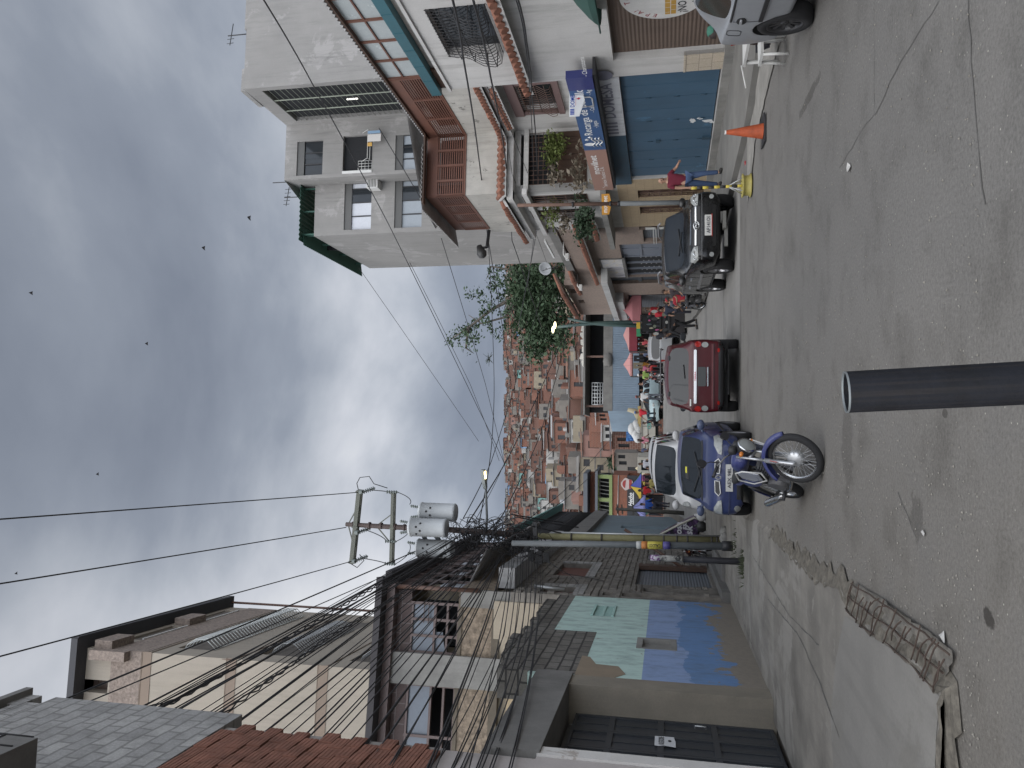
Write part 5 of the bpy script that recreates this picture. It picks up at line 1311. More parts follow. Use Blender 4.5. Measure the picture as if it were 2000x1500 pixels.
# street lamp on that mast
la = A(950, 1036, 21.9); lb_ = A(949, 955, 21.2); lc = A(944, 917, 21.0)
t = thing('street_lamp', 'lit grey street lamp on a curved arm below the three transformers', 'street lamp', la)
m = MB(); m.tube([la, A(951, 1010, 21.7), A(950, 985, 21.4), lb_], .035, 8); m.build('lamp_arm', polegrey, t)
m = MB(); d = (lc - lb_); sd = V((0, 1, 0)); up = V((0, 0, 1))
pr = [(0, .05), (.1, .10), (.3, .14), (.8, .15), (1, .10)]
ring = []
for f, w in pr:
    c = lb_ + d * f
    for (x, z) in ((-w, -.03), (w, -.03), (w * .8, .06), (-w * .8, .06)): ring.append(c + sd * x + up * z)
fs = [(4 * i + j, 4 * i + (j + 1) % 4, 4 * i + 4 + (j + 1) % 4, 4 * i + 4 + j) for i in range(4) for j in range(4)] + [(0, 1, 2, 3), (19, 18, 17, 16)]
m.add(ring, fs); m.build('lamp_head', plain('lamp_grey', (.17, .19, .19), .5), t)
m = MB()
for f in (.62, .82): m.box(Loc(lb_ + d * f), -.05, .05, -.045, -.03, -.09, .09)
m.build('lamp_led', plain('lamp_led', (.9, .8, .4), .4, emit=(1.0, .80, .32), estr=4.0), t)
# grey pole with advert, short black stub
g = gnd(1431, 1067, .05); tp = at(1000, 1061, 20.5)
t = thing('grey_pole', 'thin grey steel pole with a yellow and orange advert band beside the yellow mast', 'pole', g)
m = MB(); m.tube([g, at(1180, 1063, 20.5), tp], [.095, .085, .075], 12); mast = m.build('mast', polegrey, t)
m = MB(); m.tube([g, g + V((0, 0, .25))], .125, 12); m.build('collar', iron, mast)
m = MB()
def band(px0, px1, mi):
    a = g.lerp(tp, (1431 - px0) / 401.); b = g.lerp(tp, (1431 - px1) / 401.); m.tube([a, b], .097, 14, mi)
band(1325, 1313, 0); band(1312, 1286, 1); band(1286, 1275, 2); band(1275, 1266, 3)
adv = m.build('advert_band', [plain('ad_violet', (.07, .06, .20), .6), plain('ad_yellow', (.42, .36, .06), .6), plain('ad_orange', (.42, .16, .04), .6), plain('ad_white', (.4, .4, .38), .6)], mast)
m = MB(); q = g.lerp(tp, (1431 - 1308) / 401.)
vs, fs = text_pts('CALDOS', .10, .30, .01)      # lettering runs up the pole
m.add([q + V((.10 * sin((-b + .05) * 9), -.10 * cos((-b + .05) * 9), a)) for a, b in vs], fs); m.build('lettering', ink, adv)
g = gnd(1450, 1097, .05); tp = at(1266, 1089, 17.8)
t = thing('stub_post', 'cut off black post with torn purple and white bills in front of the stone house', 'post', g)
m = MB(); m.tube([g, at(1330, 1092, 17.8), tp], [.075, .07, .065], 12); mast = m.build('post_shaft', paint('post_black', (.035, .035, .04), .6, .25, 3, .4, (.12, .1, .09)), t)
m = MB(); a = g.lerp(tp, .92); b = g.lerp(tp, .98); m.tube([g.lerp(tp, .62), g.lerp(tp, .86)], .069, 12, 0); m.tube([g.lerp(tp, .86), g.lerp(tp, .97)], .070, 12, 1); m.build('torn_bill', [paint('bill_torn', (.25, .245, .23), .9, .4, 9, patch=(.05, .05, .05), pscale=5, pth=.5), paint('bill_purple', (.40, .38, .42), .9, .1, 2, patch=(.14, .05, .16), pscale=14, pth=.5)], mast)
# old wooden pole and leaning iron bar by the blue grey house
g = gsolve(1336, 1002)
m = MB(); tp = at(1203, 994, g.y); m.tube([g, tp], [.11, .08], 8)
for f in (.97, .9, .74): q = g.lerp(tp, f); m.bar(q - V((.25, 0, 0)), q + V((.25, 0, .05)), .07)
m.build('wooden_pole', paint('old_wood', (.085, .08, .07), .9, .3, 4), None, 'short weathered wooden pole at the corner of the brick bar', 'pole')
g = gsolve(1372, 1048); m = MB(); m.tube([V((g.x, 26, .05)), at(1220, 1034, 26.5)], .05, 8); m.build('iron_rail', ironbr, None, 'rust brown iron bar standing just past the yellow mast', 'post')
# rusty pole on the right
g = V((at(1345, 397, 23.6).x, 23.6, .13)); tp = at(1011, 401, 23.6)
t = thing('rusty_pole', 'rust topped grey pole on the right pavement behind the black off-roader', 'pole', g)
m = MB(); m2 = g.lerp(tp, .48); m.tube([g, m2], .075, 12); m.build('lower_shaft', polegrey, t)
m = MB(); m.tube([m2, tp], [.06, .055], 12); m.build('upper_shaft', paint('rust_brown', (.14, .085, .065), .85, .3, 3), t)
m = MB()
for f in (.48, .52, .71): p = g.lerp(tp, f); m.tube([p, p + V((0, 0, .06))], .085, 12)
m.build('strap', iron, t)
# flood lamp on an arm from the corner building
a = RW.P(sY(RW, 31.3), at(952, 432, 31).z, 0); b = at(951, 483, 31.0)
t = thing('cobra_lamp', 'old dark street lamp head on a long arm from the louvre bay corner', 'street lamp', a)
m = MB(); m.tube([a, a.lerp(b, .9), b], .07, 8); m.tube([b, at(941, 484, 31)], .05, 8); m.build('lamp_arm', iron, t)
m = MB(); c = at(937, 484, 31); m.lathe(c, (-.85, -.2, -.35), [(.05, -.12), (.12, -.08), (.15, .1), (.21, .25), (.16, .42), (.02, .5)], 14); m.build('lamp_head', plain('lamp_dark', (.03, .03, .03), .5), t)
# twin green lamp masts by the market
for k_, (pts, lb) in enumerate((([(1226, 640), (1185, 634), (1150, 631), (1109, 622)], 'dark green lamp mast leaning right by the blue shed'), ([(1226, 628), (1165, 631), (1120, 635), (1089, 639)], 'dark green lamp mast with lit twin heads by the blue shed'))):
    q = [at(px, py, 47) for px, py in pts]; q[0].z = gz(47)
    t = thing('lamp_mast', lb, 'street lamp', q[0])
    m = MB(); m.tube(q, [.13, .11, .10, .08], 10); m.build('mast', plain('mast_green', (.04, .075, .07), .5), t)
    if k_:
        for px, py in ((1084, 635), (1080, 644)):
            c = at(px, py, 47); m = MB(); m.ball(c, .22, 10, 0, (1, .7, .35)); m.build('lamp_head', plain('lamp_lit', (.9, .85, .6), .4, emit=(1, .9, .55), estr=3), t)
# ---------------------------------------------------------------- cables
NC = [0]
def cable(pts, r=.012, sag=.15, lb='thin black overhead cable slung from the transformer mast towards the left buildings', grp='cables along the left buildings', twist=False):
    q = [p if isinstance(p, Vector) else at(*p) for p in pts]; path = []
    for a, b in zip(q[:-1], q[1:]):
        h = hang(a, b, sag, 14); path += h if not path else h[1:]
    m = MB()
    if twist:
        for ph in (0, pi):
            out = []; L = 0
            for i, (a, b) in enumerate(zip(path[:-1], path[1:])):
                n = max(2, int((b - a).length / .12))
                for j in range(n):
                    p = a.lerp(b, j / n); L += (b - a).length / n; out.append(p + V((.03 * cos(L * 9 + ph), 0, .035 * sin(L * 9 + ph))))
            m.tube(out, r * .8, 5)
    else: m.tube(path, r, 5)
    m.build('overhead_cable', cable_m, None, lb, 'cable', grp, origin=q[0])
far_hv = 'bare power line running overhead from the top crossarm of the transformer mast'
for f, (px, py) in zip((.03, .0, .97), ((0, 1014), (0, 1140), (0, 1282))):
    a = ca0.lerp(ca1, f) if f else A(676, 1030); b = at(px, py, 9.7); cable([a, b, a + (b - a) * 1.6], .013, .05, far_hv, 'bare power lines overhead')
# fan of service cables to the left edge
RB = random.Random(5)
fan = [(815, 1075, 0, 1418, .016), (850, 1080, 0, 1442, .011), (905, 1060, 95, 1500, .02), (910, 1066, 130, 1500, .012), (890, 1070, 60, 1500, .010)]
for i in range(33):
    f = i / 32.; sx = 880 + 120 * f + RB.uniform(-14, 14); sy = 1052 + 42 * f + RB.uniform(-10, 10); ex = 30 + 860 * f + RB.uniform(-26, 26)
    fan.append((sx, sy, ex, 1500, RB.choice([.008, .010, .010, .013, .016])))
for (sx, sy, ex, ey, r) in fan:
    a = at(sx, sy, 21.6 + RB.uniform(-.3, .3)); Yn_ = 8.7 if ey == 1500 else 8.9
    b = at(ex, ey, Yn_); c = a + (b - a) * 1.5
    cable([a, b, c], r, RB.uniform(.02, .14))
for i in range(12):
    f = i / 11.; a = at(1000 + 60 * f, 1060 + 45 * f + RB.uniform(-8, 8), 21.2); b = at(860 + 135 * f + RB.uniform(-12, 12), 1500, 8.9)
    cable([a, at(985 + 65 * f + RB.uniform(-10, 10), 1240, 14.5), b], RB.choice([.008, .010]), .04)
cable([at(870, 1082, 21.5), at(745, 1140, 18), at(340, 1370, 11.2), at(200, 1405, 10), at(0, 1475, 8.7)], .017, .02, 'thick twisted black cable pair looping down towards the near left corner', 'twisted cables', True)
cable([at(930, 1070, 21.5), at(640, 1245, 13.5), at(430, 1395, 10.2), at(230, 1500, 8.8)], .015, .03, 'second twisted black cable running below the first to the left edge', 'twisted cables', True)
# drops at the mast
for (a, b, c) in (((960, 1040), (1010, 1010), (1130, 1030)), ((955, 1046), (1020, 1022), (1140, 1050)), ((930, 1032), (1000, 1005), (1100, 1020))):
    cable([at(*a, 21.8), at(*b, 21.2), at(*c, 22.5)], .02, -.12, 'heavy black cable arching off the transformer mast', 'arching mast cables')
for (a, b, c) in (((1040, 1088), (1110, 1060), (1135, 1090)), ((1045, 1085), (1100, 1120), (1180, 1135)), ((1050, 1092), (1090, 1110), (1130, 1142))):
    cable([at(*a, 21.3), at(*b, 21.0), at(*c, 21.0)], .008, .1, 'slack grey drop wire over the stone house front', 'drop wires on the stone house')
# cables on the right side and across the street
rl = 'black cable strung along the right hand buildings'
for pts, r in (([(884, 0, 11.5), (904, 110, 15.5), (934, 300, 24), (951, 452, 36), (1000, 760, 60)], .022), ([(924, 0, 11.5), (958, 150, 17), (986, 300, 25), (1000, 470, 38), (1058, 640, 46)], .022),
               ([(1012, 0, 12), (1028, 80, 14.5), (1038, 180, 19), (1048, 300, 25), (1052, 430, 32), (1012, 640, 46)], .018), ([(1008, 0, 12), (1025, 80, 14.5), (1034, 180, 19), (1040, 300, 25), (1046, 430, 32), (1030, 560, 42)], .012),
               ([(985, 255, 25), (1000, 340, 26), (1040, 440, 33), (1070, 520, 40)], .010), ([(940, 150, 19), (1000, 260, 24), (1060, 420, 31)], .010)):
    cable([at(*p) for p in pts], r, .02, rl, 'cables along the right buildings')
xl_ = 'long cable crossing the sky from the grey tower to the far left mast'
for pts, r in (([(512, -5, 17), (608, 160, 24), (760, 440, 40), (935, 800, 52), (985, 905, 56)], .022), ([(700, 522, 47), (935, 862, 55)], .015), ([(740, 250, 34), (857, 450, 42), (948, 750, 55), (990, 930, 58)], .020), ([(800, 512, 48), (918, 750, 55), (975, 900, 60)], .018)):
    cable([at(*p) for p in pts], r, .03, xl_, 'cables crossing the sky')
cr_ = 'black cable from the transformer mast sloping down past the brick hillside'
for pts, r in (([(905, 1012, 22), (960, 900, 30), (1020, 700, 44), (1062, 560, 46)], .016), ([(915, 1020, 22), (1000, 880, 34), (1100, 660, 46)], .022), ([(955, 1035, 22), (985, 1000, 26), (1055, 850, 40), (1110, 640, 50)], .022),
               ([(935, 1025, 22), (960, 870, 32), (965, 740, 44), (953, 460, 38)], .018), ([(925, 1022, 22), (985, 905, 30), (1010, 840, 40)], .010), ([(970, 1060, 22), (1100, 960, 36), (1190, 860, 60)], .014), ([(985, 1060, 22), (1110, 970, 36), (1200, 885, 60)], .014), ([(975, 1040, 22), (1010, 960, 28), (1060, 900, 40), (1110, 850, 60)], .012)):
    cable([at(*p) for p in pts], r, .04, cr_, 'cables towards the hillside')
m = MB()
c = at(955, 700, 45)
for i in range(40): m.tube([c, c + V((R.gauss(0, .2), R.gauss(0, .2), R.gauss(0, .14)))], .012, 3)
m.build('air_plant', paint('air_plant', (.05, .065, .045), .9), None, 'bristly air plant clinging to the cable over the street', 'plant')
# ================================================================ hillside of houses
RH = random.Random(21)
def sstep(t): t = min(1, max(0, t)); return t * t * (3 - 2 * t)
def hzv(X, Y):
    t = (Y - 110) / 490.0
    if t <= 0: return 1.85
    z = 1.85 + 117 * (min(t, 1) * .86 + .14 * sstep(t))
    z += 3.2 * noise.noise(V((X * .02, Y * .015, 3))) * min(1, t * 3)
    if t > 1: z -= (Y - 600) * .25
    return z
m = MB(); xs = [-525 + i * 30 for i in range(36)]; ys = [78 + i * 13 for i in range(52)]
m.add([(x, y, hzv(x, y) - .05) for y in ys for x in xs], [(j * 36 + i, j * 36 + i + 1, j * 36 + i + 37, j * 36 + i + 36) for j in range(51) for i in range(35)], 0, True)
m.build('hill', paint('hill_earth', (.115, .10, .075), .95, .4, .06, 0, bmp=0, patch=(.045, .06, .032), pscale=.05, pth=.52), kind='structure', origin=(0, 90, 0))
bcols = [(.185, .072, .045), (.155, .062, .042), (.215, .088, .056), (.125, .058, .042), (.165, .08, .058)]
hm = {}
for i, c in enumerate(bcols): hm['brick%d' % i] = bricks('hill_brick_%d' % i, c, dk(c, .8), (.17, .12, .10), .45, .25, .03, .9, .2, .5, (.13, .09, .075))
hm['grey'] = paint('hill_grey', (.165, .15, .132), .9, .25, .5, .5); hm['white'] = paint('hill_white', (.33, .32, .30), .9, .15, .5, .5, (.2, .18, .16)); hm['mint'] = paint('hill_mint', (.17, .31, .28), .9, .15, .5, .4)
hm['pink'] = paint('hill_pink', (.24, .14, .115), .9, .2, .5, .5); hm['blue'] = paint('hill_blue', (.16, .25, .38), .9, .2, .5, .4); hm['cream'] = paint('hill_cream', (.24, .205, .15), .9, .2, .5, .5)
cword = {'grey': 'grey rendered', 'white': 'white painted', 'mint': 'mint green', 'pink': 'dull pink', 'blue': 'blue painted', 'cream': 'cream rendered'}
for i, w in enumerate(('orange brick', 'dark red brick', 'pale orange brick', 'brown brick', 'dusty pink brick')): cword['brick%d' % i] = w
rzinc = [zinc, paint('roof_rust', (.17, .085, .055), .8, .3, .6), paint('roof_pale', (.28, .28, .28), .6, .2, .6), paint('roof_dark', (.06, .057, .056), .8, .3, .6)]
slabm = paint('hill_slab', (.15, .14, .128), .9, .3, .5)
hdark = plain('hill_window', (.018, .018, .02), .6)
def hill_house(X, Y, far, tot):
    z = hzv(X, Y); w = RH.uniform(3.4, 6.4); d = RH.uniform(3.6, 5.4); st = RH.choice([1, 1, 1, 2, 2, 2, 3]); hh = st * 2.65 + RH.uniform(0, .6)
    kind = RH.choice(['brick0', 'brick0', 'brick1', 'brick1', 'brick2', 'brick2', 'brick3', 'brick3', 'brick4', 'brick4', 'brick0', 'brick2', 'brick1', 'brick3', 'brick0', 'brick2', 'grey', 'grey', 'grey', 'grey', 'white', 'white', 'cream', 'cream', 'pink', RH.choice(['mint', 'blue', 'grey', 'brick1'])])
    yaw = RH.gauss(0, .22); a = V((cos(yaw), sin(yaw))); p0 = V((X, Y)) - a * w / 2; p1 = V((X, Y)) + a * w / 2
    Wl = Wall((p0.x, p0.y), (p1.x, p1.y), z - 2.5); B = 2.5; hs = []
    for s in range(st):
        n = max(1, int(w / RH.uniform(1.9, 3.6)))
        for i in range(n):
            if RH.random() < .15: continue
            ws = RH.uniform(.8, 1.5); x = w * (i + .5) / n + RH.uniform(-.3, .3); x = min(max(x, ws / 2 + .25), w - ws / 2 - .25); zz = B + s * 2.65 + (.2 if RH.random() < .2 else .95)
            hs.append((x - ws / 2, x + ws / 2, zz, B + s * 2.65 + 2.15))
    hs = [h for h in hs if h[3] < B + hh - .1]
    m = MB(); m.holes(Wl, 0, w, 0, B + hh, .25, hs); m.box(Wl, 0, w, 0, B + hh - .002, -d, -.255)
    if RH.random() < .35 and st < 3:          # part of a further storey, still open
        f = RH.uniform(.35, .7); m.box(Wl, 0 if RH.random() < .5 else w * (1 - f), w if RH.random() < .5 else w * f, B + hh, B + hh + 2.4, -d, -.8)
    for s in range(1, st): m.box(Wl, 0, w, B + s * 2.65 - .15, B + s * 2.65 + .05, -.02, .05, 1)
    if far:
        for h in hs: m.box(Wl, h[0], h[1], h[2], h[3], -.25, -.18, 2)
    rt = RH.random(); roofs = 'flat slab roof'
    rm = MB()
    if rt < .30: rm.box(Wl, -.15, w + .15, B + hh, B + hh + .18, -d, .3); rmat = slabm
    elif rt < .86:
        q = RH.uniform(.3, 1.1); rm.prism([Wl.P(-.3, B + hh + .05, .6), Wl.P(w + .3, B + hh + .05, .6), Wl.P(w + .3, B + hh + q, -d - .3), Wl.P(-.3, B + hh + q, -d - .3)], (0, 0, .08)); rmat = RH.choice(rzinc); roofs = 'sheet roof'
    else:
        for (a0, a1, d0, d1) in ((0, w, -.2, 0), (0, .2, -d, -.2), (w - .2, w, -d, -.2)): rm.box(Wl, a0, a1, B + hh + .0, B + hh + .8, d0, d1)
        rmat = hm[kind]; roofs = 'walled roof terrace'
    if RH.random() < .3:
        c = Wl.P(RH.uniform(.8, w - .8), B + hh + .2, -d * .5); rm.lathe(c, (0, 0, 1), [(.5, 0), (.55, .9), (.5, 1.1), (.15, 1.25), (0, 1.25)], 10)
    if tot is not None: tot.append((m, rm, kind, rmat)); return
    zone = 'high up' if Y > 320 else 'halfway up' if Y > 240 else 'low down'
    side = 'left' if X / Y < -.085 else 'right, near the tree' if X / Y > .03 else 'middle'
    lb = '%s %s storey hillside house, %s, %s %s' % (cword[kind], ('', 'one', 'two', 'three')[st], roofs, zone, side)
    o = m.build('hillside_house', [hm[kind], slabm, hdark], None, lb, 'house', 'houses on the hillside', origin=(X, Y, z))
    rm.build('roof', rmat, o)
    if not far:
        for h in hs:
            wm = MB(); wm.box(Wl, h[0], h[1], h[2], h[3], -.25, -.18); wm.build('window', hdark, o)
rowsY = []; y = 124
while y < 602: rowsY.append(y); y += 5.4 + (y - 124) * .005
nh_ = 0; extra = []
for Y in rowsY:
    x = -.33 * Y + RH.uniform(0, 5)
    while x < .26 * Y:
        q = x / Y; zt = hzv(x, Y) + 6.5; vv = 1000 - 1500 * (((zt - EYE) / Y) * CP - SP) / (CP + ((zt - EYE) / Y) * SP)
        inside = -.185 < q < .095
        hid = (-.045 < q < .2 and vv > 1142) or (q < -.10 and vv > 1150) or q < -.178 or q > .088 or vv > 1240
        if -.19 < q < .12 and hid and inside and vv > 1160: x += RH.uniform(3.6, 6.2); continue
        inside = inside and not hid
        if inside and nh_ < 300: hill_house(x, Y + RH.uniform(-2, 2), Y > 260, None); nh_ += 1
        else: hill_house(x, Y + RH.uniform(-2, 2), True, extra)
        x += RH.uniform(3.6, 6.0)
big = MB(); allm = list(hm.keys()); idx = {k: i for i, k in enumerate(allm)}
for m, rm, kind, rmat in extra:
    k = len(big.v); big.v += m.v; big.f += [[k + i for i in f] for f in m.f]; big.m += [idx[kind] if a == 0 else len(allm) + (0 if a == 1 else 1) for a in m.m]; big.sm += m.sm
    k = len(big.v); big.v += rm.v; big.f += [[k + i for i in f] for f in rm.f]; big.m += [len(allm)] * len(rm.f); big.sm += rm.sm
big.build('far_houses', [hm[k] for k in allm] + [slabm, hdark], kind='stuff', origin=(0, 300, 0))
# ---------------------------------------------------------------- foliage
def leafmat(name, c):
    m, nt, b = newmat(name)
    n1 = nz(nt, coord(nt), .5, 5, .7); n2 = nz(nt, coord(nt), 6, 3, .6)
    nt.links.new(mix(nt, ramp(nt, mix(nt, .5, n1, n2), [(.3, 0), (.7, 1)]), dk(c, .55), dk(c, 1.5)), b.inputs['Base Color'])
    b.inputs['Roughness'].default_value = .6; b.inputs['Specular IOR Level'].default_value = .3
    try: b.inputs['Transmission Weight'].default_value = 0
    except Exception: pass
    return m
leaf_a = leafmat('leaf_green', (.040, .068, .034)); leaf_b = leafmat('leaf_dark', (.032, .055, .030)); leaf_c = leafmat('leaf_yellow_green', (.10, .125, .035)); leaf_dry = leafmat('leaf_dry', (.17, .145, .11))
bark = paint('bark', (.12, .105, .09), .95, .3, 3, .2)
def leaves(mb, c, n, rad, size, rng, flat=1.0):
    for _ in range(n):
        p = c + V((rng.gauss(0, rad[0]), rng.gauss(0, rad[1]), rng.gauss(0, rad[2])))
        u = V((rng.gauss(0, 1), rng.gauss(0, 1), rng.gauss(0, .6))).normalized(); w = u.cross(V((rng.gauss(0, 1), rng.gauss(0, 1), rng.gauss(0, 1)))).normalized()
        s = size * rng.uniform(.5, 1.3)
        mb.add([p - u * s, p + w * s * .5, p + u * s, p - w * s * .5], [(0, 1, 2, 3)])
RT = random.Random(3)
YT = 62
tb = at(1115, 545, YT); tb.z = 1.8
t = thing('street_tree', 'tall leafy tree leaning left over the street behind the beige building', 'tree', tb)
limbs = [[(1120, 545), (1085, 525), (1040, 555), (1010, 578), (960, 605), (915, 640), (880, 663)], [(1040, 555), (985, 620), (940, 632), (915, 615)], [(1085, 525), (1010, 530), (960, 520), (950, 545)], [(1010, 578), (1000, 610), (1020, 650)], [(1090, 535), (1070, 600), (1060, 650), (1070, 690)], [(915, 640), (910, 680), (925, 690)], [(1085, 527), (1060, 560), (1050, 600)]]
tm = MB(); cm = MB()
for i, l in enumerate(limbs):
    q = [at(px, py, YT + (0 if i < 2 else (i % 3 - 1) * 1.5) * (k / len(l))) for k, (px, py) in enumerate(l)]
    if i == 0: q = [tb] + q
    n = len(q); r0 = .34 if i == 0 else .15
    tm.tube(q, [r0 * (1 - .85 * k / (n - 1)) for k in range(n)], 7)
tm.build('trunk', bark, t)
def Pq(px, py, dy=0): return at(px, py, YT + dy)
for k in range(70):            # dense lower crown
    px = RT.uniform(1015, 1105); py = RT.uniform(520, 668); 
    if px < 1035 and py > 620 and RT.random() < .5: continue
    leaves(cm, Pq(px, py, RT.uniform(-3, 3)), 110, (.62, .8, .5), .20, RT)
for k in range(26): leaves(cm, Pq(RT.uniform(995, 1050), RT.uniform(522, 640), RT.uniform(-2.5, 2.5)), 80, (.5, .6, .42), .19, RT)
for (px, py, n) in [(878, 664, 50), (890, 655, 70), (902, 648, 80), (915, 640, 90), (928, 632, 80), (930, 660, 60), (918, 662, 50), (905, 672, 30), (920, 688, 22), (945, 610, 90), (950, 630, 60), (960, 598, 90), (935, 575, 50), (920, 572, 45), (945, 583, 40), (965, 560, 80), (960, 535, 70), (975, 545, 90), (980, 580, 90), (985, 610, 90), (1000, 635, 90), (985, 640, 60), (995, 560, 120), (975, 520, 90), (1000, 590, 110), (960, 640, 50), (972, 655, 45)]:
    leaves(cm, Pq(px, py, RT.uniform(-1, 1)), int(n * .8), (.27, .5, .25), .16, RT)
for (px, py) in ((1042, 690), (1050, 680), (1035, 675), (1060, 670)): leaves(cm, Pq(px, py), 120, (.5, .6, .5), .2, RT)
cm.build('crown', leaf_a, t)
# bushes among the hill houses
for (px, py, Y, w, lb) in ((1068, 770, 430, 7.0, 'dark round tree standing among the hillside houses'), (1062, 868, 450, 6.0, 'dark green tree between hillside houses left of the round one'), (1010, 770, 570, 5, 'small tree on the ridge line'), (1200, 925, 150, 4, 'scrubby grey green tree above the rainbow umbrella'), (1215, 905, 140, 3.5, 'low scrub at the foot of the hill')):
    c = at(px, py, Y); t = thing('hill_tree', lb, 'tree', V((c.x, c.y, hzv(c.x, c.y))))
    m = MB(); m.tube([V((c.x, c.y, hzv(c.x, c.y))), c], [.4, .2], 6); m.build('trunk', bark, t)
    m = MB()
    for k in range(16): leaves(m, c + V((RT.gauss(0, w * .42), RT.gauss(0, w * .4), RT.gauss(0, w * .42))), 70, (w * .16, w * .16, w * .14), .5, RT)
    m.build('crown', leaf_b, t)
# balcony plants on the corner building
def plant(name, lb, c, spread, n, size, mat_, stems=6, ln=.9, cat='plant'):
    t = thing(name, lb, cat, c); m = MB()
    tips = []
    for i in range(stems):
        e = c + V((RT.gauss(0, spread[0]), RT.gauss(0, spread[1]), RT.uniform(-.3, 1) * spread[2])); mid = c.lerp(e, .5) + V((RT.gauss(0, .1), RT.gauss(0, .05), .1)); m.tube([c, mid, e], [.014, .01, .006], 4); tips += [e, mid]
    m.build('stems', plain('stem_brown', (.14, .10, .07), .9), t); m = MB()
    for e in tips: leaves(m, e, n // len(tips), (spread[0] * .32, spread[1] * .5, spread[2] * .28), size, RT)
    m.build('leaves', mat_, t)
yb_ = lambda px, py: at(px, py, 26.6)
plant('balcony_plant', 'yellow green bush on the plank balcony, nearest the corner', yb_(1090, 268), (.34, .12, .38), 520, .075, leaf_c)
plant('balcony_plant', 'yellow green bush at the middle of the plank balcony', yb_(1092, 300), (.3, .12, .4), 480, .075, leaf_c)
plant('balcony_plant', 'dry grey leafed plant at the left end of the plank balcony', yb_(1090, 342), (.22, .12, .3), 160, .09, leaf_dry)
plant('hanging_plant', 'tangle of dry stems and roots drooping behind the brown sign half', yb_(1140, 345), (.4, .15, .4), 200, .10, leaf_dry, 16)
yc_ = lambda px, py, Y=28.5: at(px, py, Y)
plant('balcony_plant', 'dark green shrub spilling over the side balcony past the rusty pole', yc_(1150, 425), (.45, .4, .42), 900, .09, leaf_b, 8)
plant('balcony_plant', 'reddish yellow vine climbing the side balcony grille', yc_(1095, 412), (.4, .4, .5), 300, .08, leaf_c, 9)
plant('balcony_plant', 'pale leafed plant on the far end of the side balcony', yc_(1112, 432, 30), (.3, .3, .3), 160, .09, leaf_dry, 7)
# ================================================================ market at the end of the street
def mk(px, py, Y): return at(px, py, Y)
YS = 60.0
p0 = at(1245, 803, YS); p1 = at(1245, 600, YS); SH = Wall((p0.x, YS), (p1.x, YS + .6))
zz = lambda px: at(px, 720, YS).z
t = thing('market_shed', 'two storey market shed with blue corrugated front and dark open upper floor', 'building', V(((p0.x + p1.x) / 2, YS + 2, gz(YS))))
Lh = SH.L + 4
m = MB(); m.box(SH, 0, Lh, zz(1248), zz(1196), -.2, 0); m.build('corrugated_front', corr_blue, t)
sd = Wall((p0.x - 1.9, YS + 5), (p0.x, YS)); m = MB(); m.box(sd, 0, sd.L, zz(1246), zz(1187), -.2, 0); m.build('side_sheet', paint('side_blue', (.20, .27, .34), .5, .2, 1, .4), t)
m = MB(); m.box(SH, 0, Lh, zz(1196) + .002, zz(1178), -.3, .03); m.build('concrete_band', concrete_dk, t)
m = MB(); m.box(SH, 0, Lh, gz(YS), zz(1140), -4, -3.6); m.build('back_wall', plain('shed_black', (.016, .016, .018), .9), t)
m = MB(); m.box(SH, -.3, Lh, zz(1143), zz(1139), -4, .3); m.build('upper_roof', concrete_dk, t)
m = MB()
for s in (.3, 4.2, Lh - .5): m.box(SH, s, s + .15, zz(1178), zz(1143), -.3, -.15)
for s in (.25, 2, 5): m.box(SH, s, s + .18, gz(YS), zz(1248), -.3, -.1)
m.build('post', plain('post_brown', (.16, .10, .08), .8), t)
m = MB(); grille(m, SH, .5, 2.2, zz(1177), zz(1156), -.1, 6, 4, .04); m.build('upper_railing', galv, t)
m = MB(); tp = plain('torn_sheet', (.60, .58, .52), .8)
for i in range(6):
    s = 3.4 + i * .55; m.prism([SH.P(s, zz(1140), .33), SH.P(s + .55, zz(1140), .33), SH.P(s + .5, zz(1137) + R.uniform(0, .25), .33), SH.P(s + .1, zz(1138) + R.uniform(0, .3), .33)], SH.n * .03)
m.build('torn_sheet', tp, t)
m = MB(); c = SH.P(4.0, zz(1187), .1); m.lathe(c, (-1, -.2, .1), [(.15, -.5), (.32, -.3), (.38, .2), (.25, .5), (.1, .52)], 10); m.build('hanging_drum', concrete_dk, t)
# canopies
def canopy(lb, cpx, w, h, mat_, n=4, Y=52, sag=.0, cat='canopy', name='market_canopy', val=.35, rim=None):
    c = mk(*cpx, Y); t = thing(name, lb, cat, V((c.x, Y, gz(Y))))
    m = MB(); ring = [c + V((w * cos(2 * pi * (i + .5) / n), w * .8 * sin(2 * pi * (i + .5) / n), 0)) for i in range(n)]; apex = c + V((0, 0, h))
    mid = [p.lerp(apex, .5) - V((0, 0, h * .10)) for p in ring]; low = [p - V((0, 0, val)) for p in ring]
    k = n; mats = mat_ if isinstance(mat_, list) else [mat_]
    for i in range(n):
        j = (i + 1) % n; mi = i % max(1, len(mats) - (1 if len(mats) == 5 else 0))
        m.add([ring[i], ring[j], mid[j], mid[i]], [(0, 1, 2, 3)], mi, True); m.add([mid[i], mid[j], apex], [(0, 1, 2)], mi, True)
        if val: m.add([low[i], low[j], ring[j], ring[i]], [(0, 1, 2, 3)], len(mats) - 1)
    m.build('canopy_cloth', mats, t)
    m = MB()
    if n == 4:
        for p in ring: m.tube([V((p.x, p.y, gz(Y))), p], .04, 5)
    else:
        m.tube([V((c.x, c.y, gz(Y))), apex], .03, 6)
        for p in ring: m.tube([apex, p], .01, 4)
    m.build('canopy_pole', iron, t)
pk = paint('canopy_pink', (.44, .22, .21), .8, .1, 1); mr = paint('canopy_maroon', (.20, .035, .05), .8, .15, 1)
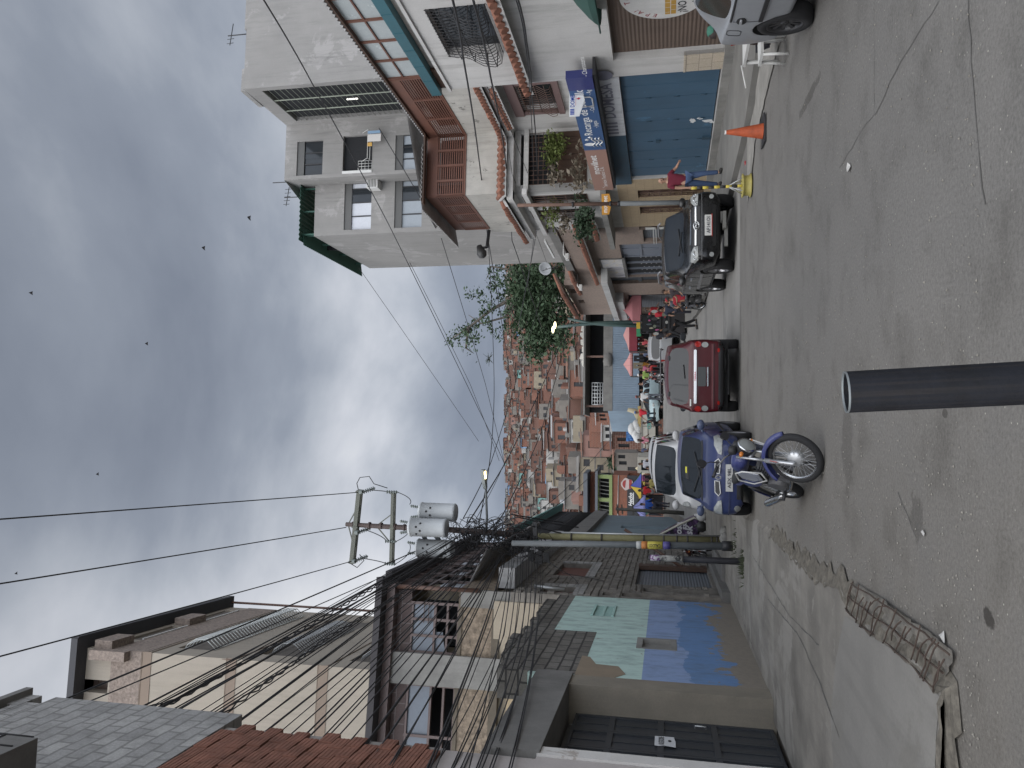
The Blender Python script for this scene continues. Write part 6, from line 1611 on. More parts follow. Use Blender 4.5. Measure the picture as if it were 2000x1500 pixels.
canopy('faded pink market canopy with a maroon fringe, right one of the pair under the shed', (1230, 655), 1.55, .42, [pk, pk, pk, pk, mr], 4, 50, val=.5)
canopy('faded pink pointed market canopy left of the maroon fringed one', (1232, 712), 1.15, .5, pk, 4, 52, val=.12)
canopy('dusty rose awning tucked against the end of the beige building', (1236, 604), 1.1, .6, paint('canopy_rose', (.33, .13, .14), .8, .15, 1), 4, 46, val=.5)
um = [plain('umb_yellow', (.46, .33, .04), .8), plain('umb_blue', (.06, .08, .32), .8), plain('umb_green', (.035, .22, .10), .8)]
canopy('blue, green and yellow striped market umbrella in front of the brick bar', (1253, 950), 1.05, .72, [um[0], um[1], um[2], um[0], um[1], um[2]], 6, 50, name='market_umbrella', cat='umbrella', val=0)
canopy('lilac market umbrella beside the striped one', (1257, 992), .85, .7, plain('umb_lilac', (.24, .25, .50), .8), 8, 49, name='market_umbrella', cat='umbrella', val=.12)
canopy('cream and brown tarpaulin tent behind the white vans', (1260, 915), .9, .7, [plain('tarp_cream', (.42, .37, .25), .8), plain('tarp_brown', (.16, .07, .05), .8)], 4, 54, val=.3)
m = MB()
for i, c in enumerate([0, 1, 2]): m.box(W0, *(sorted((at(1240, 612 + i * 15, 46).x, at(1240, 612 + (i + 1) * 15, 46).x))), at(1252, 620, 46).z, at(1243, 620, 46).z, -46.1, -46, i)
m.build('stall_banner', [um[1], um[0], um[2]], None, 'blue, yellow and green strip banner over the dark clothes stall', 'banner')
# clothes hanging under the canopies
hang_c = [((1252, 680), (.14, .12, .08), 'olive trousers hanging at the right under the pink canopies'), ((1250, 700), (.015, .015, .02), 'black trousers hanging between the olive pairs'), ((1249, 714), (.16, .14, .10), 'khaki trousers hanging at the left under the pink canopies'), ((1250, 662), (.16, .06, .06), 'small maroon garment hanging below the fringed canopy')]
for (px, c, lb) in hang_c:
    p = mk(*px, 51); m = MB(); w = .2; h = .45
    m.box(Loc(p), -w, w, h * .45, h * .9, -.03, .03); m.box(Loc(p), -w, -.03, -h * .6, h * .45 - .002, -.03, .03); m.box(Loc(p), .03, w, -h * .5, h * .45 - .002, -.03, .03); m.bar(p + V((0, 0, h * .9)), p + V((0, 0, h + .7)), .01)
    m.build('hanging_trousers', plain('cloth_%s' % px[1], c, .9), None, lb, 'clothes', 'clothes under the canopies')
# stall counters with goods
def stall(lb, px0, px1, Y, pxt, pxb, goods, n, name='market_stall'):
    a = mk(pxb, px0, Y); b = mk(pxb, px1, Y); x0, x1 = min(a.x, b.x), max(a.x, b.x); z0 = gz(Y); zt = mk(pxt, px0, Y).z
    t = thing(name, lb, 'stall', V(((x0 + x1) / 2, Y, z0))); Wl = Loc((x0, Y, 0)); w = x1 - x0
    m = MB(); m.box(Wl, 0, w, z0 + .85, z0 + .92, -.5, .4)
    for s in (.05, w - .05): m.box(Wl, s - .04, s + .04, z0, zt, -.45, -.38); m.box(Wl, s - .03, s + .03, z0, z0 + .85, .3, .36)
    m.box(Wl, 0, w, zt - .05, zt, -.45, -.35); m.build('frame', iron, t)
    m = MB(); m.box(Wl, .05, w - .05, z0 + .1, z0 + .85, -.3, .32); m.build('skirt', plain('stall_dark', (.03, .028, .03), .9), t)
    m = MB(); m.box(Wl, .05, w - .05, z0 + .92, zt - .1, -.42, -.38); m.build('back_cloth', dark, t)
    for i in range(n):
        c = goods[i % len(goods)]; m = MB(); s = w * (i + .5) / n; hgt = R.uniform(.12, .35); zz_ = z0 + .92 if i % 2 else z0 + 1.25 + .3 * R.random()
        ww = w / n * .42
        pts = [Wl.P(s + ww * cos(q), zz_ + hgt * (.5 + .5 * sin(q)) , .05 + .1 * (i % 2 == 1)) for q in [2 * pi * j / 7 for j in range(7)]]
        m.prism(pts[::-1] if False else pts, Wl.n * .16); m.build('goods', plain('goods_%02d_%02d_%02d' % tuple(int(v * 99) for v in c), c, .7), t)
gd = [(.42, .36, .06), (.45, .20, .25), (.03, .08, .30), (.40, .40, .40), (.30, .03, .04), (.1, .3, .12), (.02, .02, .03)]
stall('stall of bright packets under the lilac umbrella', 968, 1003, 50, 1256, 1300, gd, 9)
stall('low stall of coloured goods below the striped umbrella', 930, 962, 51, 1256, 1300, gd[3:] + gd[:3], 7)
stall('dark stall hung with clothes and bags by the lamp masts', 612, 650, 44, 1250, 1330, [(.02, .02, .025), (.35, .08, .2), (.3, .28, .2), (.03, .03, .04), (.05, .07, .08)], 10)
stall('dark stall table with papers near the grey hatchback', 604, 655, 40, 1296, 1345, [(.3, .3, .28), (.03, .03, .03), (.12, .14, .1)], 7)
# corner bar with brick face and green balcony
YBR = 57.0; q0 = at(1250, 1030, YBR); q1 = at(1250, 929, YBR); BR = Wall((q0.x, YBR), (q1.x, YBR))
zb = lambda px: at(px, 970, YBR).z
t = thing('brick_bar', 'corner bar with brick face, green timber balcony and black signboard', 'building', V(((q0.x + q1.x) / 2, YBR + 2, gz(YBR))))
brk = bricks('bar_brick', (.25, .10, .06), (.21, .085, .055), (.17, .10, .08), .3, .09, .01, .85, .3, .3)
m = MB(); m.box(BR, 0, BR.L, zb(1226), zb(1196), -3, 0); m.box(BR, 0, BR.L, gz(57), zb(1226) - .002, -3, -1.6); m.build('brick_wall', brk, t)
m = MB(); m.box(BR, 0, BR.L, zb(1247), zb(1225), .005, .12)
bs_ = m.build('signboard', plain('sign_slate', (.018, .02, .024), .5), t)
m = MB(); fn = lambda x, y: BR.P(x, y, .123)
sx_ = BR.uv(1236, 988)[0]; text(m, fn, 'Hecho', sx_, zb(1236) + .02, .30, width=.95, bold=.02, shear=.25); m.prism([fn(sx_ + .1, zb(1238)), fn(sx_ + 1.0, zb(1238)), fn(sx_ + 1.0, zb(1238) + .05), fn(sx_ + .1, zb(1238) + .05)], BR.n * .002); m.build('lettering', swh, bs_)
m = MB(); cc = BR.uv(1225, 945)
m.prism([BR.P(cc[0] + .42 * x * (1 + .15 * sin(5 * a)), cc[1] + .45 * y, .13) for a, (x, y) in zip([2 * pi * i / 22 for i in range(22)], circle(22, 1))], BR.n * .05); bd = m.build('round_badge', plain('badge_pale', (.42, .36, .34), .6), t)
m = MB(); m.box(BR, cc[0] - .33, cc[0] + .33, cc[1] - .34, cc[1] - .14, .18, .2); m.prism([BR.P(cc[0] + .3 * x, cc[1] + .08 + .26 * y, .182) for x, y in circle(14, 1, 0, pi)], BR.n * .01); m.build('badge_band', plain('badge_red', (.25, .03, .03), .6), bd)
m = MB(); grn2 = paint('balcony_green', (.20, .25, .10), .7, .15, 1)
m.box(BR, 0, BR.L, zb(1196) + .002, zb(1190), -.2, .12); m.box(BR, 0, BR.L, zb(1170), zb(1165), -.2, .1)
for f in (.02, .52, .97): m.box(BR, BR.L * f - .15, BR.L * f + .12, zb(1190), zb(1170), -.15, .08)
m.build('balcony_frame', grn2, t)
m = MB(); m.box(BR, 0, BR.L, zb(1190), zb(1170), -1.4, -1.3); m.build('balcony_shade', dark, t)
m = MB()
for i in range(14): m.bar(BR.P(BR.L * i / 13, zb(1190), -.05), BR.P(BR.L * i / 13 + .1, zb(1170), -.05), .06)
m.build('balcony_lattice', plain('lattice_grey', (.12, .12, .11), .8), t)
m = MB(); m.box(BR, -.2, BR.L + .3, zb(1168), zb(1163), -2.5, .35); m.box(BR, 0, BR.L + .1, zb(1148), zb(1140), -2.5, .3); m.build('roof_slab', plain('slab_slate', (.09, .10, .115), .7), t)
m = MB(); m.box(BR, 0, BR.L, zb(1163), zb(1148), -2, -1.9); m.build('upper_wall', brk, t)
m = MB(); m.tube([BR.P(0, zb(1206), .05), BR.P(BR.L, zb(1208), .06)], .03, 5); m.build('conduit', galv, t)
# mid ground shacks between shed and bar
for (px0, px1, py0, py1, Y, mt, lb) in ((1165, 1192, 806, 824, 75, hm['brick2'], 'orange brick hut beside the blue shed'), (1196, 1235, 806, 842, 72, hm['brick1'], 'brick hut with dark doorway behind the loaded cream truck'), (1195, 1240, 850, 878, 80, hm['brick3'], 'ruined brick hut behind the truck'), (1200, 1232, 884, 912, 85, hm['grey'], 'grey shack above the vans'), (1176, 1200, 830, 860, 100, hm['white'], 'small white hut with a tin roof above the truck')):
    a = at(px1, py1, Y); b = at(px0, py0, Y); Wl = Wall((a.x, Y), (b.x, Y + R.uniform(-.4, .4))); t = thing('market_hut', lb, 'hut', V(((a.x + b.x) / 2, Y, hzv(a.x, Y))))
    z0 = hzv(a.x, Y) - .3; z1 = b.z; w = Wl.L; hz_ = a.z + .1
    m = MB(); hl = [(w * .15, w * .4, hz_ + (z1 - hz_) * .2, hz_ + (z1 - hz_) * .7), (w * .6, w * .85, hz_ + (z1 - hz_) * .3, hz_ + (z1 - hz_) * .75)]; m.holes(Wl, 0, w, z0, z1, .2, hl); m.box(Wl, 0, w, z0, z1, -3, -.21); m.build('wall', mt, t)
    for h in hl: m = MB(); m.box(Wl, *h, -.2, -.15); m.build('opening', dark, t)
    m = MB(); m.prism([Wl.P(-.2, z1 + .02, .4), Wl.P(w + .2, z1 + .02, .4), Wl.P(w + .2, z1 + .4, -3.1), Wl.P(-.2, z1 + .4, -3.1)], (0, 0, .06)); m.build('roof', R.choice(rzinc), t)
a = at(1250, 862, 66); b = at(1223, 842, 66); m = MB(); Wl = Wall((a.x, 66), (b.x, 66.2))
n = 7; P_ = [Wl.P(Wl.L * i / n, a.z + (b.z - a.z) * j / 4, .15 * sin(i * 1.3 + j)) for j in range(5) for i in range(n + 1)]
m.add(P_, [(j * 8 + i, j * 8 + i + 1, j * 8 + i + 9, j * 8 + i + 8) for j in range(4) for i in range(7)]); m.build('blue_tarp', plain('tarp_blue', (.06, .17, .40), .6), None, 'bright blue tarpaulin hung behind the loaded cream truck', 'tarpaulin')
# ================================================================ vehicles
DG = bpy.context.evaluated_depsgraph_get
tyre_m = plain('tyre_rubber', (.016, .016, .017), .85, var=.25); blackp = plain('black_plastic', (.02, .02, .022), .6); chrome = plain('chrome', (.55, .56, .57), .18, 1.0)
alloy = plain('alloy', (.42, .43, .44), .35, .8); lens = glass('lamp_lens', (.26, .27, .265), .08, .6); lens_r = glass('lamp_red', (.30, .015, .012), .12, .3); carglass = glass('car_glass', (.012, .015, .018), .05, .35); carglass_s = glass('car_glass_sky', (.012, .015, .019), .03, .5)
platew = plain('plate_white', (.50, .50, .48), .5); amber = plain('amber', (.5, .16, .02), .3); under = plain('under_black', (.01, .01, .01), .95)
def carpaint(name, c, rough=.28, dust=.35, dcol=(.20, .19, .175)):
    if name in MATS: return MATS[name]
    m, nt, b = newmat(name); co = coord(nt)
    n1 = nz(nt, co, 2.2, 6, .65); n2 = nz(nt, co, 30, 4, .7)
    f = N(nt, 'ShaderNodeMath', operation='MULTIPLY'); nt.links.new(ramp(nt, n1, [(.35, .1), (.75, 1)]), f.inputs[0]); f.inputs[1].default_value = dust
    nt.links.new(mix(nt, f.outputs[0], c, dcol), b.inputs['Base Color'])
    nt.links.new(ramp(nt, mix(nt, .3, n1, n2), [(.3, rough), (.7, min(1, rough + .3))]), b.inputs['Roughness'])
    b.inputs['Coat Weight'].default_value = .35; b.inputs['Coat Roughness'].default_value = .08; b.inputs['Specular IOR Level'].default_value = .3
    return m
HATCH = [(.000, .40, .45, .62, .86, .90, .91, .74, .80, .80, .70, 'P'), (.015, .26, .36, .62, .90, .95, .97, .88, .93, .90, .74, 'RW'), (.13, .20, .30, .60, .92, 1.33, 1.39, .94, .99, .94, .76, 'P'),
         (.20, .20, .30, .60, .91, 1.36, 1.42, .95, 1.0, .955, .77, 'S'), (.39, .20, .30, .60, .90, 1.365, 1.43, .95, 1.0, .96, .78, 'P'), (.42, .20, .30, .60, .90, 1.36, 1.425, .95, 1.0, .96, .78, 'S'),
         (.57, .20, .30, .60, .89, 1.32, 1.385, .95, 1.0, .96, .755, 'WS'), (.735, .20, .30, .60, .88, .925, .95, .95, 1.0, .95, .80, 'H'), (.87, .20, .32, .60, .83, .875, .90, .94, .99, .90, .74, 'H'), (.955, .20, .34, .56, .73, .77, .79, .89, .94, .83, .64, 'H'), (.985, .22, .36, .52, .66, .69, .70, .78, .84, .74, .55, 'H'), (1.0, .30, .40, .50, .58, .60, .61, .62, .68, .60, .45, 'P')]
SEDAN = [(.000, .40, .48, .66, .88, .92, .93, .70, .76, .76, .62, 'P'), (.012, .26, .36, .66, .96, 1.01, 1.03, .86, .91, .88, .72, 'P'), (.06, .22, .32, .64, .975, 1.04, 1.07, .92, .97, .92, .74, 'RW'), (.225, .20, .30, .62, .95, 1.33, 1.40, .95, 1.0, .95, .74, 'P'),
         (.25, .20, .30, .62, .945, 1.35, 1.42, .95, 1.0, .955, .755, 'S'), (.40, .20, .30, .61, .92, 1.365, 1.44, .95, 1.0, .96, .77, 'P'), (.42, .20, .30, .61, .92, 1.36, 1.44, .95, 1.0, .96, .77, 'S')] + HATCH[6:]
SUV = [(.000, .50, .56, .80, 1.08, 1.13, 1.15, .86, .90, .88, .75, 'P'), (.008, .40, .50, .82, 1.15, 1.20, 1.22, .93, .97, .95, .78, 'RW'), (.055, .36, .48, .82, 1.19, 1.66, 1.72, .95, 1.0, .965, .79, 'P'), (.10, .34, .46, .82, 1.19, 1.72, 1.785, .95, 1.0, .97, .80, 'S'),
       (.27, .34, .46, .82, 1.18, 1.74, 1.81, .95, 1.0, .97, .81, 'P'), (.295, .34, .46, .82, 1.18, 1.74, 1.81, .95, 1.0, .97, .81, 'S'), (.43, .34, .46, .82, 1.17, 1.74, 1.81, .95, 1.0, .97, .80, 'P'), (.455, .34, .46, .82, 1.17, 1.735, 1.80, .95, 1.0, .97, .80, 'S'),
       (.58, .34, .46, .82, 1.16, 1.68, 1.74, .95, 1.0, .97, .775, 'WS'), (.72, .34, .46, .82, 1.15, 1.195, 1.23, .95, 1.0, .96, .80, 'H'), (.88, .36, .48, .80, 1.09, 1.135, 1.17, .94, .99, .90, .74, 'H'), (.97, .38, .50, .78, 1.0, 1.06, 1.09, .90, .94, .84, .66, 'H'), (.99, .40, .52, .74, .93, .97, .99, .82, .87, .78, .60, 'H'), (1.0, .46, .55, .70, .82, .85, .86, .70, .76, .68, .5, 'P')]
class Car:
    def __init__(c, name, lb, cat, table, L, W, H, paintm, wr, fw, rw, glassm=carglass):
        c.L, c.W, c.H = L, W, H; c.root = thing(name, lb, cat, (0, 0, 0)); href = max(t[6] for t in table); k = H / href
        rings = []; c.kinds = [t[11] for t in table]
        for t in table:
            f, z0, z1, zm, zb, zr, zc, wl, wm, wb, w6 = t[:11]; y = (f - .5) * L; h = W / 2
            half = [(0, z0), (wl * .75, z0), (wl, z1), (wm, zm), (wb, zb), (wb - .035, zb + .025), (w6, zr), (w6 * .55, zr * .35 + zc * .65), (0, zc)]
            half = [V((x * h, y, z * k)) for x, z in half]
            rings.append(half + [V((-p.x, p.y, p.z)) for p in half[7:0:-1]])
        n = 16; vs = [p for r in rings for p in r]; fs = []; mi = []
        for i in range(len(rings) - 1):
            kd = c.kinds[i]
            for j in range(n):
                j2 = (j + 1) % n; seg = min(j, 15 - j); m_ = 0
                if kd == 'S' and seg == 5: m_ = 1
                if kd in ('WS', 'RW') and seg in (6, 7): m_ = 1
                if seg == 0: m_ = 2
                fs.append((i * n + j2, i * n + j, (i + 1) * n + j, (i + 1) * n + j2)); mi.append(m_)
        fs.append(list(range(n))); mi.append(0); e = (len(rings) - 1) * n; fs.append([e + i for i in range(n)][::-1]); mi.append(0)
        me = bpy.data.meshes.new('tmp'); me.from_pydata(vs, [], fs)
        for q in (paintm, glassm, under): me.materials.append(q)
        me.polygons.foreach_set('material_index', mi); me.polygons.foreach_set('use_smooth', [True] * len(fs))
        cr = me.attributes.new('crease_edge', 'FLOAT', 'EDGE'); em = {}
        for p in me.polygons:
            for ek in p.edge_keys: em.setdefault(ek, []).append(p.material_index)
        vals = []
        for ed in me.edges:
            q = em.get(ed.key, []); a, b = ed.key; v = 0.0
            if len(set(q)) > 1: v = .75
            elif a % n == b % n and a % n in (4, 12, 5, 11): v = .35
            elif a % n == b % n and a % n in (2, 14): v = .5
            vals.append(v)
        cr.data.foreach_set('value', vals)
        ob = bpy.data.objects.new('tmp', me); COL.objects.link(ob)
        s = ob.modifiers.new('s', 'SUBSURF'); s.levels = 3; s.render_levels = 3
        c.fy = (fw - .5) * L; c.ry = (rw - .5) * L; c.wr = wr
        m = MB()
        for y in (c.fy, c.ry):
            for sg in (-1, 1): m.tube([V((sg * W * .27, y, wr * 1.02)), V((sg * W * .62, y, wr * 1.02))], wr * 1.13, 28)
        cut = m.build('cut', under, None, origin=(0, 0, 0)); b = ob.modifiers.new('b', 'BOOLEAN'); b.object = cut; b.operation = 'DIFFERENCE'; b.solver = 'EXACT'
        bpy.context.view_layer.update(); dg = DG(); ev = ob.evaluated_get(dg); full = bpy.data.meshes.new_from_object(ev)
        names = [mm.name if mm else '' for mm in full.materials]
        c.bvh = BVHTree.FromPolygons([v.co.copy() for v in full.vertices], [tuple(p.vertices) for p in full.polygons])
        bpy.data.objects.remove(ob); bpy.data.objects.remove(cut)
        for nm, test, mt in (('body', lambda s: s != glassm.name, None), ('windows', lambda s: s == glassm.name, glassm)):
            bm = bmesh.new(); bm.from_mesh(full)
            kill = [f for f in bm.faces if not test(names[f.material_index] if f.material_index < len(names) else under.name)]
            bmesh.ops.delete(bm, geom=kill, context='FACES')
            m2 = bpy.data.meshes.new(nm); bm.to_mesh(m2); bm.free()
            for q in names: m2.materials.append(MATS.get(q, under))
            o = bpy.data.objects.new(nm, m2); COL.objects.link(o); o.parent = c.root; ORG[o.name] = V((0, 0, 0))
            if nm == 'body': c.body = o
            else: c.win = o
    def hit(c, p, d):
        loc, nrm, _, _ = c.bvh.ray_cast(V(p), V(d))
        return (loc, nrm) if loc else (None, None)
    def decal(c, name, pts, mat_, side='front', off=.006, thick=.012, parent=None, label=None):
        """patch laid on the bodywork: pts are (x,z) for front/rear, (y,z) for left/right, (x,y) for top"""
        bm = bmesh.new(); f = bm.faces.new([bm.verts.new((a, b, 0)) for a, b in pts])
        bmesh.ops.triangulate(bm, faces=bm.faces[:])
        for _ in range(4):
            es = [e for e in bm.edges if e.calc_length() > .09]
            if not es: break
            bmesh.ops.subdivide_edges(bm, edges=es, cuts=1); bmesh.ops.triangulate(bm, faces=[f for f in bm.faces if len(f.verts) > 3])
        d = {'front': V((0, -1, 0)), 'rear': V((0, 1, 0)), 'left': V((1, 0, 0)), 'right': V((-1, 0, 0)), 'top': V((0, 0, -1))}[side]
        top = []; low = []; last = None
        for v in bm.verts:
            a, b = v.co.x, v.co.y
            p = V((a, 0, b)) if side in ('front', 'rear') else V((0, a, b)) if side in ('left', 'right') else V((a, b, 0))
            loc, nr = c.hit(p - d * 6, d)
            if loc is None:
                loc, nr, _, _ = c.bvh.find_nearest(p - d * (c.L / 2 if side in ('front', 'rear') else c.W / 2 if side != 'top' else 1)); nr = -d
            if nr.dot(d) > 0: nr = -nr
            nr = (nr - d * .5).normalized()
            top.append(loc + nr * (off + thick)); low.append(loc + nr * (off - thick))
        m = MB(); bm.verts.index_update(); n = len(top); fs = []
        for f in bm.faces:
            q = [v.index for v in f.verts]; a, b, e = (top[i] for i in q)
            if (b - a).cross(e - a).dot(d) > 0: q = q[::-1]
            fs.append(q); fs.append([n + i for i in q[::-1]])
        for e in bm.edges:
            if e.is_boundary:
                a, b = (v.index for v in e.verts); fs.append([a, b, n + b, n + a])
        bm.free(); m.add(top + low, fs)
        return m.build(name, mat_, parent or c.root, label)
    def wheels(c, w, rimm=alloy, spokes=5, ds=(-1, 1)):
        for y in (c.fy, c.ry):
            for sg in ds:
                r = c.wr; o = V((sg * (c.W / 2 - .015 - w), y, r)); ax = V((sg, 0, 0)); m = MB()
                m.lathe(o, ax, [(r * .62, 0), (r * .9, .0), (r * .98, w * .12), (r, w * .3), (r, w * .7), (r * .98, w * .88), (r * .9, w), (r * .66, w * .96), (r * .62, w * .8)], 36)
                ty = m.build('wheel', tyre_m, c.root); m = MB()
                m.lathe(o, ax, [(r * .64, w * .1), (r * .66, w * .95), (r * .62, w * .93), (r * .58, w * .75), (r * .56, w * .4), (0.0, w * .4)], 30)
                for i in range(spokes):
                    a = 2 * pi * i / spokes; u = V((0, cos(a), sin(a))); t = V((0, -sin(a), cos(a))); q = []
                    for (rr, ww, hh) in ((.10, .08, .74), (.35, .06, .78), (.61, .075, .84)):
                        q += [o + u * r * rr + t * r * ww + ax * w * hh, o + u * r * rr - t * r * ww + ax * w * hh, o + u * r * rr - t * r * ww + ax * w * (hh - .22), o + u * r * rr + t * r * ww + ax * w * (hh - .22)]
                    m.add(q, [(4 * k + j, 4 * k + (j + 1) % 4, 4 * k + 4 + (j + 1) % 4, 4 * k + 4 + j) for k in range(2) for j in range(4)])
                m.lathe(o, ax, [(r * .16, w * .5), (r * .15, w * .8), (0, w * .82)], 16); m.build('rim', rimm, ty)
    def mirror(c, y, z, mat_, sides=(-1, 1), sc=1.0):
        for sg in sides:
            m = MB(); x = c.W / 2 * .93; ctr = V((sg * (x + .13 * sc), y, z + .03))
            m.ball(ctr, .11 * sc, 12, 0, (1.05, .55, .72)); m.tube([V((sg * (x - .07), y, z - .03)), ctr], .03, 6); mo = m.build('mirror', mat_, c.root)
            m = MB(); m.box(Loc(ctr + V((0, -.045 * sc, 0))), -.085 * sc, .085 * sc, -.06 * sc, .06 * sc, .0, .02); m.build('mirror_glass', carglass, mo)
    def bar3(c, name, pts, r, mat_, n=6):
        m = MB(); m.tube(pts, r, n); return m.build(name, mat_, c.root)
    def textd(c, s, x, z, h, w, mat_, side, parent, off=.03):
        vs, fs = text_pts(s, h, w, .02); q = []; sx = 1 if side == 'rear' else -1
        d = V((0, 1, 0)) if side == 'rear' else V((0, -1, 0))
        for a, b in vs:
            p = V((sx * (x + a), 0, z + b)); loc, nr = c.hit(p - d * 6, d); q.append((loc if loc else p) - d * off)
        m = MB(); m.add(q, fs); m.build('lettering', mat_, parent)
    def place(c, loc, head):
        c.root.location = loc; c.root.rotation_euler = (0, 0, atan2(-head[0], head[1])); ORG[c.root.name] = V((0, 0, 0))
def rect(x0, x1, z0, z1, ch=0.0):
    if not ch: return [(x0, z0), (x1, z0), (x1, z1), (x0, z1)]
    return [(x0 + ch, z0), (x1 - ch, z0), (x1, z0 + ch), (x1, z1 - ch), (x1 - ch, z1), (x0 + ch, z1), (x0, z1 - ch), (x0, z0 + ch)]
def mir(p): return [(-a, b) for a, b in p][::-1]
# ---- faded blue hatchback facing the camera
c = Car('hatchback_car', 'faded blue hatchback facing the camera behind the leaning motorbike', 'car', HATCH, 3.85, 1.66, 1.43, carpaint('faded_blue', (.012, .022, .09), .28, .30, (.09, .105, .18)), .29, .805, .17)
c.wheels(.19, plain('wheel_cover', (.2, .2, .21), .5), 7)
for s in (1, -1):
    p = [(.44, .625), (.72, .60), (.775, .66), (.74, .75), (.60, .745), (.46, .68)]
    c.decal('headlight', p if s > 0 else mir(p), lens, 'front', .01)
    g_ = [(.075, .72), (.30, .70), (.36, .735), (.30, .795), (.075, .80)]
    gr = c.decal('grille', [(a * 1.0, b - .055) for a, b in g_] if s > 0 else mir([(a, b - .055) for a, b in g_]), blackp, 'front', .012)
    e = [(a, b - .055) for a, b in g_]; e = e if s > 0 else mir(e)
    m = MB(); pp = []
    for a, b in e + e[:1]:
        loc, nr = c.hit((a, 6, b), (0, -1, 0)); pp.append(loc + V((0, .032, 0)))
    m.tube(pp, .011, 6); m.build('grille_rim', plain('rim_white', (.6, .6, .6), .3), gr)
    c.decal('fog_lamp', [(s * .60 + .06 * a, .33 + .06 * b) for a, b in circle(12, 1)], lens, 'front', .012)
m = MB(); loc, nr = c.hit((0, 6, .69), (0, -1, 0)); loc.y += .03
for (r0, r1) in ((.055, .03),):
    q = [(0, 1.25), (.8, 0), (0, -1.25), (-.8, 0)]
    for i in range(4):
        a, b = q[i], q[(i + 1) % 4]; m.bar(loc + V((a[0] * r0, 0, a[1] * r0)), loc + V((b[0] * r0, 0, b[1] * r0)), .02)
m.build('badge', chrome, c.root)
pl_ = c.decal('number_plate', rect(-.26, .26, .42, .55), platew, 'front', .02); c.textd('AEX 98L', -.20, .455, .065, .40, plain('plate_ink', (.05, .05, .06), .6), 'front', pl_, .04)
c.decal('bumper_intake', rect(-.42, .42, .27, .345, .02), blackp, 'front', .006); c.decal('bumper_strip', rect(-.74, .74, .475, .50), carpaint('trim_blue', (.018, .03, .10), .4, .2), 'front', .006)
c.decal('cowl', [(-.60, .90), (.60, .90), (.62, 1.00), (-.62, 1.00)], blackp, 'top', .004, .006)
c.mirror(.62, .93, carpaint('mirror_blue', (.05, .07, .14), .4, .3))
for a, b in (((-.1, 1.02), (.5, .94)), ((.3, 1.0), (-.35, .93))):
    q = []
    for f in range(6):
        x = a[0] + (b[0] - a[0]) * f / 5; y = .95 - .28 * f / 5 * (1 if a[0] < 0 else .9); loc, nr = c.hit((x, y, 4), (0, 0, -1)); q.append(loc + V((0, 0, .02)))
    c.bar3('wiper', q, .010, blackp)
loc, nr = c.hit((-.12, .25, 4), (0, 0, -1))
lv = c.decal('sunscreen_sticker', [(-.02, .44), (.24, .44), (.26, .53), (-.02, .53)], blackp, 'top', .004, .004); c.decal('sticker_print', [(.0, .45), (.13, .45), (.13, .49), (.0, .49)], plain('sticker_yellow', (.6, .55, .05), .5), 'top', .012, .004)
for x in (-1, 1):
    for sd_ in (('left', 'right')[x > 0],): c.decal('door_handle', rect(-.35, -.20, .78, .82), blackp, sd_, .01); c.decal('door_seam', rect(.52, .528, .3, .88), blackp, sd_, .001, .004); c.decal('side_strip', rect(-1.0, 1.0, .50, .55), blackp, sd_, .008)
c.place((-1.74, 15.25 + 1.92, 0), (-.03, -1))
# ---- dark red compact off-roader seen from behind
c = Car('compact_suv', 'dark red compact off-road car seen from behind in mid street', 'car', SUV, 4.0, 1.72, 1.72, carpaint('dark_red', (.060, .003, .007), .25, .08, (.08, .03, .03)), .33, .80, .19, carglass_s)
c.wheels(.22)
for s in (1, -1):
    c.decal('tail_lamp', [(s * .735 + .062 * a, .955 + .075 * b) for a, b in circle(14, 1)], lens_r, 'rear', .018); c.decal('reverse_lamp', [(s * .725 + .062 * a, .80 + .075 * b) for a, b in circle(14, 1)], lens, 'rear', .018); c.decal('reflector', [(s * .60 + .05 * a, .50 + .028 * b) for a, b in circle(10, 1)], lens_r, 'rear', .012)
    cb = MB()
cbz = c.decal('chrome_bar', rect(-.62, .62, .985, 1.045, .02), plain('bright_bar', (.72, .72, .73), .2, .3), 'rear', .02, .014)
c.decal('number_plate_recess', rect(-.22, .22, .78, .96, .02), plain('plate_blank', (.055, .06, .062), .6), 'rear', .014)
c.decal('door_handle', rect(-.22, .22, .725, .755), chrome, 'rear', .03, .02); c.decal('bumper_seam', rect(-.80, .80, .595, .61), blackp, 'rear', .003, .006); c.decal('bumper_lip', rect(-.74, .74, .61, .65), carpaint('red_lip', (.12, .03, .035), .3, .2), 'rear', .012)
c.decal('lower_bumper', rect(-.78, .78, .40, .50), blackp, 'rear', .004)
c.textd('TERRA', -.1, 1.0, .035, .22, red, 'rear', cbz, .06)
m = MB()
for s in (-1, 1): m.tube([V((s * .60, -1.75, 1.77)), V((s * .62, -1.2, 1.80)), V((s * .62, .1, 1.80)), V((s * .60, .3, 1.75))], .018, 6)
for y in (-1.3, -.3): m.tube([V((-.62, y, 1.80)), V((.62, y, 1.80))], .015, 6)
m.build('roof_rack', plain('rack_grey', (.10, .10, .105), .5), c.root)
q = []
for f in range(6): loc, nr = c.hit((-.05 + .32 * f / 5, -6, 1.25 + .03 * f / 5), (0, 1, 0)); q.append(loc + V((0, -.02, 0)))
c.bar3('wiper', q, .011, blackp)
for x in (-.42, .42): c.decal('window_hinge', [(x + .06 * a, 1.60 + .018 * b) for a, b in circle(10, 1)], blackp, 'rear', .012)
c.decal('window_sticker', rect(-.68, -.52, 1.10, 1.13), platew, 'rear', .012)
m = MB(); m.box(Loc((0, -1.86, 0)), -.74, .74, .28, .42, -.2, -.02); m.tube([V((.1, -1.9, .36)), V((.35, -1.93, .34)), V((.5, -1.9, .37)), V((.62, -1.88, .33))], .03, 7); m.build('underbody', under, c.root)
c.mirror(.62, 1.20, blackp)
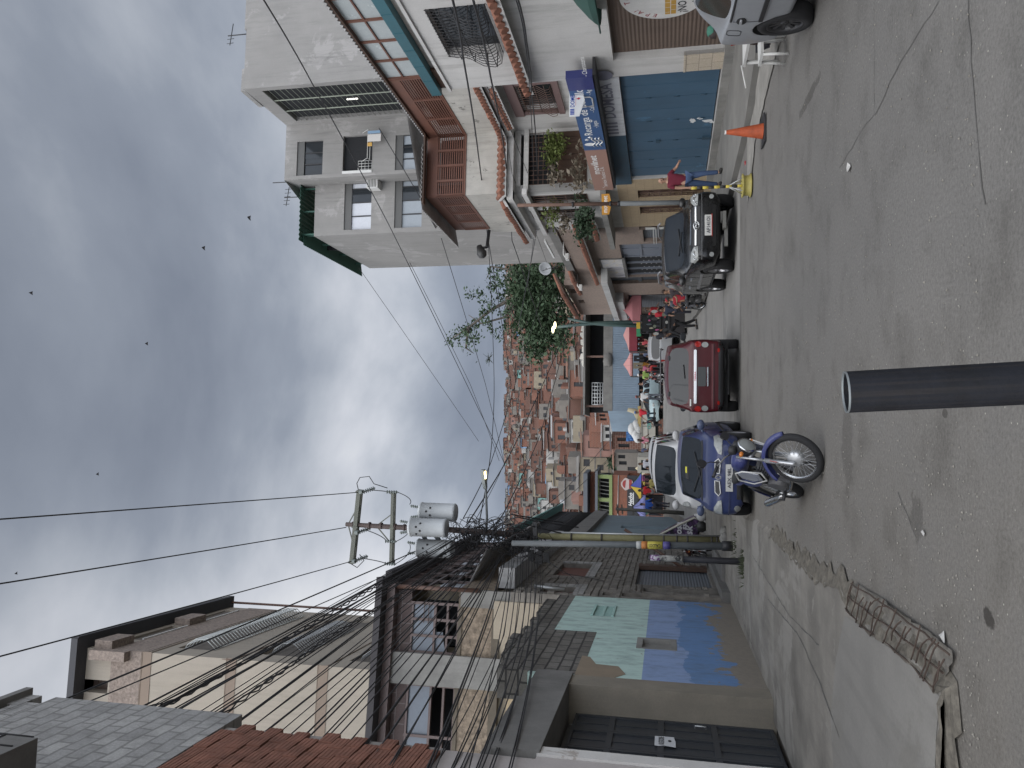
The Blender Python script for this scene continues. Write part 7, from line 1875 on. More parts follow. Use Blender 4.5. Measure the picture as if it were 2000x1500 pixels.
c.place((.28, 18.06 + 2.0, 0), (.055, 1))
# ---- black off-roader parked nose to the camera
c = Car('off_road_car', 'black four wheel drive parked nose first at the right kerb', 'car', SUV, 4.75, 1.90, 1.80, carpaint('black_paint', (.004, .004, .0045), .12, .10, (.03, .029, .027)), .385, .79, .205, carglass_s)
c.wheels(.26, plain('alloy_dark', (.30, .30, .31), .3, .9), 6)
for s in (1, -1):
    p = [(.50, .92), (.80, .90), (.84, .97), (.80, 1.065), (.62, 1.06), (.50, 1.0)]
    hl = c.decal('headlight', p if s > 0 else mir(p), lens, 'front', .012)
    for (x, z, r) in ((.66, .985, .058), (.77, .98, .042), (.565, .955, .035)):
        m = MB(); loc, nr = c.hit((s * x, 6, z), (0, -1, 0)); m.lathe(loc + V((0, .025, 0)), (0, 1, 0), [(r * .35, 0), (r, .012), (r * .9, .016), (r * .3, .004)], 14); m.build('lamp_bowl', chrome, hl)
    c.decal('fog_lamp', [(s * .70 + .055 * a, .60 + .055 * b) for a, b in circle(12, 1)], lens, 'front', .012)
gr = c.decal('grille', [(-.46, .86), (.46, .86), (.50, 1.0), (.44, 1.05), (-.44, 1.05), (-.50, 1.0)], blackp, 'front', .010)
c.decal('grille_bar', rect(-.47, .47, .945, .975), chrome, 'front', .03); c.decal('grille_bar', [(-.44, 1.045), (.44, 1.045), (.42, 1.075), (-.42, 1.075)], chrome, 'front', .03); c.decal('bumper_line', rect(-.80, .80, .815, .835), plain('dull_line', (.08, .08, .082), .4), 'front', .01)
m = MB(); loc, nr = c.hit((0, 6, .955), (0, -1, 0)); loc.y += .055
for rx, rz in ((.095, .068), (.05, .062), (.092, .03)):
    m.tube([loc + V((rx * cos(a), 0, rz * sin(a) + (.03 if rz < .04 else 0))) for a in [2 * pi * i / 20 for i in range(21)]], .011, 5)
m.build('badge', chrome, c.root)
pl_ = c.decal('number_plate', rect(-.25, .25, .60, .76, .01), platew, 'front', .02); c.textd('AF141OI', -.20, .635, .085, .40, plain('plate_ink', (.05, .05, .06), .6), 'front', pl_, .045)
c.decal('plate_rim', rect(-.27, .27, .585, .60), plain('plate_red', (.4, .04, .03), .5), 'front', .022)
c.decal('lower_intake', rect(-.50, .50, .50, .575, .02), under, 'front', .006)
m = MB(); m.box(Loc((0, 2.2, 0)), -.3, .1, .27, .34, -.3, .0); m.box(Loc((0, 2.22, 0)), .0, .5, .22, .30, -.1, .0); m.build('skid_plate', plain('skid_grey', (.13, .13, .12), .7), c.root)
m = MB()
for s in (-1, 1): m.tube([V((s * .66, -1.9, 1.79)), V((s * .68, -1.5, 1.87)), V((s * .68, -.2, 1.88)), V((s * .66, .1, 1.82))], .025, 6)
m.build('roof_rail', plain('rail_grey', (.3, .3, .31), .35, .6), c.root)
for y in (-1.15, .15):
    for sd_ in ('left', 'right'): c.decal('door_handle', rect(y, y + .2, .99, 1.03), chrome, sd_, .015); c.decal('door_seam', rect(y + .42, y + .43, .5, 1.17), under, sd_, .001, .004)
for sd_ in ('left', 'right'): c.decal('side_strip', rect(-1.3, 1.2, .74, .80), plain('strip_silver', (.28, .28, .29), .35, .5), sd_, .012); c.decal('side_step', rect(-1.0, 1.0, .40, .45), blackp, sd_, .02)
c.mirror(.72, 1.22, plain('mirror_black', (.02, .02, .02), .3), sc=1.15)
for a, b in ((-.2, .42), (.35, -.3)):
    q = []
    for f in range(6): loc, nr = c.hit((a + (b - a) * f / 5, 1.0 - .12 * f / 5, 4), (0, 0, -1)); q.append(loc + V((0, 0, .02)))
    c.bar3('wiper', q, .011, blackp)
c.place((3.70, 19.0 + 2.35, 0), (.045, -1))
# ---- silver grey car at the right edge
c = Car('grey_car', 'dusty silver grey car parked at the right edge, rear wheel and rear door in view', 'car', SEDAN, 4.25, 1.76, 1.46, carpaint('silver_grey', (.30, .315, .335), .34, .3, (.24, .24, .245)), .315, .80, .195, glass('door_glass', (.03, .034, .03), .07, .4))
c.wheels(.21, plain('rim_black', (.03, .03, .032), .4), 10)
sd_ = 'right'
c.decal('door_handle', [(-.99 + .10 * a, .83 + .055 * b) for a, b in circle(14, 1)], blackp, sd_, .004, .006); c.decal('door_handle', rect(-1.05, -.92, .825, .85, .008), carpaint('handle_grey', (.33, .34, .36), .35, .2), sd_, .022, .012)
c.decal('side_strip', rect(-.98, .9, .60, .645), blackp, sd_, .012)
m = MB(); q = []
for a, b in rect(-1.52, -1.33, .80, .96, .03) + rect(-1.52, -1.33, .80, .96, .03)[:1]: loc, nr = c.hit((6, a, b), (-1, 0, 0)); q.append(loc + V((.002, 0, 0)))
m.tube(q, .005, 4); m.build('fuel_flap', blackp, c.root)
for pts in ([(-1.16, .33), (-1.0, .60), (-1.03, .92)], [(-.02, .33), (.0, .92)]):
    q = []
    for (a, b), (a2, b2) in zip(pts[:-1], pts[1:]):
        for f in range(6): loc, nr = c.hit((6, a + (a2 - a) * f / 5, b + (b2 - b) * f / 5), (-1, 0, 0)); q.append(loc + V((.001, 0, 0)))
    c.bar3('door_seam', q, .005, blackp, 4)
q = []
for f in range(12): loc, nr = c.hit((6, -1.02 + 1.9 * f / 11, .945 - .012 * f / 11), (-1, 0, 0)); q.append(loc + V((.004, 0, 0)))
c.bar3('window_trim', q, .014, blackp, 6)
for i, side in enumerate(('rear',)):
    for s in (-1, 1): c.decal('tail_lamp', [(s * .50, .72), (s * .74, .70), (s * .77, .86), (s * .52, .88)] if s > 0 else mir([(.50, .72), (.74, .70), (.77, .86), (.52, .88)]), lens_r, 'rear', .012)
c.decal('bumper_seam', rect(-.72, .72, .60, .61), blackp, 'rear', .002, .005)
c.place((4.92, 8.02, 0), (-.10, -1))
c.root.location = (4.90, 8.05, 0)
# ---- white vans behind the blue hatchback
vt = [tuple(list(t[:1]) + list(t[1:11]) + [t[11]]) for t in SUV]
for (loc, L, W, H, nm, lb, hd) in (((-2.36, 22.3, 0), 4.5, 1.74, 2.08, 'white_van', 'white van nose to tail with the blue hatchback, dark windscreen', (-.03, -1)), ((-2.85, 29.3, 0), 4.8, 1.78, 2.34, 'white_van', 'farther white van, only its roof and windscreen top showing above the nearer one', (-.03, -1))):
    c = Car(nm, lb, 'van', SUV, L, W, H, carpaint('van_white', (.52, .52, .52), .4, .25, (.4, .39, .37)), .33, .80, .2)
    c.wheels(.2); c.mirror(.62, H * .66, carpaint('mirror_white', (.45, .45, .45), .4, .2), sc=1.2)
    for s in (1, -1): c.decal('headlight', [(s * .70 + .12 * a, H * .55 + .09 * b) for a, b in circle(10, 1)], lens, 'front', .012)
    c.decal('grille', rect(-.4, .4, H * .50, H * .57), blackp, 'front', .01); c.place(loc, hd)
# ---- grey hatchback and pale blue car by the market
c = Car('grey_hatchback', 'silver grey hatchback driving away just past the red off-roader', 'car', SUV, 3.8, 1.62, 1.62, carpaint('silver_light', (.36, .37, .38), .35, .2), .3, .8, .2, carglass_s)
c.wheels(.18)
for s in (1, -1): c.decal('tail_lamp', [(s * .70 + .05 * a, .95 + .15 * b) for a, b in circle(10, 1)], lens_r, 'rear', .014)
p = gsolve(1308, 680); c.place((2.0, 44, gz(44)), (.02, 1))
c.root.rotation_euler.x = .10
c = Car('pale_blue_car', 'pale blue car nosing out from under the market shed', 'car', HATCH, 3.8, 1.66, 1.45, carpaint('pale_blue', (.36, .46, .48), .4, .2), .29, .8, .17)
c.wheels(.18)
for s in (1, -1): c.decal('headlight', [(s * .62 + .11 * a, .65 + .07 * b) for a, b in circle(10, 1)], lens, 'front', .012)
c.decal('grille', rect(-.4, .4, .56, .66), blackp, 'front', .01)
c.place((-1.1, 55.2, gz(55)), (-.55, -1))
# ---- cream cargo truck loaded with sacks
YT2 = 55.0; a = at(1290, 895, YT2); b = at(1253, 783, YT2); z0 = gz(YT2); TK = Wall((a.x, YT2 + .3), (b.x, YT2)); zt = b.z; w = TK.L
t = thing('cargo_truck', 'cream panelled cargo truck loaded with white sacks, side on at the street end', 'truck', V(((a.x + b.x) / 2, YT2 + 1, z0)))
crm = paint('truck_cream', (.43, .41, .36), .6, .12, .8, .5, (.25, .2, .15))
m = MB(); m.box(TK, 0, w, z0 + .55, zt, -2, 0); bx = m.build('cargo_box', crm, t)
m = MB()
for f in (.0, .28, .55, .8, .99): m.box(TK, w * f - .02, w * f + .05, z0 + .55, zt, .0, .03)
m.box(TK, 0, w, z0 + 1.05, z0 + 1.1, 0, .035); m.box(TK, 0, w, zt - .06, zt + .02, 0, .04); m.build('box_rib', plain('rib_dark', (.2, .19, .17), .7), bx)
m = MB(); tx = TK.uv(1271, 838)[0]; text(m, lambda x, y: TK.P(x, y, .04), 'CRO', tx, (z0 + zt) / 2 + .1, .26, width=.75, bold=.03); m.build('lettering', plain('truck_teal', (.10, .30, .27), .6), bx)
m = MB(); m.box(TK, .1, w - .1, z0 + .35, z0 + .548, -1.8, -.1); m.build('chassis', under, t)
for f in (.15, .75):
    m = MB(); m.lathe(TK.P(w * f, z0 + .42, -.35), TK.n, [(.1, 0), (.42, .02), (.42, .3), (.2, .3), (0, .26)], 18); m.build('wheel', tyre_m, t)
sk = paint('sack_white', (.50, .50, .49), .9, .15, 3, .3)
for i, (px, py) in enumerate(((1243, 832), (1241, 845), (1246, 838), (1245, 853), (1235, 838))):
    p = at(px, py, YT2 + .6); m = MB(); m.ball(p, .42, 10, 0, (1.1, .9, .75)); m.build('sack', sk, None, ('white woven sack on the cream truck, leftmost' if py == 853 else 'white woven sack heaped on the cream truck'), 'sack', 'sacks on the truck')
m = MB()
for i in range(3): m.bar(TK.P(w * .45, zt + .1 + i * .07, -.2), TK.P(w * .9, zt + .1 + i * .07, -.25), .06)
m.build('timber_batten', plain('batten_yellow', (.36, .26, .10), .8), None, 'yellowish timber battens lying on the cream truck roof', 'timber')
m = MB(); e = at(1226, 800, 56); m.tube([at(1253, 822, 56), at(1247, 812, 56), at(1240, 803, 56), e], [.28, .26, .2, .14], 8); m.build('cardboard_roll', plain('roll_khaki', (.32, .28, .19), .9), None, 'bent khaki roll sticking up from the truck beside the shed corner', 'roll')
# ---- cream cab behind the vans
a = at(1275, 925, 52); b = at(1245, 893, 52); CB = Wall((a.x, 52.1), (b.x, 52)); z0 = gz(52)
t = thing('cream_truck_cab', 'cream truck cab with dark side window beyond the white vans', 'truck', V(((a.x + b.x) / 2, 53, z0))); zt = b.z
m = MB(); wh = (CB.L * .18, CB.L * .82, a.z + .05, zt - .25); m.holes(CB, 0, CB.L, z0 + .4, zt, .1, [wh]); m.box(CB, 0, CB.L, z0 + .4, zt, -1.8, -.11); m.build('cab_shell', crm, t)
m = MB(); m.box(CB, *wh, -.1, -.06); m.build('window', carglass, t)
for f in (.25, .85): m = MB(); m.lathe(CB.P(CB.L * f, z0 + .4, -.2), CB.n, [(.1, 0), (.4, .02), (.4, .22), (0, .2)], 16); m.build('wheel', tyre_m, t)
# ---------------------------------------------------------------- motorbikes
def motorbike(lb, paint_c, loc, head, lean, steer, name='motorbike', rack=True):
    root = thing(name, lb, 'motorbike', (0, 0, 0)); pm = carpaint('bike_%02d%02d' % (int(paint_c[0] * 99), int(paint_c[2] * 99)), paint_c, .3, .15)
    hd = V((0, .40, .80)); ax = V((0, -.40, .92)).normalized()    # steering axis leans back
    RS = Matrix.Rotation(steer, 4, ax)
    def S(p): return hd + (RS @ (V(p) - hd))
    silver = plain('fork_silver', (.45, .46, .47), .3, .7); r = .305
    def wheel(o, axd, w, rimc, T, nm):
        m = MB(); ws = w / 2
        m.lathe(o, axd, [(r * .80, -ws), (r * .93, -ws * .95), (r * .99, -ws * .45), (r, 0), (r * .99, ws * .45), (r * .93, ws * .95), (r * .80, ws), (r * .78, 0)], 44, closed=True); ty = m.build(nm, tyre_m, root)
        m = MB(); m.lathe(o, axd, [(r * .79, -ws * .75), (r * .80, -ws * .55), (r * .755, -ws * .5), (r * .745, 0), (r * .755, ws * .5), (r * .80, ws * .55), (r * .79, ws * .75), (r * .80, 0)], 44, closed=True); m.build('rim', chrome, ty)
        m = MB(); A_ = V(axd).normalized(); u = A_.orthogonal().normalized(); v = A_.cross(u)
        for i in range(36):
            a = 2 * pi * i / 36; b = a + (.38 if i % 2 else -.38); sgn = 1 if i % 4 < 2 else -1
            m.tube([o + A_ * .035 * sgn + (u * cos(b) + v * sin(b)) * .062, o + (u * cos(a) + v * sin(a)) * r * .755], .0022, 4, caps=False)
        m.build('spokes', silver, ty)
        m = MB(); m.lathe(o, axd, [(0, -.055), (.03, -.055), (.085, -.045), (.09, -.03), (.09, .02), (.07, .03), (.03, .05), (0, .05)], 22)
        for i in range(10): a = 2 * pi * i / 10; m.bar(o - A_ * .052 + (u * cos(a) + v * sin(a)) * .045, o - A_ * .052 + (u * cos(a) + v * sin(a)) * .08, .01)
        m.build('hub', plain('hub_silver', (.50, .51, .52), .35, .6), ty)
    fa = V((0, .68, r)); wheel(S(fa), (RS @ V((1, 0, 0))), .085, chrome, S, 'front_wheel'); wheel(V((0, -.63, r)), (1, 0, 0), .10, chrome, None, 'rear_wheel')
    m = MB()
    for x in (-.085, .085):
        low = V((x, .655, r + .0)); up = V((x, .385, .88)); mid = low.lerp(up, .48)
        m.tube([S(low - V((0, -.02, .03))), S(low), S(mid)], [.018, .025, .027], 10); m.tube([S(mid), S(up)], .016, 10)
    m.tube([S((-.10, .655, r)), S((.10, .655, r))], .011, 8); m.tube([S((-.085, .40, .84)), S((.085, .40, .84))], .022, 8); m.tube([S((-.085, .45, .74)), S((.085, .45, .74))], .022, 8); m.build('fork', silver, root)
    m = MB()
    for x in (.11,): m.box(Loc((0, 0, 0)), 0, 0, 0, 0, 0, 0) if False else None
    a, b = S((.112, .60, .445)), S((.112, .572, .52)); m.bar(a, b, .006, .045); m.build('fork_reflector', plain('reflector_red', (.35, .05, .03), .3), root)
    # mudguards
    def guard(o, rr, a0, a1, w, T, nm):
        m = MB(); n = 16; pts = []
        for i in range(n + 1):
            a = a0 + (a1 - a0) * i / n; wt = w * (1 - .75 * max(0, (i / n - .75) / .25)) if nm == 'front_mudguard' else w
            for (x, h) in ((-wt, -.035), (-wt * .8, .012), (0, .022), (wt * .8, .012), (wt, -.035)): pts.append(T(V((x, o[1] + (rr + h) * cos(a), o[2] + (rr + h) * sin(a)))))
        m.add(pts, [(i * 5 + j, i * 5 + j + 1, i * 5 + j + 6, i * 5 + j + 5) for i in range(n) for j in range(4)], 0, True); o_ = m.build(nm, pm, root)
        sd = o_.modifiers.new('s', 'SOLIDIFY'); sd.thickness = .006
    guard((0, .655, r), r + .035, radians(168), radians(42), .072, S, 'front_mudguard'); guard((0, -.63, r), r + .05, radians(60), radians(175), .075, lambda p: p, 'rear_mudguard')
    # handlebar, headlamp, mirrors, clocks
    m = MB(); hb = [(-.37, .21, .985), (-.26, .25, 1.01), (-.13, .33, .99), (0, .36, .93), (.13, .33, .99), (.26, .25, 1.01), (.37, .21, .985)]
    m.tube([S(p) for p in hb], .011, 8); hb_ = m.build('handlebar', chrome, root)
    m = MB()
    for s in (-1, 1): m.tube([S((s * .25, .253, 1.01)), S((s * .385, .205, .982))], .019, 8); m.tube([S((s * .26, .30, 1.0)), S((s * .38, .29, .985))], .006, 5)
    m.build('grip', blackp, hb_)
    m = MB(); hl = S((0, .50, .84)); fd = (RS @ V((0, 1, -.08))).normalized(); m.lathe(hl, fd, [(0, -.10), (.06, -.09), (.095, -.03), (.10, .03)], 22); hb2 = m.build('headlamp', blackp, root)
    m = MB(); m.lathe(hl, fd, [(.10, .02), (.107, .03), (.107, .045), (.094, .05)], 24); m.build('headlamp_rim', chrome, hb2)
    m = MB(); m.lathe(hl, fd, [(.094, .045), (.06, .062), (0, .07)], 22); m.build('headlamp_glass', glass('lamp_clear', (.22, .23, .22), .06, .7), hb2)
    m = MB()
    for x in (-.06, .06): m.lathe(S((x, .42, .955)), (RS @ V((0, -.45, 1))), [(0, -.05), (.05, -.04), (.055, .02), (.045, .03), (0, .03)], 14)
    m.build('clocks', blackp, root)
    for s in (-1, 1):
        m = MB(); e = S((s * .33, .24, 1.17)); m.tube([S((s * .2, .28, 1.01)), S((s * .25, .27, 1.1)), e], .006, 5)
        m.prism([e + (RS @ V((.065 * a, 0, .05 * b))) for a, b in ((-1, -.6), (-.5, -1), (.6, -1), (1, -.3), (.9, .7), (.3, 1), (-.6, 1), (-1, .5))], RS @ V((0, .02, 0))); m.build('mirror', blackp, root)
        m = MB(); q = S((s * .15, .50, .83)); m.tube([S((s * .05, .47, .82)), q], .008, 5); m.ball(q, .03, 8, 0, (1.2, 1, .8)); m.build('indicator', amber, root)
    # frame, tank, seat, side panels, engine, exhaust
    m = MB(); fr = lambda *p: m.tube([V(q) for q in p], .017, 7)
    fr((0, .40, .83), (0, .15, .80), (0, -.3, .68), (0, -.75, .72)); fr((0, .40, .74), (0, .34, .45), (0, .2, .26), (0, -.2, .26), (0, -.25, .6)); fr((.1, -.2, .3), (.1, -.63, r)); fr((-.1, -.2, .3), (-.1, -.63, r))
    for x in (-.12, .12): fr((x, -.62, .33), (x, -.52, .66))
    m.build('frame', blackp, root)
    def blob(nm, mat_, secs, cl=True):
        m = MB(); n = 12; pts = []
        for (y, cz, hw, hh, pw) in secs:
            for j in range(n):
                a = 2 * pi * j / n; cx, sz = cos(a), sin(a); pts.append(V((hw * abs(cx) ** pw * (1 if cx > 0 else -1), y, cz + hh * abs(sz) ** pw * (1 if sz > 0 else -1))))
        k = len(secs); m.add(pts, [(i * n + j, i * n + (j + 1) % n, (i + 1) * n + (j + 1) % n, (i + 1) * n + j) for i in range(k - 1) for j in range(n)] + [list(range(n))[::-1], [(k - 1) * n + j for j in range(n)]], 0, True)
        return m.build(nm, mat_, root, sub=1)
    blob('fuel_tank', pm, [(.36, .83, .07, .05, .8), (.30, .85, .13, .10, .75), (.12, .85, .145, .115, .75), (-.06, .80, .11, .08, .8), (-.12, .78, .08, .05, .8)])
    blob('seat', plain('seat_black', (.018, .018, .018), .7), [(.0, .80, .08, .03, .8), (-.1, .795, .12, .045, .8), (-.4, .80, .135, .05, .8), (-.7, .83, .12, .05, .8), (-.78, .84, .06, .03, .8)])
    for s in (-1, 1):
        blob('side_panel', pm, [(-.08, .62, .01, .04, .8), (-.14, .62, .012, .11, .8), (-.34, .63, .012, .11, .8), (-.46, .66, .008, .05, .8)]).location.x = s * .13
    blob('tail_piece', pm, [(-.5, .72, .11, .05, .8), (-.75, .76, .10, .05, .8), (-.9, .80, .06, .03, .8)])
    em = paint('engine_grey', (.16, .16, .165), .5, .3, 8, metal=.5); m = MB(); m.box(W0, -.11, .11, .24, .46, -.12, .22); m.tube([V((-.16, -.02, .35)), V((.16, -.02, .35))], .12, 16)
    for i in range(7): m.box(W0, -.085, .085, .46 + i * .028, .475 + i * .028, -.28, -.10)
    m.box(W0, -.05, .05, .46, .66, -.24, -.14); m.build('engine', em, root)
    m = MB(); m.tube([V((.06, .28, .5)), V((.1, .36, .4)), V((.12, .3, .25)), V((.14, 0, .22)), V((.17, -.3, .25))], .02, 8); m.tube([V((.17, -.28, .25)), V((.18, -.4, .27)), V((.19, -.8, .36)), V((.19, -.88, .375))], [.025, .045, .05, .035], 12); m.build('exhaust', plain('exhaust_chrome', (.40, .40, .40), .25, .9), root)
    m = MB(); m.tube([V((-.12, .05, .24)), V((-.27, .0, .02))], .011, 6); m.tube([V((-.3, .05, .27)), V((.3, .05, .27))], .01, 6)
    for s in (-1, 1): m.tube([V((s * .2, .05, .27)), V((s * .31, .05, .27))], .02, 8)
    m.build('footrest', blackp, root)
    if rack:     # bright crash guard with a grey shield in front of the tank side
        m = MB(); q = [(.17, .44, .60), (.2, .40, .80), (.19, .20, .86), (.21, .02, .80), (.2, .0, .62), (.17, .2, .50), (.17, .44, .60)]
        for s in (1, -1): m.tube([V((p[0] * s, p[1], p[2])) for p in q], .009, 6)
        m.build('crash_guard', ironw, root)
        m = MB()
        for s in (1, -1): m.prism([V((.175 * s, a, b)) for a, b in ((.38, .62), (.36, .78), (.18, .83), (.05, .77), (.04, .64), (.2, .55))], V((.012 * s, 0, 0)))
        m.build('leg_shield', plain('shield_grey', (.36, .37, .40), .3, .3), root)
    M = Matrix.Translation(loc) @ Matrix.Rotation(atan2(-head[0], head[1]), 4, 'Z') @ Matrix.Rotation(lean, 4, 'Y')
    root.location = loc; root.rotation_euler = M.to_euler()
    return root
f_ = gnd(1606, 918); rr_ = gnd(1573, 952)
hd_ = V((f_.x - rr_.x, f_.y - rr_.y, 0)).normalized()
hd_ = V((.34, -.94, 0)).normalized()
ctr = f_ - hd_ * .62
motorbike('navy blue motorbike leaning on its stand in front of the blue hatchback', (.035, .045, .16), (ctr.x, ctr.y, 0), hd_, radians(-15), radians(40))
p = gnd(1398, 1080); motorbike('dark red motorbike parked against the stone house behind the poles', (.10, .02, .02), (p.x - .25, p.y + .6, .05), V((.55, -.85, 0)), radians(-8), radians(-10), 'parked_motorbike', False)
p = gsolve(1366, 600); motorbike('dark motorbike under the man in the red cap', (.02, .02, .022), (p.x + .1, 33.0, gz(33)), V((-.35, 1, 0)), radians(-4), radians(6), 'ridden_motorbike', False)
p = at(1296, 735, 50); motorbike('motorbike ridden by the pair in hi-vis vest and pink top', (.25, .03, .02), (p.x, 49.5, gz(49.5)), V((.2, -1, 0)), 0, 0, 'ridden_motorbike', False)
# ---------------------------------------------------------------- small street things
# near dark pipe
Yp = 2.0; tp = at(1652, 766, Yp); bt = at(2000, 748, 1.98); d = (bt - tp).normalized(); foot = tp + d * (tp.z / -d.z)
t = thing('steel_pipe', 'dark steel pipe standing up in the foreground, open end towards the sky', 'pipe', foot)
wpx = 78; rp = wpx * tp.y / 1540 / 2
m = MB(); L_ = (tp - foot).length
nrm = -d; m.lathe(foot, nrm, [(rp, 0), (rp, L_), (rp * .965, L_ + .001), (rp * .96, L_ - .002), (rp * .96, .05), (0, .05)], 48)
m.build('pipe_tube', paint('pipe_navy', (.008, .009, .0125), .7, .55, 12, .9, (.035, .028, .024), .5, bscale=70, spec=.2, patch=(.022, .02, .02), pscale=22, pth=.66), t)
m = MB(); m.lathe(foot, nrm, [(rp * 1.002, L_ - .003), (rp * 1.002, L_ + .002), (rp * .955, L_ + .0015), (rp * .955, L_ - .003)], 48); m.build('cut_rim', plain('cut_rim', (.16, .175, .18), .5, .4), t)
# traffic cone
g = gnd(1494, 256); h = .66
t = thing('traffic_cone', 'orange traffic cone with black base by the right pavement', 'cone', g)
m = MB(); m.lathe(g, (.03, 0, 1), [(.135, .035), (.13, .05), (.035, h - .02), (.033, h), (.02, h), (.0, h - .02)], 28); m.build('cone_body', paint('cone_orange', (.42, .085, .03), .65, .35, 6, .9, (.13, .05, .035), .2, patch=(.26, .09, .05), pscale=7, pth=.6), t)
m = MB(); pts = []
for i in range(13):
    for j in range(13):
        x = -.24 + .48 * i / 12; y = -.24 + .48 * j / 12; pts.append(g + V((x, y, .03 + .045 * max(0, abs(x) - .12) ** 1.5 * 12 * (1 if x > 0 else .4))))
m.add(pts, [(i * 13 + j, (i + 1) * 13 + j, (i + 1) * 13 + j + 1, i * 13 + j + 1) for i in range(12) for j in range(12)]); o = m.build('cone_base', plain('cone_black', (.02, .02, .022), .7), t); s = o.modifiers.new('s', 'SOLIDIFY'); s.thickness = .025
m = MB(); m.lathe(g, (.03, 0, 1), [(.034, h - .03), (.036, h + .012), (.02, h + .012)], 16); m.build('cone_tip', plain('tip_white', (.5, .5, .48), .6), t)
# yellow wheel with striped pole
g = gnd(1467, 362, .02)
t = thing('barrier_stand', 'yellow car wheel rim carrying a black and yellow striped pole', 'barrier', g)
m = MB(); m.lathe(g, (0, 0, 1), [(.17, 0), (.23, .0), (.235, .02), (.20, .04), (.195, .13), (.23, .155), (.235, .175), (.2, .18), (.17, .16), (.05, .12), (0, .12)], 30); m.build('wheel_rim_base', paint('rim_yellow', (.38, .33, .10), .6, .25, 4, .4, (.12, .10, .05)), t)
px0 = g + V((0, 0, .15)); topz = at(1352, 364, g.y).z - .0
k = 9
for i in range(k):
    z0 = .15 + (topz - .15) * i / k; z1 = .15 + (topz - .15) * (i + 1) / k; m = MB(); m.tube([g + V((0, 0, z0)), g + V((0, 0, z1))], .030, 12); m.build('pole_band', [plain('band_black', (.02, .02, .02), .6), plain('band_yellow', (.50, .40, .06), .6)][(i + 1) % 2], t)
m = MB()
for a in range(4): q = pi / 4 + a * pi / 2; m.tube([g + V((.19 * cos(q), .19 * sin(q), .15)), g + V((.02 * cos(q), .02 * sin(q), .42))], .012, 6)
m.build('pole_brace', galv, t)
# white plastic furniture behind the grey car
wp = plain('plastic_white', (.55, .55, .53), .45)
g = gnd(1500, 160, .02)
t = thing('plastic_table', 'white plastic table standing behind the grey car', 'table', g)
o_ = V((5.35, 11.9, 0)); m = MB(); Wt = Loc(o_, .1); m.box(Wt, -.45, .45, .48, .52, -.4, .4); m.build('tabletop', wp, t)
for (x, y) in ((-.4, .35), (.4, .35), (-.4, -.35), (.4, -.35)):
    m = MB(); m.tube([Wt.P(x, .48, y), Wt.P(x * 1.05, .0, y * 1.05)], [.035, .025], 8); m.build('leg', wp, t)
g2 = V((4.75, 11.35, 0)); t = thing('plastic_stool', 'white plastic stool on its side by the kerb behind the grey car', 'stool', g2)
m = MB(); m.box(Loc(g2, .2), -.17, .17, .34, .38, -.17, .17); m.build('seat', wp, t)
for x in (-.14, .14):
    for y in (-.14, .14):
        m = MB(); m.tube([g2 + V((x, y, .34)), g2 + V((x * 1.25, y * 1.25, 0))], .022, 6); m.build('leg', wp, t)
m = MB(); m.tube([at(1448, 128, 13.6), at(1457, 172, 13.6)], .014, 6); m.build('white_stick', wp, None, 'thin white stick leaning behind the grey car', 'stick')
# purple plastic covered cart at the left
g = gsolve(1366, 1034); Yc = g.y
t = thing('covered_cart', 'vendor cart wrapped in printed purple plastic by the blue grey house', 'cart', g)
q = [at(px, py, Yc) for px, py in ((1290, 1044), (1325, 1026), (1357, 1011), (1364, 1014), (1362, 1058), (1282, 1058))]
m = MB(); m.prism(q[::-1], V((-.1, 1.3, 0))); mp, nt, bs = newmat('purple_print')
c_ = ramp(nt, nz(nt, coord(nt), 3.2, 6, .7, .6), [(.42, (.012, .010, .016)), (.52, (.055, .022, .075)), (.62, (.16, .10, .19)), (.70, (.45, .42, .45))]); nt.links.new(c_, bs.inputs['Base Color']); bs.inputs['Roughness'].default_value = .35
w_ = m.build('plastic_wrap', mp, t)
m = MB(); m.tube([p + V((0, -.04, .03)) for p in q[:4]], .05, 6); m.build('frame_rail', plain('rail_cream', (.42, .40, .34), .7), t)
CW = Wall((q[4].x - .25, Yc - .06), (q[3].x, Yc - .02)); m = MB()
for s, px, py, h in (('Risk', 1352, 1046, .34), ('Kosa', 1331, 1040, .30), ('ssi', 1341, 1020, .26)):
    u = CW.uv(px, py); text(m, lambda x, y: CW.P(x, y, .02), s, u[0] - .35, u[1], h, shear=.2, bold=.03)
m.build('lettering', plain('print_grey', (.45, .44, .46), .6), w_)
for k_ in (.25, .8): m = MB(); m.lathe(q[5].lerp(q[4], k_) * 1.0 + V((.3, .2, -.1)), (0, -1, 0), [(.05, 0), (.25, .02), (.25, .1), (0, .12)], 14); m.build('wheel', tyre_m, t)
p = gsolve(1381, 1008)
for i, (dx, c, lb) in enumerate(((0, plain('bag_white', (.5, .5, .5), .7), 'white plastic bag on the kerb beyond the blue hatchback'), (-.45, plain('bag_black', (.02, .02, .02), .5), 'black bin bag beside the white bag on the left kerb'))):
    m = MB(); m.ball(p + V((dx, 0, .22)), .24, 9, 0, (1, .8, .95)); m.ball(p + V((dx + .03, 0, .45)), .07, 6); m.build('rubbish_bag', c, None, lb, 'bag')
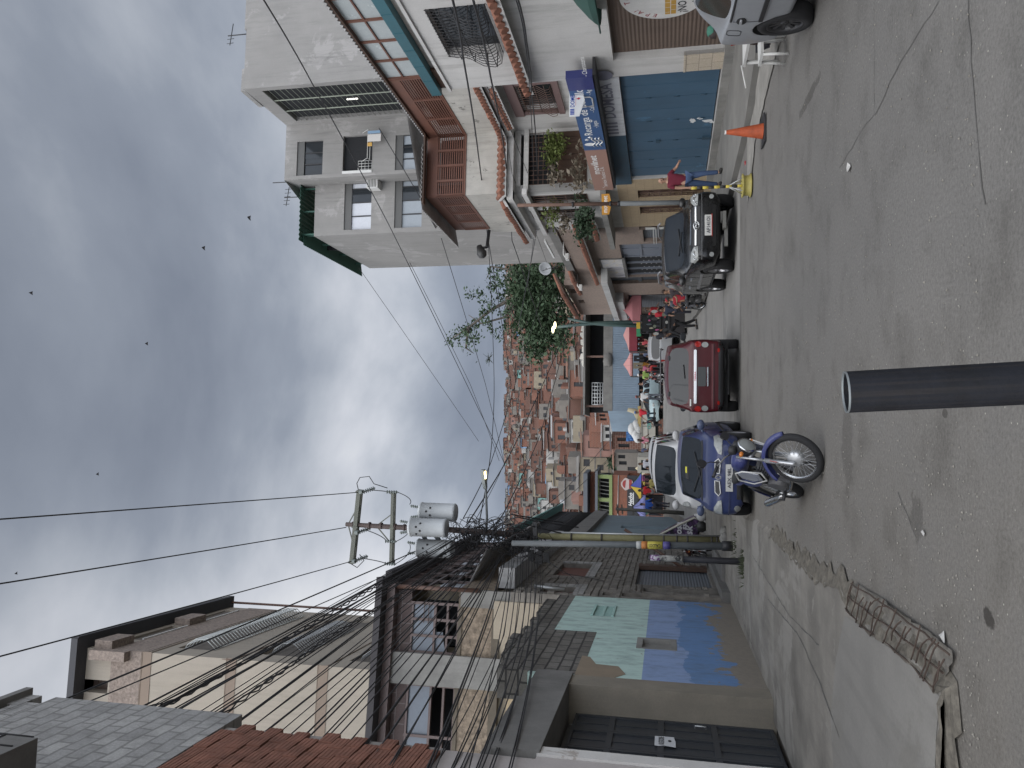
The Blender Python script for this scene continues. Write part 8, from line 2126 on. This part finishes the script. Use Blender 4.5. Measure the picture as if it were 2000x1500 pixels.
# birds
for i, (px, py) in enumerate(((486, 425), (397, 484), (60, 572), (286, 671), (190, 926), (31, 1120))):
    c = at(px, py, 60 + i * 8); m = MB(); s = .16
    m.add([c, c + V((-s, .1, .16 * s)), c + V((-s * 1.5, .25, -.05)), c + V((0, .25, 0)), c + V((s, .1, .16 * s)), c + V((s * 1.5, .25, -.05)), c + V((0, -.3, 0)), c + V((0, .0, -.06))], [(0, 1, 2, 3), (3, 5, 4, 0), (0, 6, 1), (0, 4, 6), (7, 3, 2, 1), (7, 4, 5, 3), (7, 1, 6), (7, 6, 4)])
    m.build('bird', plain('bird_dark', (.04, .04, .045), .8), None, 'small dark bird gliding high in the cloudy sky', 'bird', 'birds in the sky')
# ================================================================ people
skinm = {}
def skin_mat(c):
    k = 'skin_%02d' % int(c[0] * 100)
    return plain(k, c, .55, var=.08)
def skinned(name, nodes, edges, mat_, parent, root=0, sub=2, extra=None, label=None):
    """one continuous surface grown round a skeleton: nodes = [(x,y,z,rx,ry)]"""
    me = bpy.data.meshes.new(name); me.from_pydata([n[:3] for n in nodes], edges, [])
    ob = bpy.data.objects.new(name, me); COL.objects.link(ob)
    ob.modifiers.new('k', 'SKIN'); ob.modifiers['k'].use_smooth_shade = True
    if not me.skin_vertices:
        bpy.context.view_layer.update()
    sv = me.skin_vertices[0].data if me.skin_vertices else None
    for i, n in enumerate(nodes):
        sv[i].radius = (n[3], n[4] if len(n) > 4 else n[3]); sv[i].use_root = (i == root)
    s = ob.modifiers.new('s', 'SUBSURF'); s.levels = sub; s.render_levels = sub
    bpy.context.view_layer.update()
    out = bpy.data.meshes.new_from_object(ob.evaluated_get(DG()))
    bpy.data.objects.remove(ob)
    if extra:
        bm = bmesh.new(); bm.from_mesh(out)
        for c, r in extra:
            g = bmesh.ops.create_uvsphere(bm, u_segments=10, v_segments=8, radius=1)
            for v in g['verts']: v.co = V((v.co.x * r[0], v.co.y * r[1], v.co.z * r[2])) + V(c)
        bm.to_mesh(out); bm.free()
    out.materials.clear(); out.materials.append(mat_)
    out.polygons.foreach_set('use_smooth', [True] * len(out.polygons)); out.polygons.foreach_set('material_index', [0] * len(out.polygons))
    o = bpy.data.objects.new(name, out); COL.objects.link(o); ORG[o.name] = V((0, 0, 0))
    if parent: o.parent = parent
    return o
def person(lb, loc, face, H=1.70, skin=(.26, .14, .09), shirt=(.2, .2, .2), trousers=(.05, .06, .09), hair=(.02, .015, .012), cap=None, long_hair=False, bend=0.0, seat=False, arms=((.12, -.05, .35, .05), (.12, -.05, .35, .05)), step=.12, look=0.0, fat=1.0, shorts=False, bare=False, short_sleeve=True, fingers=True):
    """faces local -Y. arms: per side (elbow out, elbow fwd, bend fwd, wrist raise)"""
    f = H / 1.70; b = bend
    def P(x, y, z): return V((x, y, z)) * f
    hipz = .90 if not seat else .52
    pel = P(0, 0, hipz + .03)
    def up(h, y=0.0, x=0.0):      # point h above the pelvis along the bent spine
        return pel + V((x, -sin(b) * h + y * cos(b), cos(b) * h + y * sin(b))) * f
    sp, ch, nk = up(.20), up(.40), up(.55)
    hd_t = b * .35
    def hdp(h, y=0.0, x=0.0): return nk + V((x * cos(look), -sin(hd_t) * h + y * cos(hd_t) + x * sin(look), cos(hd_t) * h + y * sin(hd_t))) * f
    h1, h2, h3 = hdp(.09, -.012), hdp(.165, -.012), hdp(.235, .0)
    nodes = [(*pel, .135 * f * fat, .105 * f * fat), (*sp, .125 * f * fat, .10 * f * fat), (*ch, .15 * f, .11 * f), (*nk, .055 * f, .058 * f), (*h1, .062 * f, .072 * f), (*h2, .076 * f, .095 * f), (*h3, .052 * f, .066 * f)]
    edges = [(0, 1), (1, 2), (2, 3), (3, 4), (4, 5), (5, 6)]
    shn = [(*up(-.06), .15 * f * fat, .12 * f * fat), (*sp, .142 * f * fat, .118 * f * fat), (*ch, .168 * f, .128 * f), (*up(.505), .085 * f, .08 * f)]; she = [(0, 1), (1, 2), (2, 3)]
    trn = [(*up(.03), .15 * f * fat, .122 * f * fat)]; tre = []; shoes = []
    hands = []
    for si, s in enumerate((-1, 1)):
        eo, ef, bf, wr = arms[si]
        sh = up(.475, .0, s * .175); el = sh + V((s * eo, -ef, -sqrt(max(.02, .28 ** 2 - eo * eo - ef * ef)) if wr < .9 else -.02)) * f
        wd = V((s * .02, -bf, -.24 + wr)).normalized() * .25 * f
        wrp = el + wd; hd = wrp + wd.normalized() * .055 * f
        k = len(nodes); nodes += [(*sh, .062 * f, .062 * f), (*el, .042 * f, .042 * f), (*wrp, .028 * f, .026 * f), (*hd, .034 * f, .018 * f)]
        edges += [(2, k), (k, k + 1), (k + 1, k + 2), (k + 2, k + 3)]
        if fingers:
            t = wd.normalized(); side = t.cross(V((0, 1, .2))).normalized()
            for q, (o_, ln) in enumerate(((-.026, .062), (-.009, .074), (.009, .070), (.026, .056))):
                a = hd + side * o_ * f + t * .03 * f; b1 = a + t * ln * .5 * f + V((0, -.008, 0)) * f; b2 = a + t * ln * .95 * f + V((0, -.024, 0)) * f
                kk = len(nodes); nodes += [(*a, .0085 * f, .0085 * f), (*b1, .0082 * f, .0082 * f), (*b2, .0065 * f, .0065 * f)]; edges += [(k + 3, kk), (kk, kk + 1), (kk + 1, kk + 2)]
            a = wrp + t * .03 * f - side * .03 * f; b1 = a + (t - side * .7).normalized() * .04 * f; kk = len(nodes); nodes += [(*a, .011 * f, .011 * f), (*b1, .0085 * f, .0085 * f)]; edges += [(k + 2, kk), (kk, kk + 1)]
        kk = len(shn); e2 = sh.lerp(el, .62 if short_sleeve else 1.0); shn += [(*sh, .078 * f, .076 * f), (*e2, .062 * f, .062 * f)]; she += [(2, kk), (kk, kk + 1)]
        if not short_sleeve: shn.append((*el.lerp(wrp, .92), .042 * f, .042 * f)); she.append((kk + 1, kk + 2))
        # legs
        hp = P(s * .095, 0, hipz); st = step * s
        if seat: kn = P(s * .17, -.40, hipz - .02); an = P(s * .17, -.33, .10)
        else: kn = P(s * .105, -.03 - st * .6 - .04 * abs(sin(b)), .49); an = P(s * .11, -st + .02, .085)
        toe = an + P(s * .02, -.15, -.045); heel = an + P(0, .03, -.03)
        k = len(nodes); nodes += [(*hp, .088 * f * fat, .09 * f * fat), (*kn, .055 * f, .058 * f), (*an, .036 * f, .04 * f), (*toe, .034 * f, .026 * f)]
        edges += [(0, k), (k, k + 1), (k + 1, k + 2), (k + 2, k + 3)]
        kk = len(trn); trn += [(*hp, .102 * f * fat, .106 * f * fat), (*kn, .074 * f, .077 * f)]; tre += [(0, kk), (kk, kk + 1)]
        if not shorts: trn.append((*an, .058 * f, .062 * f)); tre.append((kk + 1, kk + 2))
        shoes.append((heel, an, toe))
    skm = skin_mat(skin); sc = V((1, 1, 1))
    nose = h1.lerp(h2, .45) + V((sin(look) * .0, -.088 * cos(hd_t), .0)) * f
    ears = [h1.lerp(h2, .5) + V((s * .078, .01, 0)) * f for s in (-1, 1)]
    body = skinned('person', nodes, edges, skm, None, 0, 2, [(nose, (.014 * f, .02 * f, .022 * f)), (ears[0], (.012 * f, .02 * f, .03 * f)), (ears[1], (.012 * f, .02 * f, .03 * f))])
    tag(body, lb, 'person')
    def cloth(nm, nd, ed, c): return skinned(nm, nd, ed, plain('cloth_%02d_%02d_%02d' % tuple(int(99 * v) for v in c), c, .9, var=.2), body, 0, 2)
    cloth('shirt', shn, she, shirt); cloth('trousers', trn, tre, trousers)
    m = MB()
    for heel, an, toe in shoes: m.tube([heel, an.lerp(toe, .35) - V((0, 0, .02)) * f, toe, toe + V((0, -.04, .0)) * f], [.045 * f, .05 * f, .045 * f, .025 * f], 10)
    m.build('shoes', plain('shoe_dark', (.03, .028, .026), .7), body)
    m = MB(); hc = h2 + V((0, .022, .012)) * f; hm_ = plain('hair_%02d' % int(hair[0] * 100), hair, .7)
    if hair[0] < .9:
        pts = []; n = 14
        for i in range(8):
            a = pi / 2 - i * .24
            for j in range(n):
                q = 2 * pi * j / n; cut = 1.0
                y = sin(q); zz = sin(a) * .125
                if y < -.35 and i > 3: zz = max(zz, .045)
                pts.append(hc + V((cos(a) * cos(q) * .087, cos(a) * y * .108, zz)) * f)
        m.add(pts, [(i * n + j, (i + 1) * n + j, (i + 1) * n + (j + 1) % n, i * n + (j + 1) % n) for i in range(7) for j in range(n)], 0, True)
        if long_hair: m.tube([hc + V((0, .06, .05)) * f, hc + V((0, .10, -.08)) * f, hc + V((0, .10, -.26)) * f, hc + V((0, .07, -.36)) * f], [.08 * f, .085 * f, .07 * f, .02 * f], 10)
        m.build('hair', hm_, body)
    if cap:
        m = MB(); cc = hc + V((0, -.02, .035)) * f; m.lathe(cc, (0, 0, 1), [(.098 * f, 0), (.096 * f, .04 * f), (.07 * f, .085 * f), (.02 * f, .10 * f), (0, .10 * f)], 16)
        m.prism([cc + V((x * f, y * f, .008 * f)) for x, y in ((-.075, -.07), (-.05, -.17), (.05, -.17), (.075, -.07))], V((0, 0, .012 * f))); m.build('cap', plain('cap_%02d_%02d' % (int(cap[0] * 99), int(cap[1] * 99)), cap, .8), body)
    m = MB(); ez = h1.lerp(h2, .62)
    for s in (-1, 1): m.ball(ez + V((s * .03, -.080, .004)) * f, .0105 * f, 8); m.bar(ez + V((s * .045, -.086, .026)) * f, ez + V((s * .016, -.09, .028)) * f, .008 * f)
    m.bar(h1 + V((-.022, -.078, .006)) * f, h1 + V((.022, -.078, .006)) * f, .009 * f); m.build('face_features', plain('feature_dark', (.03, .018, .015), .6), body)
    body.location = loc; body.rotation_euler = (0, 0, face)
    return body
def spot(px, py, Y): p = at(px, py, Y); return V((p.x, Y, gz(Y)))
low = (.10, .02, .30, .02)
# the man in the red polo on the right pavement
p = at(1300, 353, 22.3)
person('man in dark red polo and jeans walking past the blue gate, arm swung out', (p.x, 22.3, .13), radians(8), 1.74, (.36, .21, .145), (.13, .012, .028), (.045, .075, .15), (.95, 0, 0), None, arms=((.06, .0, .05, -.02), (.20, .02, .42, .16)), step=.16, fat=1.15)
R_ = radians
person('woman in dark top and navy trousers standing by the roller shutter, nearest the black car', spot(1262, 571, 31.5) + V((0, 0, .1)), R_(-70), 1.66, (.28, .16, .10), (.05, .04, .045), (.02, .025, .05), (.03, .015, .01), None, False, arms=((.1, .12, .3, .22), low))
person('long haired woman in a grey top against the roller shutter', spot(1262, 590, 33.5) + V((0, 0, .1)), R_(15), 1.62, (.30, .17, .11), (.09, .10, .12), (.03, .04, .06), (.02, .012, .01), None, True)
person('man with dark cap and white shirt behind the roof of the black off-roader', spot(1280, 544, 29) + V((0, 0, .12)), R_(-50), 1.70, (.24, .13, .085), (.5, .5, .5), (.04, .04, .05), cap=(.04, .02, .025))
pr = gsolve(1366, 600)
person('man in red cap and red shirt sitting on the dark motorbike', V((pr.x + .1, 33.0, gz(33) + .28)), R_(200), 1.72, (.26, .14, .09), (.32, .02, .035), (.10, .10, .11), cap=(.36, .02, .03), seat=True, bend=.15, arms=((.12, .15, .35, .1), (.12, .15, .35, .1)))
person('person in red shirt and cap holding a bag at the dark stall', spot(1290, 613, 41), R_(120), 1.72, (.20, .11, .07), (.38, .018, .03), (.25, .03, .04), cap=(.36, .02, .03), arms=(low, (.1, .14, .3, .3)))
person('second person in red seen past the first one at the dark stall', spot(1290, 604, 44), R_(60), 1.66, (.18, .10, .07), (.36, .02, .03), (.03, .03, .04))
pb_ = gsolve(1368, 628)
person('man in black bending over on the road with white striped trousers', V((pb_.x, 36.5, gz(36.5))), R_(-80), 1.76, (.16, .09, .06), (.014, .014, .016), (.016, .017, .02), bend=1.05, arms=((.05, .1, .2, -.1), (.05, .1, .2, -.1)), step=.16, short_sleeve=False)
person('man in dark shirt and cap beside the grey hatchback', spot(1290, 654, 40.5), R_(150), 1.72, (.25, .14, .09), (.02, .022, .03), (.03, .035, .05), cap=(.03, .03, .03), arms=(low, (.12, .12, .3, .3)))
person('rider in light green vest and white helmet on the motorbike in the road', spot(1285, 733, 50) + V((0, 0, .28)), R_(10), 1.72, (.24, .13, .085), (.26, .38, .10), (.04, .04, .05), cap=(.55, .55, .55), seat=True, bend=.2, arms=((.12, .15, .35, .1), (.12, .15, .35, .1)))
person('pink topped passenger behind the rider in the green vest', spot(1285, 729, 50.6) + V((.25, .3, .3)), R_(10), 1.62, (.22, .12, .08), (.44, .14, .22), (.30, .03, .03), None or (.03, .02, .015), None, True, seat=True)
person('woman in orange top near the grey hatchback', spot(1290, 713, 52), R_(40), 1.60, (.22, .12, .08), (.48, .22, .03), (.05, .05, .06))
person('man in white T shirt and red cap crossing in front of the shed', spot(1290, 775, 50.5), R_(190), 1.72, (.20, .11, .07), (.58, .58, .58), (.09, .10, .12), cap=(.30, .05, .03), arms=(low, (.16, .05, .25, .05)), step=.2)
person('man in red shirt and blue cap sitting beside the cream truck', spot(1300, 806, 51.5) + V((0, 0, .45)), R_(-30), 1.74, (.22, .12, .08), (.46, .02, .035), (.03, .06, .08), cap=(.08, .14, .28), seat=True, arms=((.2, .1, .2, .0), low))
person('person crouching in dark clothes below the red shirted man', spot(1300, 820, 51) + V((0, 0, .1)), R_(-80), 1.6, (.15, .09, .06), (.03, .035, .05), (.02, .02, .025), seat=True, bend=.4)
person('woman in pink top and black trousers standing by the cream truck', spot(1300, 860, 51), R_(160), 1.62, (.22, .12, .08), (.50, .20, .25), (.02, .02, .024), (.03, .02, .015), None, True, step=.1)
person('woman in pale top behind the white vans', spot(1290, 907, 49), R_(0), 1.64, (.24, .13, .09), (.50, .50, .55), (.05, .05, .07), (.04, .025, .015), None, True)
person('person in yellow cap and hi-vis top by the white vans', spot(1290, 945, 44), R_(-20), 1.74, (.26, .14, .09), (.36, .30, .10), (.06, .06, .06), cap=(.5, .38, .08), arms=((.1, .15, .3, .2), low))
person('person in red T shirt and grey trousers standing under the striped umbrella', spot(1290, 959, 48), R_(170), 1.72, (.20, .11, .07), (.42, .02, .025), (.13, .13, .13), arms=(low, (.12, .1, .3, .15)))
person('broad person in royal blue jacket under the lilac umbrella', spot(1290, 986, 47), R_(175), 1.70, (.22, .12, .08), (.02, .07, .30), (.03, .03, .04), fat=1.3, short_sleeve=False)
RP = random.Random(8)
for (px, py, Y, c, tc, lb) in ((1270, 628, 46, (.05, .05, .06), (.03, .03, .04), 'man in charcoal shirt behind the clothes hanging stall'), (1272, 640, 47, (.30, .28, .26), (.05, .05, .06), 'woman in stone coloured top behind the clothes hanging stall'), (1275, 690, 54, (.08, .10, .16), (.04, .04, .05), 'man in slate blue shirt under the pink canopies'), (1275, 668, 54, (.34, .05, .06), (.05, .05, .06), 'woman in crimson top under the fringed pink canopy'),
        (1276, 750, 56, (.04, .04, .045), (.02, .02, .03), 'man in black standing in the shadow under the shed'), (1276, 762, 57, (.14, .16, .10), (.05, .04, .04), 'person in olive shirt in the shadow under the shed'), (1280, 785, 57, (.42, .36, .10), (.03, .03, .04), 'woman in mustard top beside the shed post'), (1280, 934, 53, (.24, .05, .16), (.06, .06, .07), 'woman in magenta top by the bar under the striped umbrella'),
        (1280, 972, 53, (.4, .4, .4), (.05, .06, .1), 'man in white shirt between the two umbrellas'), (1278, 1002, 52, (.06, .16, .12), (.04, .04, .05), 'person in green shirt at the left end of the bar'), (1290, 606, 37.5, (.025, .03, .05), (.03, .03, .035), 'man in navy shirt between the parked motorbike and the dark stall'), (1275, 880, 54, (.10, .12, .2), (.03, .03, .04), 'man in denim shirt left of the woman in pink by the truck')):
    person(lb, spot(px, py, Y), RP.uniform(-3, 3), RP.uniform(1.58, 1.76), RP.choice([(.22, .12, .08), (.17, .10, .065), (.27, .15, .1)]), c, tc, long_hair='woman' in lb, arms=(low, (.12, .1, .3, RP.choice([.02, .25]))), fingers=False)
gc_ = at(1379, 84, 12.2)
person('person in green cap and brown top sitting behind the grey car', V((gc_.x, 12.2, gc_.z - 1.33)), R_(95), 1.62, (.20, .10, .07), (.07, .035, .028), (.05, .05, .06), cap=(.03, .13, .09), seat=True, bend=.3, arms=(low, (.1, .2, .3, .3)))
# ================================================================ sky, sun, camera
wd = bpy.data.worlds.new('World'); SC.world = wd; wd.use_nodes = True
nt = wd.node_tree; bg = nt.nodes['Background']; L = nt.links.new
SUN_EL, SUN_AZ = radians(52), radians(-150)        # high behind the camera, a little to the left
sky = nt.nodes.new('ShaderNodeTexSky'); sky.sky_type = 'NISHITA'; sky.sun_disc = False
sky.sun_elevation = SUN_EL; sky.sun_rotation = SUN_AZ; sky.altitude = 900; sky.dust_density = 3
tc = nt.nodes.new('ShaderNodeTexCoord')
sp = nt.nodes.new('ShaderNodeSeparateXYZ'); L(tc.outputs['Generated'], sp.inputs[0])
# cloud deck: directions projected on a flat layer overhead
ad = N(nt, 'ShaderNodeMath', operation='MAXIMUM'); L(sp.outputs['Z'], ad.inputs[0]); ad.inputs[1].default_value = .02
a2 = N(nt, 'ShaderNodeMath', operation='ADD'); L(ad.outputs[0], a2.inputs[0]); a2.inputs[1].default_value = .22
dx = N(nt, 'ShaderNodeMath', operation='DIVIDE'); L(sp.outputs['X'], dx.inputs[0]); L(a2.outputs[0], dx.inputs[1])
dy = N(nt, 'ShaderNodeMath', operation='DIVIDE'); L(sp.outputs['Y'], dy.inputs[0]); L(a2.outputs[0], dy.inputs[1])
cb = nt.nodes.new('ShaderNodeCombineXYZ'); L(dx.outputs[0], cb.inputs[0]); L(dy.outputs[0], cb.inputs[1]); cb.inputs[2].default_value = 3.7
n1 = nz(nt, cb.outputs[0], 1.15, 9, .52, .25); n2 = nz(nt, cb.outputs[0], .55, 3, .5)
mm = N(nt, 'ShaderNodeMath', operation='ADD'); L(n1, mm.inputs[0]); L(n2, mm.inputs[1])
m2 = N(nt, 'ShaderNodeMath', operation='MULTIPLY'); L(mm.outputs[0], m2.inputs[0]); m2.inputs[1].default_value = .5
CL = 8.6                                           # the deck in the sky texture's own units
cl = ramp(nt, m2.outputs[0], [(.40, (.225, .255, .315)), (.465, (.31, .345, .41)), (.515, (.46, .495, .555)), (.56, (.63, .655, .71)), (.63, (.86, .87, .885))])
# brighter towards the horizon, as under any thin deck
el = ramp(nt, sp.outputs['Z'], [(0, 1.22), (.35, 1.08), (.8, .86), (1, .80)])
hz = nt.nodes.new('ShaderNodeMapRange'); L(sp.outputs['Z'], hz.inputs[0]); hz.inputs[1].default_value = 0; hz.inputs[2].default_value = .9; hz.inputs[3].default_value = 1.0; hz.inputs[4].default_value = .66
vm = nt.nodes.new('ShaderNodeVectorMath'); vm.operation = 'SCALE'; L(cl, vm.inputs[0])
bk = nt.nodes.new('ShaderNodeMapRange'); L(sp.outputs['Y'], bk.inputs[0]); bk.inputs[1].default_value = .60; bk.inputs[2].default_value = -.25; bk.inputs[3].default_value = 1.0; bk.inputs[4].default_value = 3.6  # extra brightness added out of view, overhead and behind, to light walls and ground
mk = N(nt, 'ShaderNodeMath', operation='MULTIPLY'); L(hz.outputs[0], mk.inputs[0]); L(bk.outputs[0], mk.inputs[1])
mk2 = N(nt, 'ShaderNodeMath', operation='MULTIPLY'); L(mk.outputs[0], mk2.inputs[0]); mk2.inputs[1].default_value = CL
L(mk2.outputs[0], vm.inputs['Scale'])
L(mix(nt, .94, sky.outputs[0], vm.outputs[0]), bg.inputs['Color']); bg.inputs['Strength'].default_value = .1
sl = bpy.data.lights.new('sun', 'SUN'); sl.energy = 1.5; sl.angle = radians(75); sl.color = (1, .95, .88)
so = bpy.data.objects.new('sun', sl); COL.objects.link(so)
sdir = V((sin(-SUN_AZ) * -1 * cos(SUN_EL), cos(SUN_AZ) * cos(SUN_EL), sin(SUN_EL)))
sdir = V((sin(SUN_AZ) * cos(SUN_EL), cos(SUN_AZ) * cos(SUN_EL), sin(SUN_EL)))
so.rotation_euler = sdir.to_track_quat('Z', 'Y').to_euler()
cam = bpy.data.cameras.new('camera'); cam.sensor_width = 36; cam.lens = 36 * FPX / 2000; cam.clip_end = 3000; cam.clip_start = .05
co_ = bpy.data.objects.new('camera', cam); COL.objects.link(co_); SC.camera = co_
Fv = V((0, CP, SP)); Uv = V((0, -SP, CP)); Rv = V((1, 0, 0))
M3 = Matrix((-Uv, Rv, -Fv)).transposed()           # turned a quarter: the top of the street is at the left of the frame
co_.matrix_world = Matrix.Translation((0, 0, EYE)) @ M3.to_4x4()
SC.render.resolution_x = 1024; SC.render.resolution_y = 768
SC.view_settings.view_transform = 'Standard'; SC.view_settings.look = 'None'; SC.view_settings.gamma = 1; SC.view_settings.exposure = .48
SC.cycles.max_bounces = 6; SC.cycles.diffuse_bounces = 3; SC.cycles.glossy_bounces = 3
SC.cycles.use_denoising = True
for o in list(SC.objects):
    if o.type == 'EMPTY' or o.type == 'MESH':
        pass
